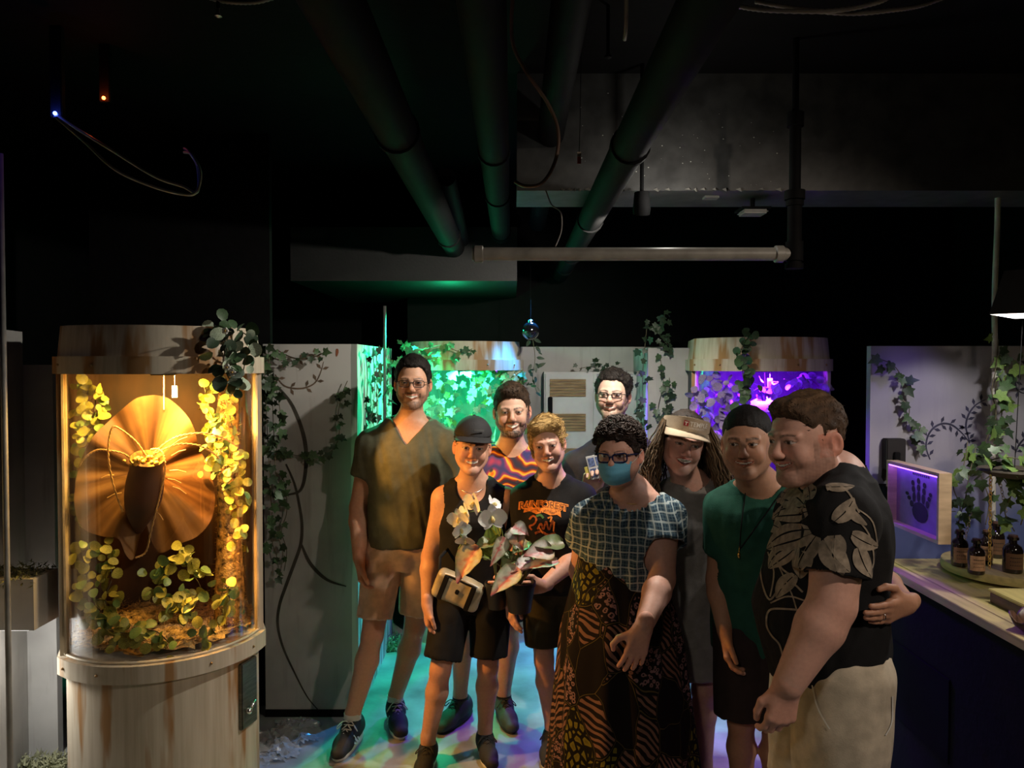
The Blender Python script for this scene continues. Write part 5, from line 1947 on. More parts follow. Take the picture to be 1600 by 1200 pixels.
def wall_paint(name, wall, pts, d, w, m, leaves=0, lw=0.012, ll=0.028, side=1, y_off=0.0015):
    """flat painted stroke (and painted leaves) on a frontal flat at depth d"""
    cp = catmull([P(px, py, d) for px, py in pts], 10)
    mb = MB()
    y = d - y_off
    for i in range(len(cp) - 1):
        a, b = cp[i], cp[i + 1]
        t = Vector((b.x - a.x, 0, b.z - a.z))
        if t.length < 1e-6:
            continue
        t.normalize()
        f0_, f1_ = i / len(cp), (i + 1) / len(cp)
        wa = w * (0.35 + 0.65 * math.sin(math.pi * min(1, f0_ + 0.08))) / 2
        wb = w * (0.35 + 0.65 * math.sin(math.pi * min(1, f1_ + 0.08))) / 2
        n = Vector((-t.z, 0, t.x))
        mb.add([(a.x - n.x * wa, y, a.z - n.z * wa), (b.x - n.x * wb, y, b.z - n.z * wb), (b.x + n.x * wb, y, b.z + n.z * wb), (a.x + n.x * wa, y, a.z + n.z * wa)], [(0, 1, 2, 3)])
    o = mb.build(name, m, wall)
    for k in range(leaves):
        i = int((k + 0.5) / leaves * (len(cp) - 2))
        a, b = cp[i], cp[i + 1]
        t = Vector((b.x - a.x, 0, b.z - a.z)).normalized()
        for s in (-1, 1):
            n = Vector((-t.z, 0, t.x)) * s
            dr = (t * 0.55 + n * 0.85).normalized()
            p = Vector((a.x, 0, a.z)) + n * w * 0.4
            q = Vector((-dr.z, 0, dr.x)) * lw * 0.5
            m_ = p + dr * ll * 0.5
            e = p + dr * ll
            MB().add([(p.x, y, p.z), (m_.x + q.x, y, m_.z + q.z), (e.x, y, e.z), (m_.x - q.x, y, m_.z - q.z)], [(0, 1, 2, 3)]).build('painted_leaf', m, wall)
    return o


wall_paint('painted_vine', w_left, [(433, 603), (455, 630), (470, 665), (478, 700), (477, 740), (470, 765), (455, 772), (433, 774)], 3.90, 0.020, M_PAINTV)
wall_paint('painted_vine', w_left, [(447, 725), (460, 755), (468, 790), (472, 820), (470, 850), (460, 880), (447, 915), (437, 945), (434, 975), (442, 1010), (460, 1050), (480, 1088), (499, 1111)], 3.90, 0.017, M_PAINTV, y_off=0.002)
wall_paint('painted_vine', w_left, [(471, 850), (485, 880), (510, 905), (541, 916)], 3.90, 0.018, M_PAINTV, y_off=0.0025)
wall_paint('painted_vine', w_left, [(430, 585), (445, 603), (470, 607), (490, 600), (500, 585), (506, 565)], 3.90, 0.008, M_PAINTB, 5, 0.016, 0.036)
wall_paint('painted_vine', w_left, [(433, 546), (450, 556), (470, 561), (490, 556), (500, 548)], 3.90, 0.006, M_PAINTB, 3, 0.016, 0.034)
wall_paint('painted_drip', w_left, [(527, 545), (527, 550), (526, 557)], 3.90, 0.014, mat('rust_paint', (0.22, 0.07, 0.03), 0.8))
for pts, nl in [([(1453, 718), (1447, 700), (1449, 683), (1458, 669), (1472, 662), (1487, 664), (1500, 674), (1509, 684), (1517, 696)], 9), ([(1515, 692), (1509, 667), (1513, 648), (1524, 633), (1540, 624)], 6), ([(1612, 566), (1594, 578), (1586, 590), (1588, 606), (1597, 614), (1612, 614)], 5), ([(1586, 708), (1592, 695), (1602, 684), (1616, 676)], 4)]:
    wall_paint('painted_laurel', w_right, pts, 3.48, 0.009, M_PAINTN, nl, 0.015, 0.034)
RV = VA
vine('sparse ivy sprig at the left end of the blue-based wall', [RV((1372, 560, 3.46), (1395, 570, 3.46), (1410, 590, 3.46), (1416, 605, 3.46)), RV((1403, 620, 3.46), (1420, 636, 3.46), (1420, 660, 3.46), (1438, 664, 3.46), (1430, 690, 3.46), (1440, 700, 3.46))], 19, 0.046, WN, 'ivy', [M_IVY, M_IVYD], 0.014, 0.4)
vine('ivy winding up the pale pole behind the counter', [RV((1560, 530, 3.30), (1556, 575, 3.28), (1550, 610, 3.28), (1556, 650, 3.28), (1540, 690, 3.28), (1530, 730, 3.28), (1545, 780, 3.28), (1540, 820, 3.28)), RV((1572, 560, 3.32), (1570, 600, 3.32), (1566, 640, 3.32), (1560, 685, 3.3))], 44, 0.054, WN, 'ivy', [M_IVY, M_IVYL, M_IVYD], 0.022, 0.5)
vine('ivy hanging beside the handprint picture above the bottles', [RV((1512, 690, 3.20), (1505, 730, 3.15), (1490, 760, 3.12), (1500, 790, 3.12), (1498, 820, 3.12)), RV((1525, 700, 3.2), (1515, 740, 3.15), (1508, 780, 3.12), (1500, 805, 3.12))], 30, 0.050, WN, 'ivy', [M_IVY, M_IVYD, M_IVYL], 0.02, 0.5)
vine('bright ivy spilling from the hanging planter at the right edge', [RV((1545, 720, 2.88), (1570, 714, 2.85), (1600, 718, 2.82), (1630, 715, 2.82)), RV((1565, 745, 2.88), (1580, 770, 2.88), (1570, 800, 2.9), (1585, 830, 2.92)), RV((1600, 740, 2.85), (1605, 780, 2.85), (1595, 820, 2.88))], 40, 0.056, (0, -0.8, 0.5), 'ivy', [M_IVYL, M_IVY, M_IVYL], 0.02, 0.5)

# ------------------------------------------------------------------ counter corner
M_OAK = mat('waxed_oak', (0.55, 0.46, 0.18), 0.45, var=0.12, scale=8, stretch=(6, 0.5, 6))
M_DKWOOD = mat('dark_wood', (0.10, 0.045, 0.025), 0.45, var=0.3, scale=10, stretch=(6, 1, 6))
M_PALEWOOD = mat('pale_pine', (0.52, 0.38, 0.24), 0.55, var=0.12, scale=8, stretch=(1, 1, 5))
ct = thing('counter', 'long counter with pale oak plank top and black front along the right side', 'counter', (1.66, 2.2, 0))
for x0, x1 in ((1.632, 1.700), (1.704, 2.10), (2.104, 2.55)):
    bx((x0 - 1.66, 0.9 - 2.2, 0.888), (x1 - 1.66, 3.475 - 2.2, 0.920), bev=0.002).build('plank', M_OAK, ct)
bx((-0.018, 0.9 - 2.2, 0.02), (0.0, 3.47 - 2.2, 0.888)).build('front_panel', M_BLACKP, ct)
bx((0.0, 3.44 - 2.2, 0.02), (0.88, 3.47 - 2.2, 0.888)).build('end_panel', M_BLACKP, ct)
bx((0.0, 0.9 - 2.2, 0.02), (0.88, 0.93 - 2.2, 0.888)).build('end_panel', M_BLACKP, ct)
bx((-0.022, 3.05 - 2.2, 0.405), (-0.018, 3.18 - 2.2, 0.411)).build('light_slot', mat('violet_glow', PURPLE, emit=(0.25, 0.10, 1.0), estr=0.6), ct)
bx((-0.024, 2.85 - 2.2, 0.30), (-0.018, 3.28 - 2.2, 0.62), bev=0.002).build('cabinet_door', mat('dark_blue_laminate', (0.003, 0.003, 0.005), 0.85, spec=0.1), ct)
# round tray with bottles
tr = thing('round_tray', 'round wooden tray on the counter holding dark bottles', 'tray', (2.09, 3.20, 0.920))
MB().lathe([(0.235, 0.012), (0.258, 0.014), (0.262, 0.030), (0.258, 0.048), (0.25, 0.050)], 44).build('board', M_OAK, tr, smooth=True, auto=35)
for k in range(3):
    a = k * 2.09 + 0.4
    MB().lathe([(0.02, 0.0), (0.022, 0.013)], 10, (0.19 * math.cos(a), 0.19 * math.sin(a), 0)).build('foot', M_DKWOOD, tr)
M_BOTTLE = mat('dark_amber_glass', (0.014, 0.009, 0.006), 0.12, coat=0.5)
M_LABEL = mat('tan_bottle_label', (0.52, 0.30, 0.16), 0.7, var=0.2, scale=50)
for (px, d, hgt, rd, lab) in [(1499, 3.16, 0.15, 0.032, 'dark bottle with tan label nearest the handprint picture'), (1525, 3.04, 0.14, 0.031, 'dark bottle with tan label at the front edge of the round tray'), (1556, 3.30, 0.155, 0.033, 'dark bottle standing at the back of the round tray beside the pole'), (1582, 3.06, 0.15, 0.036, 'squat dark bottle with brown label at the right picture edge'), (1540, 3.20, 0.14, 0.026, 'slim dark bottle half hidden behind the brass chain')]:
    q = Z(px, d, 0.97)
    t = thing('bottle', lab, 'bottle', q, group='bottles on the round tray')
    MB().lathe([(rd * 0.9, 0), (rd, 0.006), (rd, hgt * 0.60), (rd * 0.85, hgt * 0.70), (rd * 0.42, hgt * 0.78), (rd * 0.40, hgt * 0.86), (rd * 0.60, hgt * 0.88), (rd * 0.60, hgt * 0.95), (rd * 0.3, hgt * 0.96)], 22).build('glass_body', M_BOTTLE, t, smooth=True, auto=45)
    MB().lathe([(rd * 0.46, hgt * 0.95), (rd * 0.50, hgt * 0.955), (rd * 0.46, hgt * 1.0)], 14).build('stopper', M_DKWOOD, t, smooth=True, auto=40)
    vs, fs = [], []
    for i in range(13):
        a = -math.pi / 2 - 1.0 - 0.25 + 2.0 * i / 12
        for z in (hgt * 0.12, hgt * 0.54):
            vs.append(((rd + 0.0012) * math.cos(a), (rd + 0.0012) * math.sin(a), z))
    for i in range(12):
        fs.append((2 * i, 2 * i + 2, 2 * i + 3, 2 * i + 1))
    lb = MB().add(vs, fs).build('label', M_LABEL if px < 1550 else mat('brown_bottle_label', (0.16, 0.08, 0.035), 0.7), t, smooth=True)
    for i in range(3):
        mk = MB()
        z = hgt * (0.22 + 0.10 * i)
        for j in range(6):
            a = -math.pi / 2 - 0.55 - 0.25 + 0.2 * j
            a2 = a + (0.10 if i < 2 else 0.16)
            mk.add([((rd + 0.0018) * math.cos(a), (rd + 0.0018) * math.sin(a), z), ((rd + 0.0018) * math.cos(a2), (rd + 0.0018) * math.sin(a2), z), ((rd + 0.0018) * math.cos(a2), (rd + 0.0018) * math.sin(a2), z + 0.003), ((rd + 0.0018) * math.cos(a), (rd + 0.0018) * math.sin(a), z + 0.003)], [(0, 1, 2, 3)])
        o = mk.build('label_print', M_INK, lb)
        o['kind'] = 'stuff'
# wooden block and carved bowl
wb = thing('wooden_box', 'low wooden box on the counter in front of the round tray', 'box', (1.90, 2.74, 0.920))
bx((-0.13, -0.10, 0.0), (0.25, 0.09, 0.040), bev=0.003).build('body', M_DKWOOD, wb)
bx((-0.135, -0.105, 0.040), (0.255, 0.095, 0.052), bev=0.003).build('lid', M_OAK, wb)
bw = thing('carved_bowl', 'dark carved bowl with wavy rim at the counter edge', 'bowl', (1.735, 2.50, 0.920))
vs, fs = [], []
n = 28
for j, (r_, z_) in enumerate([(0.012, 0.0), (0.05, 0.001), (0.075, 0.020), (0.086, 0.050), (0.080, 0.050), (0.068, 0.024), (0.04, 0.010), (0.01, 0.008)]):
    for i in range(n):
        a = 2 * math.pi * i / n
        wv = 1 + 0.10 * math.sin(5 * a) * (1 if j in (3, 4) else 0.5)
        zz = z_ + (0.014 * math.sin(5 * a + 1) if j in (3, 4) else 0)
        vs.append((r_ * wv * math.cos(a), r_ * wv * math.sin(a), zz))
for j in range(7):
    for i in range(n):
        fs.append((j * n + i, j * n + (i + 1) % n, (j + 1) * n + (i + 1) % n, (j + 1) * n + i))
MB().add(vs, fs).build('shell', M_DKWOOD, bw, smooth=True)
bx((-0.02, -0.02, 0.0), (0.02, 0.02, 0.003)).build('foot', M_DKWOOD, bw)
# pole, planter, chains
q = Z(1549, 3.34, 0.97)
pl = thing('pole', 'pale painted pole rising from the counter wrapped in ivy', 'pole', (q.x, q.y, 0.920))
MB().tube([(0.004 * math.sin(z * 9), 0.003 * math.cos(z * 7), z) for z in np.linspace(0.0, 2.08, 40)], 0.0115, 12).build('shaft', mat('pole_paint', (0.50, 0.49, 0.44), 0.6, bump=0.3, bscale=50), pl, smooth=True)
MB().tube([(0.0135 * math.cos(z * 60), 0.0135 * math.sin(z * 60), z) for z in np.linspace(0.1, 0.95, 220)], 0.0015, 5).build('wire_wrap', M_CABLE, pl)
hp_ = thing('hanging_planter', 'dark hanging planter tray with trailing ivy at the right edge', 'planter', P(1585, 735, 2.88))
mb = MB()
mb.lathe([(0.03, -0.03), (0.08, -0.022), (0.125, 0.0), (0.12, 0.006), (0.02, 0.004)], 26)
mb.build('tray', mat('dark_bark', (0.045, 0.035, 0.022), 0.8, bump=0.5, bscale=60), hp_, smooth=True, auto=40)
MB().tube([(0, 0, 0.0), (0.1, 0.1, 0.9), (0.1, 0.1, 3.0 - P(1585, 735, 2.88).z)], 0.0016, 5).build('cord', M_BLACKP, hp_)


def chain(label, a, b, m, s=0.0065):
    a, b = Vector(a), Vector(b)
    n = max(4, int((b - a).length / (s * 2.1)))
    t = thing('chain', label, 'chain', a)
    d = (b - a).normalized()
    e1 = d.cross(Vector((0, 1, 0))).normalized()
    e2 = d.cross(e1)
    for i in range(n):
        c = (b - a) * (i + 0.5) / n
        f = e1 if i % 2 else e2
        MB().tube([c + d * s * 1.45 * math.cos(u) + f * s * 0.8 * math.sin(u) for u in np.linspace(0, 2 * math.pi, 11)], s * 0.26, 5, caps=False).build('link', m, t, smooth=True)


chain('brass chain hanging from the planter in front of the bottles', P(1548, 742, 2.86), P(1546, 888, 2.93), M_GOLD)
chain('short silver chain hanging at the right below the planter', P(1562, 752, 2.92), P(1572, 800, 2.95), M_SILVER, 0.006)
chain('dull chain dangling behind the labelled bottle', P(1518, 800, 3.1), P(1508, 842, 3.1), M_SILVER, 0.006)
# handprint picture in a deep frame
pf = thing('picture_frame', 'deep pine box frame with a black handprint facing the group', 'picture', (1.66, 3.19, 1.10))
for lo, hi in (((0, -0.21, 0), (0.05, -0.196, 0.278)), ((0, 0.196, 0), (0.05, 0.21, 0.278)), ((0, -0.196, 0), (0.05, 0.196, 0.014)), ((0, -0.196, 0.264), (0.05, 0.196, 0.278))):
    bx(lo, hi).build('frame_side', M_PALEWOOD, pf)
bx((0.040, -0.196, 0.014), (0.046, 0.196, 0.264)).build('backing', mat('lilac_card', (0.26, 0.15, 0.42), 0.7), pf)
bx((0.004, -0.196, 0.258), (0.030, 0.196, 0.263)).build('light_strip', mat('violet_strip_glow', PURPLE, emit=(0.30, 0.10, 1.0), estr=7), pf)
bx((0.0, 0.20, 0.10), (0.05, 0.292, 0.16)).build('bracket', M_BLACKP, pf)
mb = MB()
hpx = lambda y, z: (0.0385, y, z)
def disc(y, z, ry, rz, n=14):
    mb.add([hpx(y, z)] + [hpx(y + ry * math.cos(2 * math.pi * i / n), z + rz * math.sin(2 * math.pi * i / n)) for i in range(n)], [(0, (i + 1) % n + 1, i + 1) for i in range(n)])
hand_m = M_INK
disc(0.0, 0.085, 0.062, 0.042)
o = mb.build('print_palm', hand_m, pf)
for (y0, z0, y1, z1, w) in [(0.055, 0.10, 0.110, 0.155, 0.015), (0.045, 0.125, 0.060, 0.210, 0.013), (0.012, 0.130, 0.014, 0.225, 0.013), (-0.022, 0.128, -0.034, 0.212, 0.013), (-0.050, 0.115, -0.082, 0.178, 0.012)]:
    for k, (f0_, f1_) in enumerate(((0.0, 0.40), (0.46, 0.72), (0.78, 1.0))):
        mb = MB()
        a = (y0 + (y1 - y0) * (f0_ + f1_) / 2, z0 + (z1 - z0) * (f0_ + f1_) / 2)
        disc(a[0], a[1], w, (z1 - z0) * (f1_ - f0_) * 0.62)
        mb.build('print_finger', hand_m, pf)
mb = MB()
for i in range(9):
    y = 0.06 - i * 0.015
    mb.add([hpx(y, 0.236), hpx(y, 0.246), hpx(y - 0.009, 0.246), hpx(y - 0.009, 0.236)], [(0, 1, 2, 3)])
o = mb.build('print_caption', M_PAINTN, pf)
o['kind'] = 'stuff'
# black switch box with paint run
sb = thing('switch_box', 'black switch box with a paint run on the blue-based wall', 'switch', P(1392, 716, 3.48))
k = 3.47 / F
bx((-15 * k, -0.05, -16 * k), (15 * k, 0.0, 32 * k), bev=0.004).build('case', M_INK, sb)
bx((-5 * k, -0.066, -12 * k), (4 * k, -0.05, 12 * k), bev=0.003).build('lever', M_PIPE, sb)
bx((-3 * k, -0.070, -20 * k), (2 * k, -0.060, -4 * k)).build('latch', M_SILVER, sb)
MB().add([(-14 * k, -0.002, -16 * k), (-5 * k, -0.002, -16 * k), (-7 * k, -0.002, -34 * k), (-11 * k, -0.002, -37 * k), (-15 * k, -0.002, -30 * k)], [(0, 1, 2, 3, 4)]).build('paint_run', M_INK, sb)
# pendant lamp over the counter
ls = thing('pendant_lamp', 'black square pendant shade with white inside over the counter', 'lamp', (1.89, 2.65, 1.973))
s_ = 0.25
sq = [(s_ * math.cos(a), s_ * math.sin(a)) for a in (0, math.pi / 2, math.pi, 3 * math.pi / 2)]
def shell(k0, k1, z0, z1, flip=False):
    vs = [(x * k0, y * k0, z0) for x, y in sq] + [(x * k1, y * k1, z1) for x, y in sq]
    fs = [(i, (i + 1) % 4, 4 + (i + 1) % 4, 4 + i) for i in range(4)] + [(4, 5, 6, 7)]
    if flip:
        fs = [tuple(reversed(f)) for f in fs]
    return MB().add(vs, fs)
shell(1.0, 0.80, 0.0, 0.15).build('shade', M_BLACKP, ls)
shell(0.985, 0.785, 0.0, 0.14, True).build('shade_lining', mat('white_lining', (0.8, 0.8, 0.78), 0.6), ls)
MB().tube([(0, 0, 0.15), (0, 0, 3.0 - 1.973)], 0.004, 6).build('cord', M_BLACKP, ls)
MB().ball((0, 0, 0.112), 0.022).build('bulb', mat('bulb_glow', (1, 0.9, 0.75), emit=(1, 0.9, 0.78), estr=6), ls, smooth=True)

# ------------------------------------------------------------------ left edge: planter with light below
c = P(20, 940, 2.92)
lp_ = thing('wall_planter', 'white wall planter box topped with dry moss at the left edge', 'planter', (c.x, c.y, 0.0))
mb = MB()
x0, x1 = P(-60, 900, 2.92).x - c.x, P(52, 900, 2.92).x - c.x
z0, z1 = P(0, 985, 2.92).z, P(0, 905, 2.92).z
mb.box((x0, 0, z0), (x1, 0.16, z1))
mb.build('box', M_FLAT, lp_)
mb = MB()
for i in range(700):
    p = Vector((LR.uniform(x0, x1), LR.uniform(-0.02, 0.15), z1 + abs(LR.gauss(0, 0.014)) - (0.03 if LR.random() < 0.25 else 0)))
    d = Vector((LR.gauss(0, 1), LR.gauss(0, 1), LR.gauss(0, 0.7))).normalized() * LR.uniform(0.012, 0.035)
    e = Vector((LR.gauss(0, 1), LR.gauss(0, 1), LR.gauss(0, 1))).normalized() * 0.004
    mb.add([p - e, p + e, p + d], [(0, 1, 2)])
o = mb.build('moss', M_MOSSG, lp_)
o['kind'] = 'stuff'
bx((x0 + 0.02, 0.03, z0 - 0.012), (x1 - 0.04, 0.07, z0)).build('light_bar', mat('white_glow', (1, 1, 1), emit=(1, 0.97, 0.92), estr=1.0), lp_)
lamp('AREA', 'planter_light', (c.x + (x0 + x1) / 2, c.y + 0.05, z0 - 0.014), 8.0, (1, 0.97, 0.92), (c.x + (x0 + x1) / 2, c.y + 0.3, 0.2), 0.05, size_y=0.2)

# ------------------------------------------------------------------ white cabinet on the back wall
def louvre(t, co):
    n = N_(t, 'TexNoise', i_Scale=20.0, i_Detail=4.0)
    t.links.new(mapped(t, co, (0.6, 1, 6)), n.inputs['Vector'])
    return ramp(t, n.outputs[0], [(0.3, (0.16, 0.10, 0.05)), (0.7, (0.36, 0.25, 0.13))])


M_LOUV = pattern_mat('weathered_slat', louvre, 0.7)
c0, c1 = P(851, 0, 5.22).x, P(1002, 0, 5.22).x
zt_, zb_ = P(0, 581, 5.22).z, P(0, 900, 5.22).z
cb = thing('wall_cabinet', 'white metal two-door cabinet with brown louvred panels on the back wall', 'cabinet', ((c0 + c1) / 2, 5.22, 0))
hw = (c1 - c0) / 2
M_CABW = mat('white_enamel_door', (0.50, 0.51, 0.50), 0.5, var=0.1, scale=5)
bx((-hw, 0.015, zb_), (hw, 0.138, zt_)).build('body', M_CABW, cb)
for s in (-1, 1):
    xa, xb = (-hw + 0.008, -0.012) if s < 0 else (0.012, hw - 0.008)
    dr = bx((xa, 0, zb_ + 0.01), (xb, 0.015, zt_ - 0.012), bev=0.003).build('door', M_CABW, cb)
    if s < 0:
        for py0, py1 in ((592, 620), (646, 674), (700, 728)):
            za, zb2 = P(0, py0, 5.22).z, P(0, py1, 5.22).z
            n = 6
            for i in range(n):
                z = zb2 + (za - zb2) * (i + 0.5) / n
                bx((xa + 0.03, -0.008, z - 0.009), (xb - 0.03, 0.0, z + 0.008)).build('slat', M_LOUV, dr)
        h = bx((xa + 0.018, -0.018, P(0, 648, 5.22).z), (xa + 0.048, 0.0, P(0, 620, 5.22).z), bev=0.004).build('handle', M_PIPE, dr)
    else:
        bx((xa + 0.02, -0.002, P(0, 592, 5.22).z), (xb - 0.1, 0.0, P(0, 584, 5.22).z)).build('name_strip', mat('lilac_grey', (0.28, 0.27, 0.34), 0.6), dr)

# ------------------------------------------------------------------ floor litter
M_WRAP = mat('clear_wrap', (0.8, 0.82, 0.85), 0.12, trans=0.75, var=0.05)
for k, (px, d, s_, lab) in enumerate([(428, 3.60, 0.16, 'crumpled clear plastic wrap heaped on the floor by the amber chamber'), (460, 3.78, 0.10, 'small crumpled plastic scrap on the floor below the white vine panel'), (408, 3.46, 0.09, 'torn plastic scrap on the floor against the chamber base')]):
    q = Z(px, d, 0.0)
    r = np.random.RandomState(40 + k)
    n = 26
    g = np.linspace(-1, 1, n)
    X, Y = np.meshgrid(g, g)
    pn = np.stack([X.ravel(), Y.ravel(), 0 * X.ravel()], 1)
    rr_ = np.clip(1 - np.hypot(pn[:, 0], pn[:, 1]), 0, 1)
    Hh = (np.abs(wob(pn, 6, 50 + k)) * 0.10 + np.abs(r.normal(size=len(pn))) * 0.030) * (0.3 + rr_) * (rr_ > 0)
    vs = [((pn[i, 0] + r.normal() * 0.02) * s_ * 1.3, (pn[i, 1] + r.normal() * 0.02) * s_, 0.001 + Hh[i] * s_ * 3) for i in range(len(pn))]
    fs = [(j * n + i, j * n + i + 1, (j + 1) * n + i + 1, (j + 1) * n + i) for j in range(n - 1) for i in range(n - 1) if math.hypot(g[i], g[j]) < 0.80 + 0.2 * math.sin(5 * math.atan2(g[j], g[i]) + k)]
    used = sorted({a for f in fs for a in f})
    mp = {a: i for i, a in enumerate(used)}
    o = MB().add([vs[a] for a in used], [tuple(mp[a] for a in f) for f in fs]).build('plastic_wrap', M_WRAP, loc=q)
    tag(o, lab, 'plastic wrap', 'plastic litter on the floor')
for k, (px, d, w_, lab) in enumerate([(600, 4.86, 0.20, 'low clump of pale moss on the floor under the green chamber'), (70, 3.40, 0.12, 'scrap of moss on the floor left of the amber chamber'), (548, 3.95, 0.05, 'tiny tuft of moss at the foot of the white vine panel')]):
    q = Z(px, d, 0.0)
    t = thing('moss_clump', lab, 'moss', q)
    mb = MB()
    for i in range(500):
        a, rd_ = LR.uniform(0, 6.28), w_ * math.sqrt(LR.random())
        p = Vector((rd_ * math.cos(a), rd_ * 0.6 * math.sin(a), LR.random() * w_ * 0.35))
        d_ = Vector((LR.gauss(0, 1), LR.gauss(0, 1), abs(LR.gauss(0, 1)))).normalized() * LR.uniform(0.015, 0.04)
        e = Vector((LR.gauss(0, 1), LR.gauss(0, 1), LR.gauss(0, 1))).normalized() * 0.006
        mb.add([p - e, p + e, p + d_], [(0, 1, 2)])
    o = mb.build('moss_fibres', mat('pale_moss', (0.32, 0.33, 0.20), 0.9), t)
    o['kind'] = 'stuff'
    MB().ball((0, 0, 0.0), w_ * 0.8, 14, 6, sy=0.6, sz=0.18).build('moss_base', M_MOSSG, t, smooth=True)
# ------------------------------------------------------------------ the nine people
SK_LIGHT = (0.60, 0.36, 0.26)
SK_PINK = (0.62, 0.35, 0.27)
SK_TAN = (0.46, 0.25, 0.16)
SK_WARM = (0.56, 0.31, 0.20)

# 1 tall man on the left
p1 = person(dict(label='person in olive v-neck shirt and khaki shorts standing beside the white vine panel', S=1.05, skin=SK_WARM, hs=1.06, turn=(4, 2, 1),
    face_w=0.95, beard=0.75, smile=0.008, open=0.0062, teeth=0.7, neck_r=0.050, brow=1.2,
    hair=dict(c=(0.012, 0.009, 0.007), th=0.012, front=0.080, rec=0.022, top=1.0, side=0.8, lift=0.10, len=0.018, mess=0.3),
    J=dict(head=P(645, 597, 3.66), neck=P(641, 662, 3.72), shL=P(580, 696, 3.72), shR=P(703, 696, 3.72),
           elL=P(561, 792, 3.74), wrL=P(561, 872, 3.64), elR=P(722, 800, 3.76), wrR=P(712, 880, 3.66),
           hipL=Z(602, 3.74, 0.93), hipR=Z(660, 3.74, 0.93), knL=Z(582, 3.64, 0.51), knR=Z(648, 3.76, 0.51),
           anL=Z(551, 3.63, 0.09), anR=Z(618, 3.83, 0.09)),
    handL=dict(D=(0.12, -0.10, -1), T=(0.2, -1, 0), N=(1, 0.2, 0), curl=(30, 40, 25))))
t1 = top(p1, 'v_neck_shirt', M_OLIVE, hem=P(0, 852, 3.72)[2], off=0.016, sleeve=0.50, sl_off=0.024, neck='v', wr=0.0075, seed=2, nk=0.070)
shorts(p1, M_KHAKI, hem=0.82, off=0.016, flare=0.010, wr=0.008)
shoes(p1, SNEAK_W, (-0.20, -1), (0.28, -1))
glasses(p1, M_DARKFRAME, M_LENS, 0.0018, 0.0235, 0.0150)

# 2 person in black cap and tank top
p2 = person(dict(label='person in black cap, black tank top and black shorts with a cream belt bag', S=0.90, skin=(0.58, 0.32, 0.22), hs=1.0, turn=(4, 2, 4),
    female=True, tw=1.10, face_w=0.97, smile=0.007, open=0.0060, teeth=0.7, brow=0.8, arm=1.0, leg=1.05,
    hair=dict(c=(0.03, 0.02, 0.012), th=0.004, burn=-0.02),
    J=dict(head=P(738, 697, 3.42), neck=P(738, 757, 3.48), shL=P(693, 778, 3.48), shR=P(790, 780, 3.48),
           elL=P(672, 870, 3.50), wrL=P(667, 944, 3.42), elR=P(806, 862, 3.50), wrR=P(792, 905, 3.36),
           hipL=Z(712, 3.50, 0.78), hipR=Z(768, 3.50, 0.78), knL=Z(688, 3.42, 0.43), knR=Z(762, 3.46, 0.43),
           anL=Z(669, 3.42, 0.08), anR=Z(758, 3.52, 0.08)),
    handL=dict(D=(0.06, -0.10, -1), T=(0.25, -1, 0), N=(1, 0.25, 0), curl=(24, 34, 25)),
    handR=dict(D=(-0.3, -1, -0.1), T=(0, -0.2, 1), N=(-1, 0.2, 0), curl=(30, 35, 25))))
t2 = top(p2, 'tank_top', M_BLACK_CLOTH, hem=P(0, 915, 3.48)[2], off=0.010, sleeve=0, neck='scoop', wr=0.004, seed=3, loose=0.02)
shorts(p2, M_BLACK_CLOTH, hem=0.86, off=0.020, flare=0.016, wr=0.006, waist=0.3)
shoes(p2, SNEAK_B, (-0.12, -1), (0.22, -1))

# 3 person in tie-dye shirt
p3 = person(dict(label='person in tie-dye shirt standing at the back in front of the green chamber', S=1.0, skin=SK_LIGHT, hs=1.06, turn=(0, 4, -2),
    face_w=1.0, beard=0.98, beard_c=(0.030, 0.017, 0.010), smile=0.009, open=0.0072, teeth=0.75, brow=1.2, jaw=1.05,
    hair=dict(c=(0.045, 0.026, 0.015), th=0.013, front=0.074, top=1.3, side=0.5, amp=0.004, lift=0.18, len=0.018, mess=0.4, blobs=[((0.0, -0.040, 0.092), (0.055, 0.050, 0.030))]),
    J=dict(head=P(800, 641, 3.74), neck=P(798, 703, 3.80), shL=P(745, 735, 3.80), shR=P(852, 735, 3.80),
           elL=P(730, 830, 3.84), wrL=P(735, 905, 3.80), elR=P(868, 830, 3.84), wrR=P(872, 905, 3.80),
           hipL=Z(748, 3.84, 0.90), hipR=Z(796, 3.84, 0.90), knL=Z(724, 3.82, 0.49), knR=Z(797, 3.84, 0.49),
           anL=Z(719, 3.86, 0.085), anR=Z(787, 3.88, 0.085))))
t3 = top(p3, 'tie_dye_shirt', M_TIE, hem=P(0, 900, 3.80)[2], off=0.014, sleeve=0.6, wr=0.004, seed=6)
shorts(p3, M_GREYSHORT, hem=0.90, off=0.032, flare=0.014, wr=0.006)
shoes(p3, SNEAK_G, (-0.62, -1), (0.25, -1))

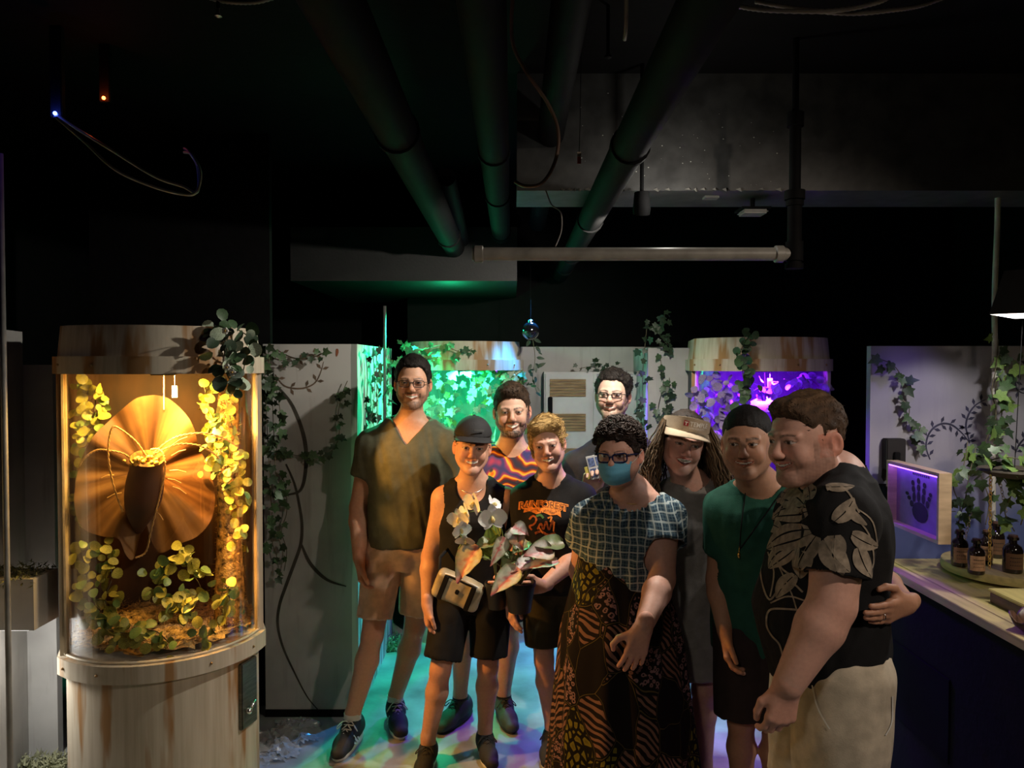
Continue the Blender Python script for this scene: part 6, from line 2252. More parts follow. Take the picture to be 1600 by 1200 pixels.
# 4 person in black shirt with orange lettering
p4 = person(dict(label='person in black shirt with orange lettering holding the leafy potted plant', S=0.93, skin=(0.58, 0.33, 0.25), hs=0.98, turn=(-6, 4, -8),
    female=True, face_w=0.92, smile=0.008, open=0.0064, teeth=0.7, brow=0.7, brow_c=(0.12, 0.06, 0.03), leg=0.95,
    hair=dict(c=(0.50, 0.32, 0.12), th=0.013, front=0.070, top=1.5, burn=-0.055, nape=-0.10, amp=0.004, comb=(0.25, 1.0, 0.5), lift=0.08, len=0.03, mess=0.15, dir=(0.9, -0.3, 0.2), strands=2200, blobs=[((-0.030, -0.055, 0.085), (0.045, 0.035, 0.030)), ((0.03, -0.04, 0.09), (0.05, 0.05, 0.03)), ((-0.062, -0.01, -0.02), (0.016, 0.03, 0.07))]),
    J=dict(head=P(855, 693, 3.40), neck=P(860, 753, 3.46), shL=P(818, 780, 3.46), shR=P(908, 778, 3.46),
           elL=P(806, 868, 3.44), wrL=P(796, 932, 3.26), elR=P(903, 868, 3.42), wrR=P(848, 916, 3.26),
           hipL=Z(846, 3.50, 0.82), hipR=Z(890, 3.50, 0.82), knL=Z(850, 3.48, 0.45), knR=Z(892, 3.50, 0.45),
           anL=Z(862, 3.54, 0.08), anR=Z(905, 3.56, 0.08)),
    handL=dict(D=(0.10, -0.5, -0.75), T=(0.3, -0.6, 0.6), N=(1, 0.1, 0.1), curl=(14, 20, 15)),
    handR=dict(D=(-0.9, -0.55, 0.05), T=(0, -0.5, 1), N=(-0.2, 0.9, 0.1), curl=(30, 38, 30))))
t4 = top(p4, 'printed_t_shirt', M_BLACK_CLOTH, hem=P(0, 925, 3.46)[2], off=0.013, sleeve=0.6, wr=0.0035, seed=8, nk=0.070)
shorts(p4, M_OLIVEDK, hem=0.80, off=0.024, flare=0.012)
shoes(p4, SNEAK_B, (-0.2, -1), (0.2, -1))

# 5 man with spectacles in the back row
p5 = person(dict(label='person in charcoal shirt and dark-rimmed glasses holding a printed card in the back row', S=1.03, skin=(0.66, 0.44, 0.34), hs=1.02, turn=(-14, 0, 2),
    face_w=0.98, beard=0.7, beard_c=(0.07, 0.045, 0.03), smile=0.008, open=0.005, teeth=0.7, jaw=1.05, eye=0.004,
    hair=dict(c=(0.016, 0.012, 0.010), th=0.012, front=0.083, rec=0.016, top=1.1, side=0.9, amp=0.006, lift=0.45, mess=0.8, len=0.018, blobs=[((0.070, 0.01, 0.05), (0.02, 0.04, 0.05))]),
    J=dict(head=P(957, 616, 3.78), neck=P(968, 684, 3.86), shL=P(899, 728, 3.86), shR=P(1032, 728, 3.86),
           elL=P(880, 826, 3.86), wrL=P(917, 770, 3.66), elR=P(1050, 830, 3.88), wrR=P(1045, 905, 3.84),
           hipL=Z(945, 3.9, 0.92), hipR=Z(997, 3.9, 0.92), knL=Z(938, 3.86, 0.5), knR=Z(1003, 3.86, 0.5),
           anL=Z(936, 3.9, 0.088), anR=Z(1006, 3.9, 0.088)),
    handL=dict(D=(0.25, -0.35, 1), T=(0.9, 0, -0.2), N=(0.2, -1, -0.2), curl=(30, 40, 30))))
top(p5, 't_shirt', M_CHARCOAL, hem=0.86, off=0.014, sleeve=0.6, wr=0.004, seed=10)
shorts(p5, M_BLACK_CLOTH, hem=0.9, off=0.03)
shoes(p5, SNEAK_B)
glasses(p5, M_DARKFRAME, M_LENS, 0.0019, 0.0225, 0.0125)

# 6 woman in blue mask, plaid blouse and printed skirt
p6 = person(dict(label='person in blue face mask, plaid blouse and long patterned skirt', S=0.96, skin=SK_PINK, hs=0.97, turn=(-24, 3, -3),
    female=True, tw=1.08, td=1.15, face_w=1.02, smile=0.0, open=0.001, arm=1.16, neck_r=0.058, brow=0.8,
    hair=dict(c=(0.022, 0.012, 0.008), th=0.012, front=0.066, burn=-0.01, nape=-0.07, top=1.6, amp=0.007),
    J=dict(head=P(967, 708, 2.90), neck=P(991, 776, 2.96), shL=P(924, 814, 2.99), shR=P(1036, 812, 2.90),
           elL=P(908, 892, 3.12), wrL=P(930, 950, 3.26), elR=P(1034, 905, 2.80), wrR=P(1005, 980, 2.62),
           hipL=Z(940, 2.98, 0.84), hipR=Z(1006, 2.96, 0.84), knL=Z(935, 2.95, 0.45), knR=Z(1010, 2.95, 0.45),
           anL=Z(935, 2.97, 0.082), anR=Z(1012, 2.97, 0.082)),
    handR=dict(D=(-0.26, 0.10, -1), T=(-1, -0.1, 0.2), N=(-0.1, 1, -0.1), curl=(6, 14, 10), spread=6, thumb=1.0, size=1.05)))

# 7 woman in visor and grey dress
p7 = person(dict(label='person in tan visor and loose grey dress standing between plaid blouse and teal shirt', S=0.98, skin=SK_PINK, hs=1.04, turn=(-3, 4, 11),
    female=True, tw=1.12, td=1.1, face_w=0.96, smile=0.007, open=0.0095, teeth=0.25, brow=0.8,
    J=dict(head=P(1068, 690, 3.08), neck=P(1080, 758, 3.16), shL=P(1030, 790, 3.18), shR=P(1138, 786, 3.16),
           elL=P(1020, 885, 3.24), wrL=P(1022, 960, 3.20), elR=P(1152, 885, 3.26), wrR=P(1150, 960, 3.24),
           hipL=Z(1052, 3.20, 0.86), hipR=Z(1108, 3.20, 0.86), knL=Z(1056, 3.16, 0.46), knR=Z(1100, 3.14, 0.46),
           anL=Z(1060, 3.2, 0.085), anR=Z(1100, 3.18, 0.085))))

# 8 man in teal shirt
p8 = person(dict(label='person in teal shirt and cord necklace reaching around the back of the floral shirt', S=0.99, skin=SK_TAN, hs=1.05, turn=(-24, 2, -2),
    face_w=1.0, beard=0.28, smile=0.006, open=0.0036, brow=1.5, jaw=1.1, neck_r=0.064, tw=1.05, gaze=-0.003,
    hair=dict(c=(0.008, 0.006, 0.005), th=0.006, front=0.066, burn=-0.03, top=1.2, side=0.5, amp=0.002, len=0.009, lift=0.3),
    J=dict(head=P(1167, 690, 2.70), neck=P(1190, 762, 2.80), shL=P(1133, 796, 2.84), shR=P(1250, 790, 2.78),
           elL=P(1122, 905, 2.86), wrL=P(1132, 985, 2.80), elR=P(1374, 905, 2.46), wrR=P(1416, 944, 2.15),
           hipL=Z(1160, 2.88, 0.86), hipR=Z(1216, 2.86, 0.86), knL=Z(1158, 2.84, 0.47), knR=Z(1212, 2.80, 0.47),
           anL=Z(1160, 2.88, 0.085), anR=Z(1210, 2.86, 0.085)),
    handR=dict(D=(-0.80, -0.50, -0.06), T=(0.1, -0.3, 1), N=(-0.75, 0.6, 0), curl=(4, 10, 10), thumb=0.7)))
t8 = top(p8, 't_shirt', M_TEAL, hem=P(0, 1022, 2.84)[2], off=0.015, sleeve=0.6, wr=0.0065, seed=12, nk=0.076)
shorts(p8, M_DKSHORT, hem=0.95, off=0.034, flare=0.014)
shoes(p8, SNEAK_B)

# 9 man in floral shirt at the right
p9 = person(dict(label='person in black shirt with cream floral print turned sideways by the counter', S=1.0, skin=SK_PINK, hs=1.12, turn=(-64, 6, -2),
    face_w=1.04, beard=0.5, beard_c=(0.10, 0.05, 0.028), smile=0.009, open=0.0030, jaw=1.15, neck_r=0.072, arm=1.42, leg=1.25, tw=1.10, td=1.18, belly=0.075, brow_c=(0.07, 0.04, 0.025),
    hair=dict(c=(0.075, 0.042, 0.024), c2=(0.13, 0.075, 0.04), th=0.010, front=0.074, burn=-0.025, top=1.1, side=0.25, amp=0.004, nape=-0.075, lift=0.25, len=0.014, mess=0.5, blobs=[((0.0, -0.045, 0.086), (0.055, 0.045, 0.030))]),
    J=dict(head=P(1258, 684, 2.28), neck=P(1310, 752, 2.30), shL=P(1262, 806, 2.50), shR=P(1314, 810, 2.09),
           elL=P(1262, 900, 2.93), wrL=P(1196, 885, 3.00), elR=P(1300, 945, 2.04), wrR=P(1232, 1068, 2.02),
           hipL=Z(1278, 2.42, 0.90), hipR=Z(1316, 2.22, 0.90), knL=Z(1262, 2.44, 0.48), knR=Z(1312, 2.20, 0.48),
           anL=Z(1272, 2.48, 0.085), anR=Z(1330, 2.26, 0.085)),
    handR=dict(D=(-0.22, 0.02, -1), T=(-1, -0.1, 0), N=(0.1, 1, 0), curl=(26, 34, 25), size=1.06)))
t9 = top(p9, 'floral_shirt', M_BLACK_CLOTH, hem=P(0, 1066, 2.28)[2], off=0.018, sleeve=0.66, sl_off=0.026, wr=0.008, seed=14, nk=0.078, loose=0.01)
s9 = shorts(p9, M_CREAM, hem=0.98, off=0.045, flare=0.02, wr=0.008)
shoes(p9, SNEAK_B, (-1, -0.4), (-1, -0.3))
# ------------------------------------------------------------------ headwear, hair and prints of the cast
def ell_patch(T, rx, ry, cy, a0, a1, zf0, zf1, n=28, m=4, th=0.003, grow=0.0):
    """band of a hat: strip of an elliptic ring from angle a0 to a1 (0 = front), with thickness"""
    vs, fs = [], []
    for lay in (0, 1):
        for j in range(m + 1):
            for i in range(n + 1):
                a = a0 + (a1 - a0) * i / n
                z0, z1 = zf0(a), zf1(a)
                z = z0 + (z1 - z0) * j / m
                k = 1 + grow * j / m
                r = (rx * k + lay * th, ry * k + lay * th)
                vs.append(T(r[0] * math.sin(a), cy - r[1] * math.cos(a), z))
    L = (m + 1) * (n + 1)
    for j in range(m):
        for i in range(n):
            q = j * (n + 1) + i
            fs.append((q + L, q + 1 + L, q + n + 2 + L, q + n + 1 + L))
            fs.append((q + n + 1, q + n + 2, q + 1, q))
    for i in range(n):
        fs.append((i, i + 1, i + 1 + L, i + L))
        q = m * (n + 1) + i
        fs.append((q + L, q + 1 + L, q + 1, q))
    for j in range(m):
        q = j * (n + 1)
        fs.append((q + L, q + n + 1 + L, q + n + 1, q))
        q += n
        fs.append((q, q + n + 1, q + n + 1 + L, q + L))
    return MB().add(vs, fs)


def brim(T, rx, ry, cy, z0, A, reach, drop, curve=0.012, n=22, m=6, th=0.003):
    vs, fs = [], []
    for lay in (0, 1):
        for j in range(m + 1):
            for i in range(n + 1):
                u = -1 + 2 * i / n
                a = A * u
                v = j / m
                ex = reach * v * (1 - abs(u) ** 2.6) ** 0.5 if abs(u) < 1 else 0.0
                vs.append(T((rx + ex * 0.25) * math.sin(a), cy - ry * math.cos(a) - ex, z0(a) - drop * ex / reach - curve * (u * u) * (0.4 + 0.9 * v) - lay * th))
    L = (m + 1) * (n + 1)
    for j in range(m):
        for i in range(n):
            q = j * (n + 1) + i
            fs.append((q, q + n + 1, q + n + 2, q + 1))
            fs.append((q + 1 + L, q + n + 2 + L, q + n + 1 + L, q + L))
    for i in range(n):
        q = m * (n + 1) + i
        fs.append((q, q + L, q + 1 + L, q + 1))
    return MB().add(vs, fs)


# cap of the person in the tank top
T = hloc(p2)
M_CAP = mat('black_cap_cloth', (0.012, 0.012, 0.014), 0.8, bump=0.2, bscale=300)
S = SDF()
hs = p2['hs']
S.ell(p2['hc'] + p2['R'] @ (hs * V3(0, 0.014, 0.040)), [hs * 0.087, hs * 0.106, hs * 0.096], p2['R'], 0)
pc = p2['hc'] + p2['R'] @ (hs * V3(0, -0.08, 0.047))
plane_op(S, pc, p2['R'] @ V3(0, 0.10, -1), p2['hc'] - 0.2, p2['hc'] + 0.2, 0.004)
V, Q = S.mesh(p2['hc'] - 0.16, p2['hc'] + 0.16, 0.0036)
cap = link('cap', np_mesh('cap', V - p2['base'], Q), M_CAP, p2['root'])
b = brim(T, 0.086, 0.104, 0.014, lambda a: 0.052, 1.15, 0.056, 0.014).build('brim', M_CAP, cap, smooth=True)
MB().ball(T(0, 0.014, 0.134), 0.007).build('button', M_CAP, cap, smooth=True)
ell_patch(T, 0.0880, 0.1070, 0.014, 0.02, 0.52, lambda a: 0.078, lambda a: 0.086, 8, 1, 0.0015).build('side_logo', mat('grey_thread', (0.10, 0.10, 0.10), 0.7), cap)
# thin necklace
nb = A3(p2['Jn']['neck']) - p2['base']
nk = [nb + p2['side'] * 0.060 * math.sin(a) * 1.05 + p2['fwd'] * (0.015 + 0.075 * math.cos(a)) + V3(0, 0, 0.012 - 0.032 * math.cos(a)) for a in np.linspace(-1.9, 1.9, 24)]
MB().tube(nk, 0.0014, 5).build('necklace', M_SILVER, p2['root'], smooth=True)

# visor of the long-haired woman, with stitched lettering
T = hloc(p7)
M_VISOR = mat('tan_canvas', (0.42, 0.33, 0.23), 0.85, bump=0.2, bscale=350)
vz0 = lambda a: 0.047 + 0.010 * (1 - math.cos(a))
vz1 = lambda a: 0.106 - 0.022 * (1 - math.cos(a))
vis = ell_patch(T, 0.0865, 0.1060, 0.016, -3.1, 3.1, vz0, vz1, 56, 4, 0.004, -0.02).build('visor', M_VISOR, p7['root'], smooth=True, auto=50)
brim(T, 0.090, 0.110, 0.016, lambda a: vz0(a) + 0.004, 1.22, 0.060, 0.012, 0.024).build('brim', M_VISOR, vis, smooth=True)
M_WHITE_T = mat('white_thread', (0.75, 0.72, 0.66), 0.7)
M_RED_T = mat('dark_red_thread', (0.35, 0.02, 0.03), 0.7)


def on_band(polys, u0, v0, m, name, lift):
    mb = MB()
    for p in polys:
        vs = []
        for (x, y) in p:
            a = (u0 + x) / 0.098
            k = 1 - 0.02 * ((v0 + y - 0.047) / 0.059)
            vs.append(T((0.0865 * k + lift) * math.sin(a), 0.016 - (0.1060 * k + lift) * math.cos(a), v0 + y))
        mb.add(vs, [tuple(range(len(vs)))])
    return mb.build(name, m, vis)


on_band(text_polys('TEMPLE', 0.0240, 0.0004), -0.010, 0.0750, M_WHITE_T, 'lettering', 0.0062)
on_band(text_polys('UNIVERSITY', 0.0105, 0.0001, spacing=1.22), -0.009, 0.0640, M_WHITE_T, 'lettering', 0.0062)
on_band([[(0, 0), (0.019, 0), (0.019, 0.020), (0, 0.020)]], -0.034, 0.0720, M_RED_T, 'emblem', 0.0056)
on_band([[(0.003, 0.013), (0.016, 0.013), (0.016, 0.0165), (0.003, 0.0165)], [(0.0078, 0.003), (0.0112, 0.003), (0.0112, 0.013), (0.0078, 0.013)]], -0.034, 0.0720, M_WHITE_T, 'emblem_letter', 0.0066)
# her hair: dark cap of hair and long wavy locks over the shoulders
r = np.random.RandomState(5)
h7 = dict(c=(0.020, 0.012, 0.008), th=0.006, front=0.070, burn=-0.06, nape=-0.12, top=1.2, side=1.0, amp=0.003, strands=900, len=0.02, lift=0.03, mess=0.2)
p7['hair'] = h7
Vh, Qh, Ch = hair_short(p7['hc'], p7['R'], p7['hs'], p7)
paths, pc = [], []
hsc, Rm, hc = p7['hs'], p7['R'], p7['hc']
for i in range(950):
    sg = -1 if r.rand() < 0.55 else 1
    phi = sg * r.uniform(0.50, 1.0) * math.pi * 0.92
    if r.rand() < 0.55:
        phi = sg * r.uniform(1.25, 1.9)
    z0 = r.uniform(-0.01, 0.075)
    s0 = hc + Rm @ (hsc * V3(0.080 * math.sin(phi), 0.016 - 0.096 * math.cos(phi), z0))
    L = r.uniform(0.24, 0.42) * (0.85 if abs(phi) > 2.2 else 1.0)
    out = unit(V3(math.sin(phi), -math.cos(phi) * 0.8 - 0.35, 0))
    ph, fr = r.uniform(0, 6.28), r.uniform(18, 26)
    pts = []
    spread = r.uniform(0.02, 0.075)
    for k in range(14):
        t = k / 13
        w = 0.011 * t * math.sin(fr * t * L * 4 + ph)
        w2 = 0.009 * t * math.cos(fr * t * L * 4 + ph * 1.7)
        pts.append(s0 + out * (spread * math.sin(min(1, t * 1.4) * 1.57) + 0.012) + V3(sg * 0.020 * t + w, w2 - 0.045 * t, -L * t))
    paths.append(pts)
    g = r.rand()
    pc.append(np.array([0.030, 0.018, 0.010]) * (1 - g) + np.array([0.22, 0.14, 0.075]) * g)
Vs, Qs = strands(paths, 0.0034, 0.0010, 4)
Va, Qa = join([(Vh, Qh), (Vs, Qs)])
link('hair', np_mesh('hair', Va - p7['base'], Qa, cols=np.concatenate([Ch, np.repeat(np.array(pc), 14 * 4, axis=0)])), MATS['hair'], p7['root'])
t7 = top(p7, 'dress', M_GREY, hem=P(0, 1046, 3.18)[2], off=0.022, sleeve=0.75, sl_off=0.034, wr=0.006, seed=31, nk=0.074, loose=0.02, flare=0.05, straight=1.02, h=0.0065)
shoes(p7, SNEAK_B)

# woman with mask: blouse, skirt, mask, spectacles, curls
def ruffle(V):
    q = V - (p6['Jn']['neck'])
    a = np.arctan2(q @ p6['fwd'], q @ p6['side'])
    up_ = q[:, 2]
    return 0.0050 * np.sin(a * 26 + 2 * np.sin(a * 5)) * np.exp(-((up_ + 0.03) / 0.07) ** 2) + 0.003 * np.sin(a * 15 + V[:, 2] * 20) * np.clip(-up_ / 0.3, 0, 1)


t6 = top(p6, 'plaid_blouse', M_PLAID, hem=P(0, 908, 2.95)[2], off=0.020, sleeve=0.40, sl_off=0.038, wr=0.006, seed=41, nk=0.104, straight=1.0, loose=0.02, fold=ruffle, h=0.0055)
vs, fs = [], []
n, m = 96, 40
c0 = p6['pel']
for j in range(m + 1):
    t = j / m
    z = 1.055 + (0.025 - 1.055) * t
    rx = 0.160 + 0.045 * min(1, t * 3.5) + 0.105 * t
    ry = 0.140 + 0.045 * min(1, t * 3.5) + 0.105 * t
    for i in range(n):
        a = 2 * math.pi * i / n
        k = 1 + (0.012 + 0.075 * t) * (math.sin(9 * a + 1.2 * math.sin(3 * a)) * 0.7 + 0.3 * math.sin(17 * a + 2))
        vs.append(V3(c0[0] - 0.012 + 0.02 * t + rx * k * math.cos(a), c0[1] - 0.005 + ry * k * math.sin(a), z) - p6['base'])
for j in range(m):
    for i in range(n):
        i2 = (i + 1) % n
        fs.append((j * n + i, (j + 1) * n + i, (j + 1) * n + i2, j * n + i2))
MB().add(vs, fs).build('skirt', M_WAX, p6['root'], smooth=True)
shoes(p6, SNEAK_B)
T = hloc(p6)
M_MASK = mat('blue_mask_cloth', (0.13, 0.42, 0.62), 0.85, bump=0.15, bscale=300, var=0.06)
vs, fs = [], []
n, m = 22, 18
for lay in (0, 1):
    for j in range(m + 1):
        v = j / m
        for i in range(n + 1):
            u = -1 + 2 * i / n
            z = -0.016 - 0.092 * v - 0.006 * abs(u) ** 2 * (1 - v) + 0.010 * abs(u) ** 2 * v
            prof = np.interp(v, [0, 0.15, 0.4, 0.65, 0.85, 1.0], [0.106, 0.117, 0.124, 0.118, 0.110, 0.098])
            y = -prof + 0.047 * abs(u) ** 2.1 + 0.0016 * math.sin(v * 22) * (1 - abs(u) ** 4)
            x = 0.066 * u * (1.0 - 0.16 * v)
            vs.append(T(x, y + lay * 0.003, z))
L = (m + 1) * (n + 1)
for j in range(m):
    for i in range(n):
        q = j * (n + 1) + i
        fs.append((q, q + n + 1, q + n + 2, q + 1))
        fs.append((q + 1 + L, q + n + 2 + L, q + n + 1 + L, q + L))
msk = MB().add(vs, fs).build('face_mask', M_MASK, p6['root'], smooth=True)
for s in (-1, 1):
    for z0, z1 in ((-0.030, 0.008), (-0.094, -0.036)):
        MB().tube(catmull([T(s * 0.064, -0.060, z0), T(s * 0.074, -0.030, z0 * 0.7 + z1 * 0.3), T(s * 0.090, 0.014, z1), T(s * 0.086, 0.034, z1 * 0.8)], 4), 0.0016, 5).build('ear_loop', M_WHITE_T, msk, smooth=True)
glasses(p6, M_BLUEFRAME, M_LENS, 0.0032, 0.0255, 0.0165, cat=0.006, zo=-0.004)
r = np.random.RandomState(8)
paths, cc = [], []
hsc, Rm, hc = p6['hs'], p6['R'], p6['hc']
while len(paths) < 900:
    d = unit(r.normal(size=3))
    y, z = d[1] * 0.11, d[2]
    if d[2] < -0.45 or (d[1] < -0.35 and d[2] < 0.42) or (abs(d[0]) > 0.5 and -0.4 < d[1] < 0.25 and d[2] < 0.05):
        continue
    c_ = V3(0.092 * d[0], 0.020 + 0.108 * d[1], 0.040 + 0.098 * d[2])
    p0 = hc + Rm @ (hsc * c_)
    nn = Rm @ d
    t1_ = unit(np.cross(nn, r.normal(size=3)))
    t2_ = np.cross(nn, t1_)
    ax_ = unit(nn * 0.5 + t1_ * r.normal() + t2_ * r.normal())
    b1 = unit(np.cross(ax_, nn))
    b2 = np.cross(ax_, b1)
    R_ = r.uniform(0.006, 0.0105)
    ph = r.uniform(0, 6.28)
    paths.append([p0 + nn * r.uniform(0.0, 0.004) + ax_ * (0.020 * (k / 13 - 0.5)) + (b1 * math.cos(ph + k * 0.95) + b2 * math.sin(ph + k * 0.95)) * R_ for k in range(14)])
    cc.append(np.array([0.026, 0.013, 0.008]) * r.uniform(0.5, 1.8))
Vs, Qs = strands(paths, 0.0026, 0.0014, 4)
link('curls', np_mesh('curls', Vs - p6['base'], Qs, cols=np.repeat(np.array(cc), 14 * 4, axis=0)), MATS['hair'], p6['root'])
nb = A3(p6['Jn']['neck']) - p6['base']
nk = [nb + p6['side'] * 0.072 * math.sin(a) + p6['fwd'] * (0.012 + 0.070 * math.cos(a)) + V3(0, 0, 0.020 - 0.035 * math.cos(a)) for a in np.linspace(-1.9, 1.9, 24)]
MB().tube(nk, 0.0015, 5).build('necklace', M_GOLD, p6['root'], smooth=True)

# cord necklace with a small gold pendant on the teal shirt
b8 = p8['base']
q0 = A3(p8['Jn']['neck'])
fw = p8['fwd']
pend = A3(P(1149, 868, 2.63))


def on_front(tgt, p, lift=0.004, look=(0.42, 0.9, 0)):
    from mathutils.bvhtree import BVHTree
    key = tgt.name
    if key not in on_front.c:
        me = tgt.data
        on_front.c[key] = BVHTree.FromPolygons([v.co.copy() for v in me.vertices], [tuple(f.vertices) for f in me.polygons])
    lk = Vector(look).normalized()
    h = on_front.c[key].ray_cast(Vector(p) - lk * 0.7, lk, 2.0)
    return (h[0] - lk * lift) if h[0] is not None else Vector(p)


on_front.c = {}
for sg, a in ((-1, P(1162, 772, 2.7)), (1, P(1222, 768, 2.7))):
    seg = [on_front(t8, A3(a) * (1 - t) + pend * t - b8, 0.004) for t in np.linspace(0, 1, 14)]
    MB().tube(seg, 0.0022, 6).build('cord', M_BLACK_CLOTH, p8['root'], smooth=True)
pp = on_front(t8, pend - b8, 0.008)
mb = MB()
mb.tube([pp + Vector((0, 0, 0.012)), pp - Vector((0.002, 0, 0.012))], 0.0022, 6)
mb.ball(pp - Vector((0.002, 0, 0.020)), 0.0060, sz=1.9)
mb.build('pendant', M_GOLD, p8['root'], smooth=True)
# ring on his hand
wr = p8['Jn']['wrR']
Dh = unit(p8['handR']['D'])
mb = MB()
rp = A3(wr) + Dh * 0.118 * 0.99 + V3(0, 0, -0.006) + unit(V3(0.75, -0.6, 0)) * 0.001 - b8
mb.tube([rp + 0.0105 * (V3(0, 0, 1) * math.cos(a) + unit(np.cross(Dh, V3(0, 0, 1))) * math.sin(a)) for a in np.linspace(0, 6.6, 16)], 0.0018, 5, caps=False)
mb.build('ring', M_SILVER, p8['root'], smooth=True)

# chest print of the blond woman
M_ORANGE = mat('orange_ink', (0.85, 0.26, 0.03), 0.75, var=0.2, scale=60)
M_BROWN = mat('rust_ink', (0.40, 0.09, 0.015), 0.75, var=0.35, scale=90)
M_GREENINK = mat('green_ink', (0.05, 0.16, 0.04), 0.8)
org = P(849, 793, 3.3)
UP, RT = (0, 0, 1), (1, 0, -0.06)
lk4 = unit(A3(org) - V3(0, 0, CH))


def shift(polys, dx, dy, arch=0.0):
    return [[(x + dx, y + dy - arch * (x + dx) ** 2) for x, y in p] for p in polys]


tp = text_polys('RAINFOREST', 0.042, 0.0034, 0.08, 0.86)
wid = max(x for p in tp for x, _ in p)
print_on(p4, shift(tp, -wid / 2, 0.0, 1.1), t4, M_ORANGE, 'lettering', org, RT, UP, lk4, 0.0022, cut=False)
tp2 = text_polys('RAINFOREST', 0.042, -0.0008, 0.08, 0.86)
w2 = max(x for p in tp2 for x, _ in p)
print_on(p4, shift(tp2, -w2 / 2, 0.0, 1.1), t4, M_INK, 'lettering', org, RT, UP, lk4, 0.0034, cut=False)
ban = [(-0.083, -0.006), (-0.088, -0.028), (-0.060, -0.020), (-0.030, -0.031), (0.0, -0.022), (0.030, -0.033), (0.060, -0.028), (0.078, -0.040), (0.074, -0.008), (0.03, -0.002), (-0.03, -0.002)]
print_on(p4, [ban], t4, M_ORANGE, 'print_banner', org, RT, UP, lk4, 0.0020)
marks = []
rr = random.Random(4)
for i in range(26):
    x = -0.074 + i * 0.0057
    y = -0.017 - 0.006 * math.sin(i * 0.7)
    w_, h_ = 0.0016, rr.uniform(0.005, 0.010)
    s_ = rr.uniform(-0.003, 0.003)
    marks.append([(x, y - h_ / 2), (x + w_, y - h_ / 2), (x + w_ + s_, y + h_ / 2), (x + s_, y + h_ / 2)])
print_on(p4, marks, t4, M_INK, 'print_marks', org, RT, UP, lk4, 0.0030, cut=False)


def stroke(pts, w):
    P2 = [Vector((p[0], p[1], 0)) for p in pts]
    P2 = catmull(P2, 5)
    out = []
    for a, b in zip(P2[:-1], P2[1:]):
        t = (b - a)
        if t.length < 1e-6:
            continue
        nrm = Vector((-t.y, t.x, 0)).normalized() * w / 2
        e = t.normalized() * w * 0.15
        out.append([(a - nrm - e)[:2], (b - nrm + e)[:2], (b + nrm + e)[:2], (a + nrm - e)[:2]])
    return out


art = stroke([(-0.060, -0.055), (-0.045, -0.040), (-0.030, -0.052), (-0.040, -0.075), (-0.060, -0.085), (-0.050, -0.100)], 0.008)
art += stroke([(-0.025, -0.095), (-0.010, -0.070), (0.0, -0.095), (0.012, -0.060), (0.024, -0.095), (0.040, -0.055), (0.046, -0.085)], 0.008)
art += stroke([(-0.035, -0.115), (-0.01, -0.105), (0.02, -0.118), (0.05, -0.108)], 0.010)
print_on(p4, art, t4, M_BROWN, 'print_art', org, RT, UP, lk4, 0.0020, cut=False)
art2 = stroke([(0.020, -0.045), (0.036, -0.040), (0.030, -0.060)], 0.007) + stroke([(-0.018, -0.088), (-0.002, -0.112)], 0.006) + stroke([(0.048, -0.060), (0.044, -0.10)], 0.006)
print_on(p4, art2, t4, M_ORANGE, 'print_art', org, RT, UP, lk4, 0.0026, cut=False)
print_on(p4, stroke([(-0.030, -0.040), (-0.012, -0.034), (0.0, -0.046)], 0.010), t4, M_GREENINK, 'print_art', org, RT, UP, lk4, 0.0024, cut=False)

# floral print of the stout man
M_PETAL = mat('cream_ink', (0.30, 0.245, 0.185), 0.85, var=0.22, scale=45)
lk9 = unit(A3(P(1270, 850, 2.1)) - V3(0, 0, CH))
sx9 = unit(np.cross(lk9, V3(0, 0, 1)))
up9 = np.cross(sx9, lk9)
org9 = P(1270, 850, 2.1)
PX = 2.15 / F


def petal(cx, cy, ln, wd, ang, strips=3, gap=0.13, bend=0.2):
    """petal in photo pixels: strips along its length with dark gaps between"""
    out = []
    n = 12
    a = math.radians(ang)
    for s_ in range(strips):
        e0 = -1 + 2 * s_ / strips + gap * 0.5
        e1 = -1 + 2 * (s_ + 1) / strips - gap * 0.5
        L_, R_ = [], []
        for i in range(n + 1):
            t = i / n
            prof = math.sin(math.pi * (0.06 + 0.90 * t) ** 0.8) ** 0.75
            for e, acc in ((e0, L_), (e1, R_)):
                x = t * ln * (1 - 0.05 * abs(e)) + ln * 0.04 * (s_ % 2) * 0
                y = e * prof * wd * 0.5 + bend * wd * math.sin(t * 2.2)
                acc.append((cx + x * math.cos(a) - y * math.sin(a), cy + x * math.sin(a) + y * math.cos(a)))
        for i in range(n):
            q = [L_[i], L_[i + 1], R_[i + 1], R_[i]]
            out.append([((x - 1270) * PX, -(y - 850) * PX) for x, y in q])
    return out


pet = []
for a in [(1262, 800, 62, 40, 165, 3), (1258, 795, 66, 42, 205, 3), (1268, 832, 78, 46, 150, 3), (1275, 838, 62, 34, 110, 2), (1300, 815, 44, 26, -60, 2), (1266, 785, 36, 22, 255, 2),
          (1285, 842, 56, 40, 45, 2), (1300, 835, 50, 38, 80, 2), (1322, 832, 40, 26, 15, 2), (1330, 850, 46, 26, 60, 2), (1240, 860, 52, 34, 130, 3), (1222, 830, 44, 28, 190, 2),
          (1250, 772, 34, 20, 200, 2), (1288, 765, 40, 16, -10, 2), (1315, 795, 36, 14, 35, 1), (1225, 770, 30, 20, 150, 2), (1245, 900, 50, 26, 120, 2), (1262, 862, 44, 32, 95, 2), (1310, 868, 40, 22, 100, 2)]:
    pet += petal(*a)
print_on(p9, pet, t9, M_PETAL, 'floral_print', org9, sx9, up9, lk9, 0.0030, cut=False)
lines = []


def px2(pts):
    return [((x - 1270) * PX, -(y - 850) * PX) for x, y in pts]


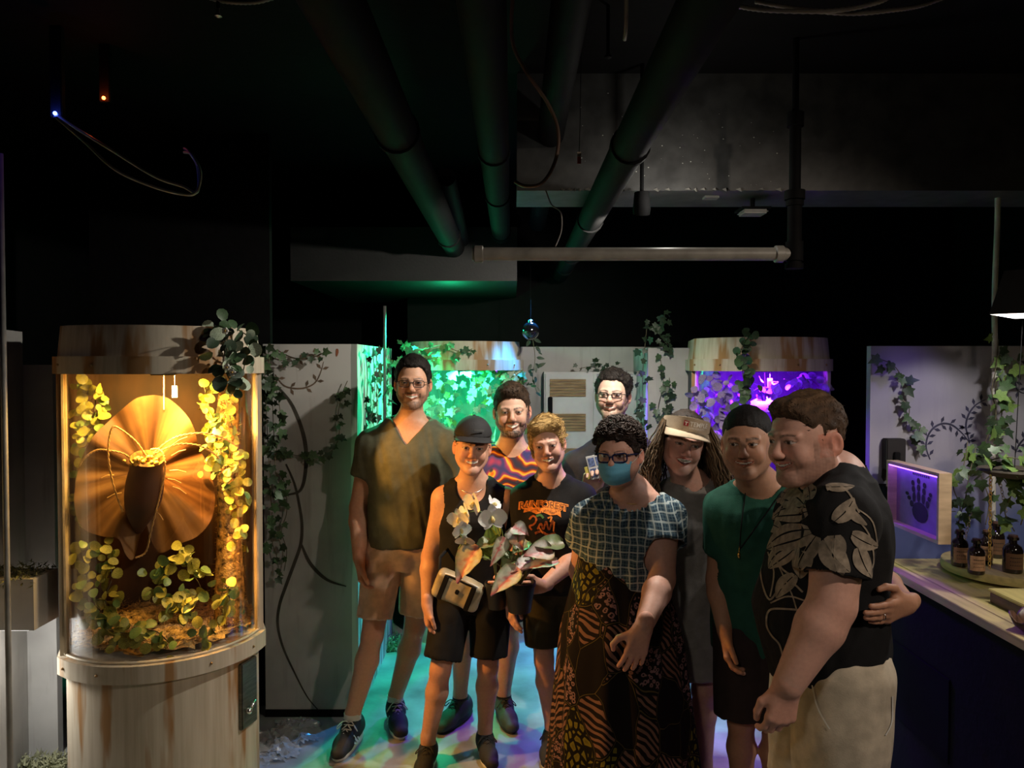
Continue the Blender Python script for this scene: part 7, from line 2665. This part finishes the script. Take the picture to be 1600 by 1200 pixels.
for pts, w in [([(1192, 850), (1186, 885), (1192, 920), (1206, 945), (1222, 925), (1242, 915), (1256, 925)], 3.0), ([(1200, 870), (1212, 900), (1207, 940)], 2.4), ([(1204, 850), (1222, 890), (1248, 905)], 3.0),
               ([(1262, 953), (1230, 955), (1206, 962), (1202, 985), (1210, 1000), (1222, 1012), (1228, 1030)], 3.0), ([(1208, 950), (1235, 935), (1260, 938)], 2.4), ([(1320, 800), (1345, 830), (1352, 870), (1340, 888)], 2.2),
               ([(1330, 795), (1350, 812), (1358, 850)], 2.0), ([(1205, 800), (1196, 840), (1190, 870)], 3.0), ([(1215, 880), (1240, 930), (1250, 960)], 2.2), ([(1290, 770), (1300, 760), (1318, 772), (1332, 800)], 2.5)]:
    lines += stroke(px2(pts), w * PX)
print_on(p9, lines, t9, M_PETAL, 'floral_print', org9, sx9, up9, lk9, 0.0030, cut=False)

# pocket seams on his cream shorts
seam = stroke(px2([(1272, 1068), (1280, 1100), (1297, 1128)]), 2.0 * PX) + stroke(px2([(1386, 1072), (1386, 1110), (1376, 1130)]), 2.0 * PX)
print_on(p9, seam, s9, M_RUBBER_W, 'pocket_seam', org9, sx9, up9, lk9, 0.0030, cut=False)
# ------------------------------------------------------------------ things people hold
# belt bag
bc = P(716, 921, 3.27)
bag = thing('belt_bag', 'cream zip belt bag with dark straps hanging over the black shorts', 'bag', bc)
bag.rotation_euler = (0.10, math.radians(22), -0.10)
M_CANV = mat('cream_satin_canvas', (0.50, 0.43, 0.28), 0.4, var=0.25, scale=9, bump=0.3, bscale=25)
S = SDF()
hw_, hh_, hd_ = 0.108, 0.064, 0.034


def rbox(X, Y, Zz):
    qx, qy, qz = np.abs(X) - (hw_ - 0.028), np.abs(Y) - (hd_ - 0.020), np.abs(Zz) - (hh_ - 0.028)
    return np.sqrt(np.maximum(qx, 0) ** 2 + np.maximum(qy, 0) ** 2 + np.maximum(qz, 0) ** 2) + np.minimum(np.maximum(qx, np.maximum(qy, qz)), 0) - 0.026


S.op(rbox, V3(-0.13, -0.06, -0.09), V3(0.13, 0.06, 0.09), 0)
V, Q = S.mesh(V3(-0.13, -0.06, -0.09), V3(0.13, 0.06, 0.09), 0.005)
V = V + vnormals(V, Q) * (wob(V, 60, 3) * 0.0025)[:, None]
link('bag_body', np_mesh('bag_body', V, Q), M_CANV, bag)
for s in (-1, 1):
    bx((s * 0.062 - 0.011, -hd_ - 0.011, -hh_ * 0.90), (s * 0.062 + 0.011, -hd_ + 0.012, hh_ * 0.86), bev=0.003).build('strap', M_BLACK_CLOTH, bag)
for z, r_, m in ((hh_ - 0.012, 0.0042, M_BLACK_CLOTH), (hh_ - 0.022, 0.0036, M_RUBBER_W), (hh_ - 0.003, 0.0036, M_RUBBER_W)):
    MB().tube([(x, -hd_ - 0.001 + 0.014 * (abs(x) / 0.09) ** 4, z - 0.018 * (abs(x) / 0.095) ** 4) for x in np.linspace(-0.098, 0.098, 24)], r_, 6).build('zip_trim', m, bag, smooth=True)
bx((-0.007, -hd_ - 0.010, -0.006), (0.010, -hd_ + 0.004, 0.016), bev=0.003).build('emblem', M_BLACK_CLOTH, bag)
MB().tube([(-0.10, 0.0, 0.03), (-0.13, 0.07, 0.07), (-0.11, 0.17, 0.11)], 0.008, 6).build('belt', M_BLACK_CLOTH, bag, smooth=True)
MB().tube([(0.10, 0.0, 0.03), (0.15, 0.06, 0.09), (0.16, 0.15, 0.13)], 0.008, 6).build('belt', M_BLACK_CLOTH, bag, smooth=True)

# pots
M_POT = mat('black_nursery_pot', (0.010, 0.009, 0.008), 0.5)
M_SOIL = mat('dark_soil', (0.03, 0.02, 0.012), 0.95, bump=0.8, bscale=80)


def pot(root, r, h):
    MB().lathe([(r * 0.70, 0), (r * 0.72, 0.002), (r * 0.95, h * 0.86), (r * 1.02, h * 0.87), (r * 1.02, h), (r * 0.94, h), (r * 0.92, h * 0.88), (r * 0.1, h * 0.87)], 26).build('pot', M_POT, root, smooth=True, auto=40)
    MB().lathe([(r * 0.1, h * 0.84), (r * 0.93, h * 0.87), (r * 0.5, h * 0.90), (0.01, h * 0.91)], 20).build('soil', M_SOIL, root, smooth=True)


def leaf_between(root, base, tip, wd, m, nrm, attach=None, kind='arrow', name='leaf', stalk=None, curl=0.15):
    """broad leaf: base (sinus), tip, full width; grid surface with arrow lobes, vein colour by vertex"""
    b, t = Vector(base), Vector(tip)
    ax = t - b
    L = ax.length
    ax.normalize()
    n = Vector(nrm)
    n = (n - ax * n.dot(ax)).normalized()
    sd = ax.cross(n)
    NU, NV = 13, 9
    vs, cs, fs = [], [], []
    for j in range(NU):
        u = -0.32 + 1.32 * j / (NU - 1) if kind == 'arrow' else j / (NU - 1)
        if kind == 'arrow':
            w = 0.5 * (np.interp(u, [-0.32, -0.24, -0.1, 0.1, 0.3, 0.55, 0.8, 1.0], [0.30, 0.72, 0.96, 1.0, 0.88, 0.62, 0.30, 0.01]))
            inner = np.interp(u, [-0.32, -0.15, 0.0, 0.02], [0.28, 0.12, 0.01, 0.0])
        else:
            w = 0.5 * np.interp(u, [0, 0.1, 0.35, 0.65, 0.88, 1.0], [0.25, 0.62, 1.0, 0.92, 0.45, 0.02])
            inner = 0
        for i in range(NV):
            v = -1 + 2 * i / (NV - 1)
            x = math.copysign(inner * 0.5 + (w - inner * 0.5) * abs(v), v) * wd if abs(v) > 1e-6 else 0.0
            z = 0.16 * wd * abs(v) ** 1.5 - curl * L * max(0, u) ** 2 + 0.02 * wd * math.sin(u * 14 + v * 3)
            p = b + ax * (u * L) + sd * x + n * z
            vs.append(p)
            if kind == 'arrow':
                vein = math.exp(-(x / (0.07 * wd)) ** 2) + 0.7 * math.exp(-((abs(x) / wd - abs(u - 0.02) * 0.55) / 0.035) ** 2) * (abs(v) < 0.8) + 0.4 * max(0, math.sin(u * 26 + abs(v) * 5)) ** 6
                edge = max(0, (abs(v) - 0.72) / 0.28)
                c = np.array(m['body']) * (1 - edge) + np.array(m['edge']) * edge
                vein = min(1, vein)
                c = c * (1 - vein) + np.array(m['vein']) * vein
            else:
                c = np.array(m['body']) * (0.85 + 0.3 * math.cos(v * 14))
            cs.append(c)
    for j in range(NU - 1):
        for i in range(NV - 1):
            fs.append((j * NV + i, j * NV + i + 1, (j + 1) * NV + i + 1, (j + 1) * NV + i))
    o0 = Vector(root.location)
    me = np_mesh(name, np.array([A3(p - o0) for p in vs]), np.array(fs), cols=np.array(cs))
    lf = link(name, me, mat('painted_leaf', (1, 1, 1), 0.45, var=0.12, scale=60, vcol=True), root)
    if stalk is not None:
        st = Vector(stalk)
        midp = b.lerp(st, 0.5) + Vector((0, -0.01, 0.03))
        MB().tube([p - o0 for p in catmull([st, midp, b], 6)], 0.0026, 6).build('stalk', mat('leaf_stalk', (0.16, 0.17, 0.06), 0.5), root, smooth=True)
    return lf


CAL = dict(body=(0.50, 0.50, 0.36), edge=(0.17, 0.23, 0.08), vein=(0.50, 0.12, 0.10))
CALW = dict(body=(0.58, 0.55, 0.50), edge=(0.20, 0.24, 0.12), vein=(0.58, 0.20, 0.20))
CALG = dict(body=(0.17, 0.22, 0.08), edge=(0.09, 0.13, 0.05), vein=(0.24, 0.20, 0.10))
pc = P(812, 955, 3.17)
cal = thing('potted_caladium', 'potted plant with pale pink-veined arrow leaves held in front of the lettered black shirt', 'plant', (pc.x, pc.y, pc.z))
pot(cal, 0.066, 0.125)
rt = Vector((pc.x, pc.y, pc.z + 0.11))
for b_, t_, wpx, m_, nn in [
        ((738, 866, 3.08), (713, 911, 3.04), 48, CAL, (-0.5, -0.8, 0.4)), ((783, 850, 3.10), (767, 885, 3.06), 26, CAL, (0.5, -0.7, 0.5)), ((800, 898, 3.04), (766, 930, 3.00), 38, CAL, (-0.3, -0.8, 0.6)),
        ((806, 832, 3.14), (817, 860, 3.11), 36, CALW, (-0.3, -0.9, 0.2)), ((808, 826, 3.12), (826, 836, 3.08), 28, CALW, (0.2, -0.9, 0.5)), ((852, 862, 3.10), (818, 868, 3.06), 40, CALW, (0.1, -0.7, 0.8)),
        ((868, 850, 3.14), (828, 852, 3.10), 34, CALG, (0.1, -0.6, 0.9)), ((858, 880, 3.08), (812, 888, 3.04), 30, CALW, (0, -0.4, 1)), ((826, 880, 3.10), (798, 894, 3.04), 32, CALW, (0, -0.6, 0.9)),
        ((762, 850, 3.14), (742, 858, 3.10), 30, CALG, (-0.2, -0.6, 0.8)), ((800, 872, 3.14), (785, 888, 3.08), 34, CALG, (0, -0.5, 0.9)), ((840, 872, 3.16), (868, 886, 3.12), 34, CALG, (0.3, -0.5, 0.8)), ((818, 850, 3.17), (800, 866, 3.12), 30, CALG, (0, -0.6, 0.8))]:
    leaf_between(cal, P(*b_), P(*t_), wpx * 3.08 / F, m_, nn, stalk=rt)

po = P(776, 950, 3.24)
orc = thing('potted_orchid', 'potted white orchid with arching flower stems held between two people', 'plant', (po.x, po.y, po.z))
pot(orc, 0.050, 0.11)
ro = Vector((po.x, po.y, po.z + 0.10))
o0 = Vector(orc.location)
ORL = dict(body=(0.30, 0.40, 0.07))
for b_, t_, w_ in [((770, 862, 3.18), (764, 822, 3.16), 24), ((774, 858, 3.19), (778, 792, 3.19), 14), ((766, 866, 3.16), (778, 836, 3.12), 22), ((772, 868, 3.2), (790, 846, 3.17), 20), ((768, 870, 3.18), (748, 858, 3.14), 20)]:
    leaf_between(orc, P(*b_), P(*t_), w_ * 3.16 / F, ORL, (0, -1, 0.3), kind='strap', stalk=ro)
M_OSTEM = mat('orchid_stem', (0.16, 0.22, 0.07), 0.5)
for pts in ([(776, 930, 3.2), (784, 870, 3.18), (776, 820, 3.14), (752, 800, 3.12), (730, 803, 3.11), (718, 825, 3.10), (722, 845, 3.10), (716, 858, 3.09)], [(778, 930, 3.2), (788, 860, 3.18), (780, 815, 3.14), (770, 800, 3.12)]):
    MB().tube([p - o0 for p in catmull([P(*p) for p in pts], 8)], 0.0026, 6).build('flower_stem', M_OSTEM, orc, smooth=True)
M_OPET = mat('white_orchid_petal', (0.80, 0.79, 0.74), 0.5, var=0.05, sss=0.1)
M_OLIP = mat('orchid_lip', (0.75, 0.62, 0.25), 0.5)


def petal_mesh(w, l, cup):
    vs, fs = [], []
    for j in range(7):
        u = j / 6
        ww = w * math.sin(math.pi * min(0.97, 0.12 + 0.85 * u)) ** 0.7
        for i in range(5):
            v = -1 + 0.5 * i
            vs.append((ww * v * 0.5, cup * (u * u * l + 0.3 * abs(v) ** 2 * w), l * u))
    for j in range(6):
        for i in range(4):
            fs.append((j * 5 + i, j * 5 + i + 1, (j + 1) * 5 + i + 1, (j + 1) * 5 + i))
    me = bpy.data.meshes.new('petal')
    me.from_pydata(vs, [], fs)
    me.materials.append(M_OPET)
    me.polygons.foreach_set('use_smooth', np.ones(len(me.polygons), dtype=bool))
    return me


PM1, PM2 = petal_mesh(0.056, 0.046, -0.2), petal_mesh(0.028, 0.044, -0.15)
for (px, py, d, sz, yaw, pit) in [(769, 808, 3.08, 1.30, 10, 5), (741, 786, 3.10, 1.15, -45, 10), (770, 788, 3.12, 0.95, 60, -35), (729, 801, 3.09, 1.0, -60, 10), (717, 810, 3.08, 1.05, -20, 15), (720, 827, 3.08, 0.95, 30, 20), (727, 843, 3.08, 0.90, -10, 45)]:
    c = P(px, py, d) - o0
    fo = MB().ball((0, -0.004, 0), 0.006, 8, 5).build('flower', M_OLIP, orc, smooth=True)
    fo.location = c
    fo.rotation_euler = (math.radians(pit), LR.uniform(-0.4, 0.4), math.radians(yaw))
    fo.scale = (sz, sz, sz)
    for k, (an, me) in enumerate(((90, PM1), (-90, PM1), (0, PM2), (142, PM2), (-142, PM2))):
        p = bpy.data.objects.new('petal', me)
        COL.objects.link(p)
        p.parent = fo
        p.rotation_euler = (0, math.radians(an), 0)
        p.location = (0, -0.002 if k < 2 else 0.002, 0)
    MB().ball((0, -0.012, -0.006), 0.007, 8, 5, sz=1.4).build('lip', M_OLIP, fo, smooth=True)

# printed card in the spectacled man's hand
cc_ = P(932, 729, 3.58)
cd = thing('printed_card', 'white card with four blue pictures held up against the charcoal shirt', 'card', cc_)
cd.rotation_euler = (0.1, math.radians(-14), math.radians(-8))
k = 3.58 / F
bx((-13 * k, -0.0012, -19 * k), (13 * k, 0.0012, 19 * k), bev=0.0008).build('sheet', mat('white_glossy_card', (0.72, 0.72, 0.70), 0.35), cd)
M_BPIC = mat('blue_picture_print', (0.16, 0.22, 0.42), 0.6, var=0.4, scale=90)
for ix in (-1, 1):
    for iz in (-1, 1):
        bx((ix * 6 * k - 5 * k, -0.0018, iz * 8.5 * k - 7 * k), (ix * 6 * k + 5 * k, -0.0012, iz * 8.5 * k + 7 * k)).build('picture', M_BPIC, cd)
bx((-19 * k, 0.002, -17 * k), (-8 * k, 0.004, 3 * k)).build('yellow_slip', mat('yellow_paper', (0.65, 0.55, 0.12), 0.7), cd)
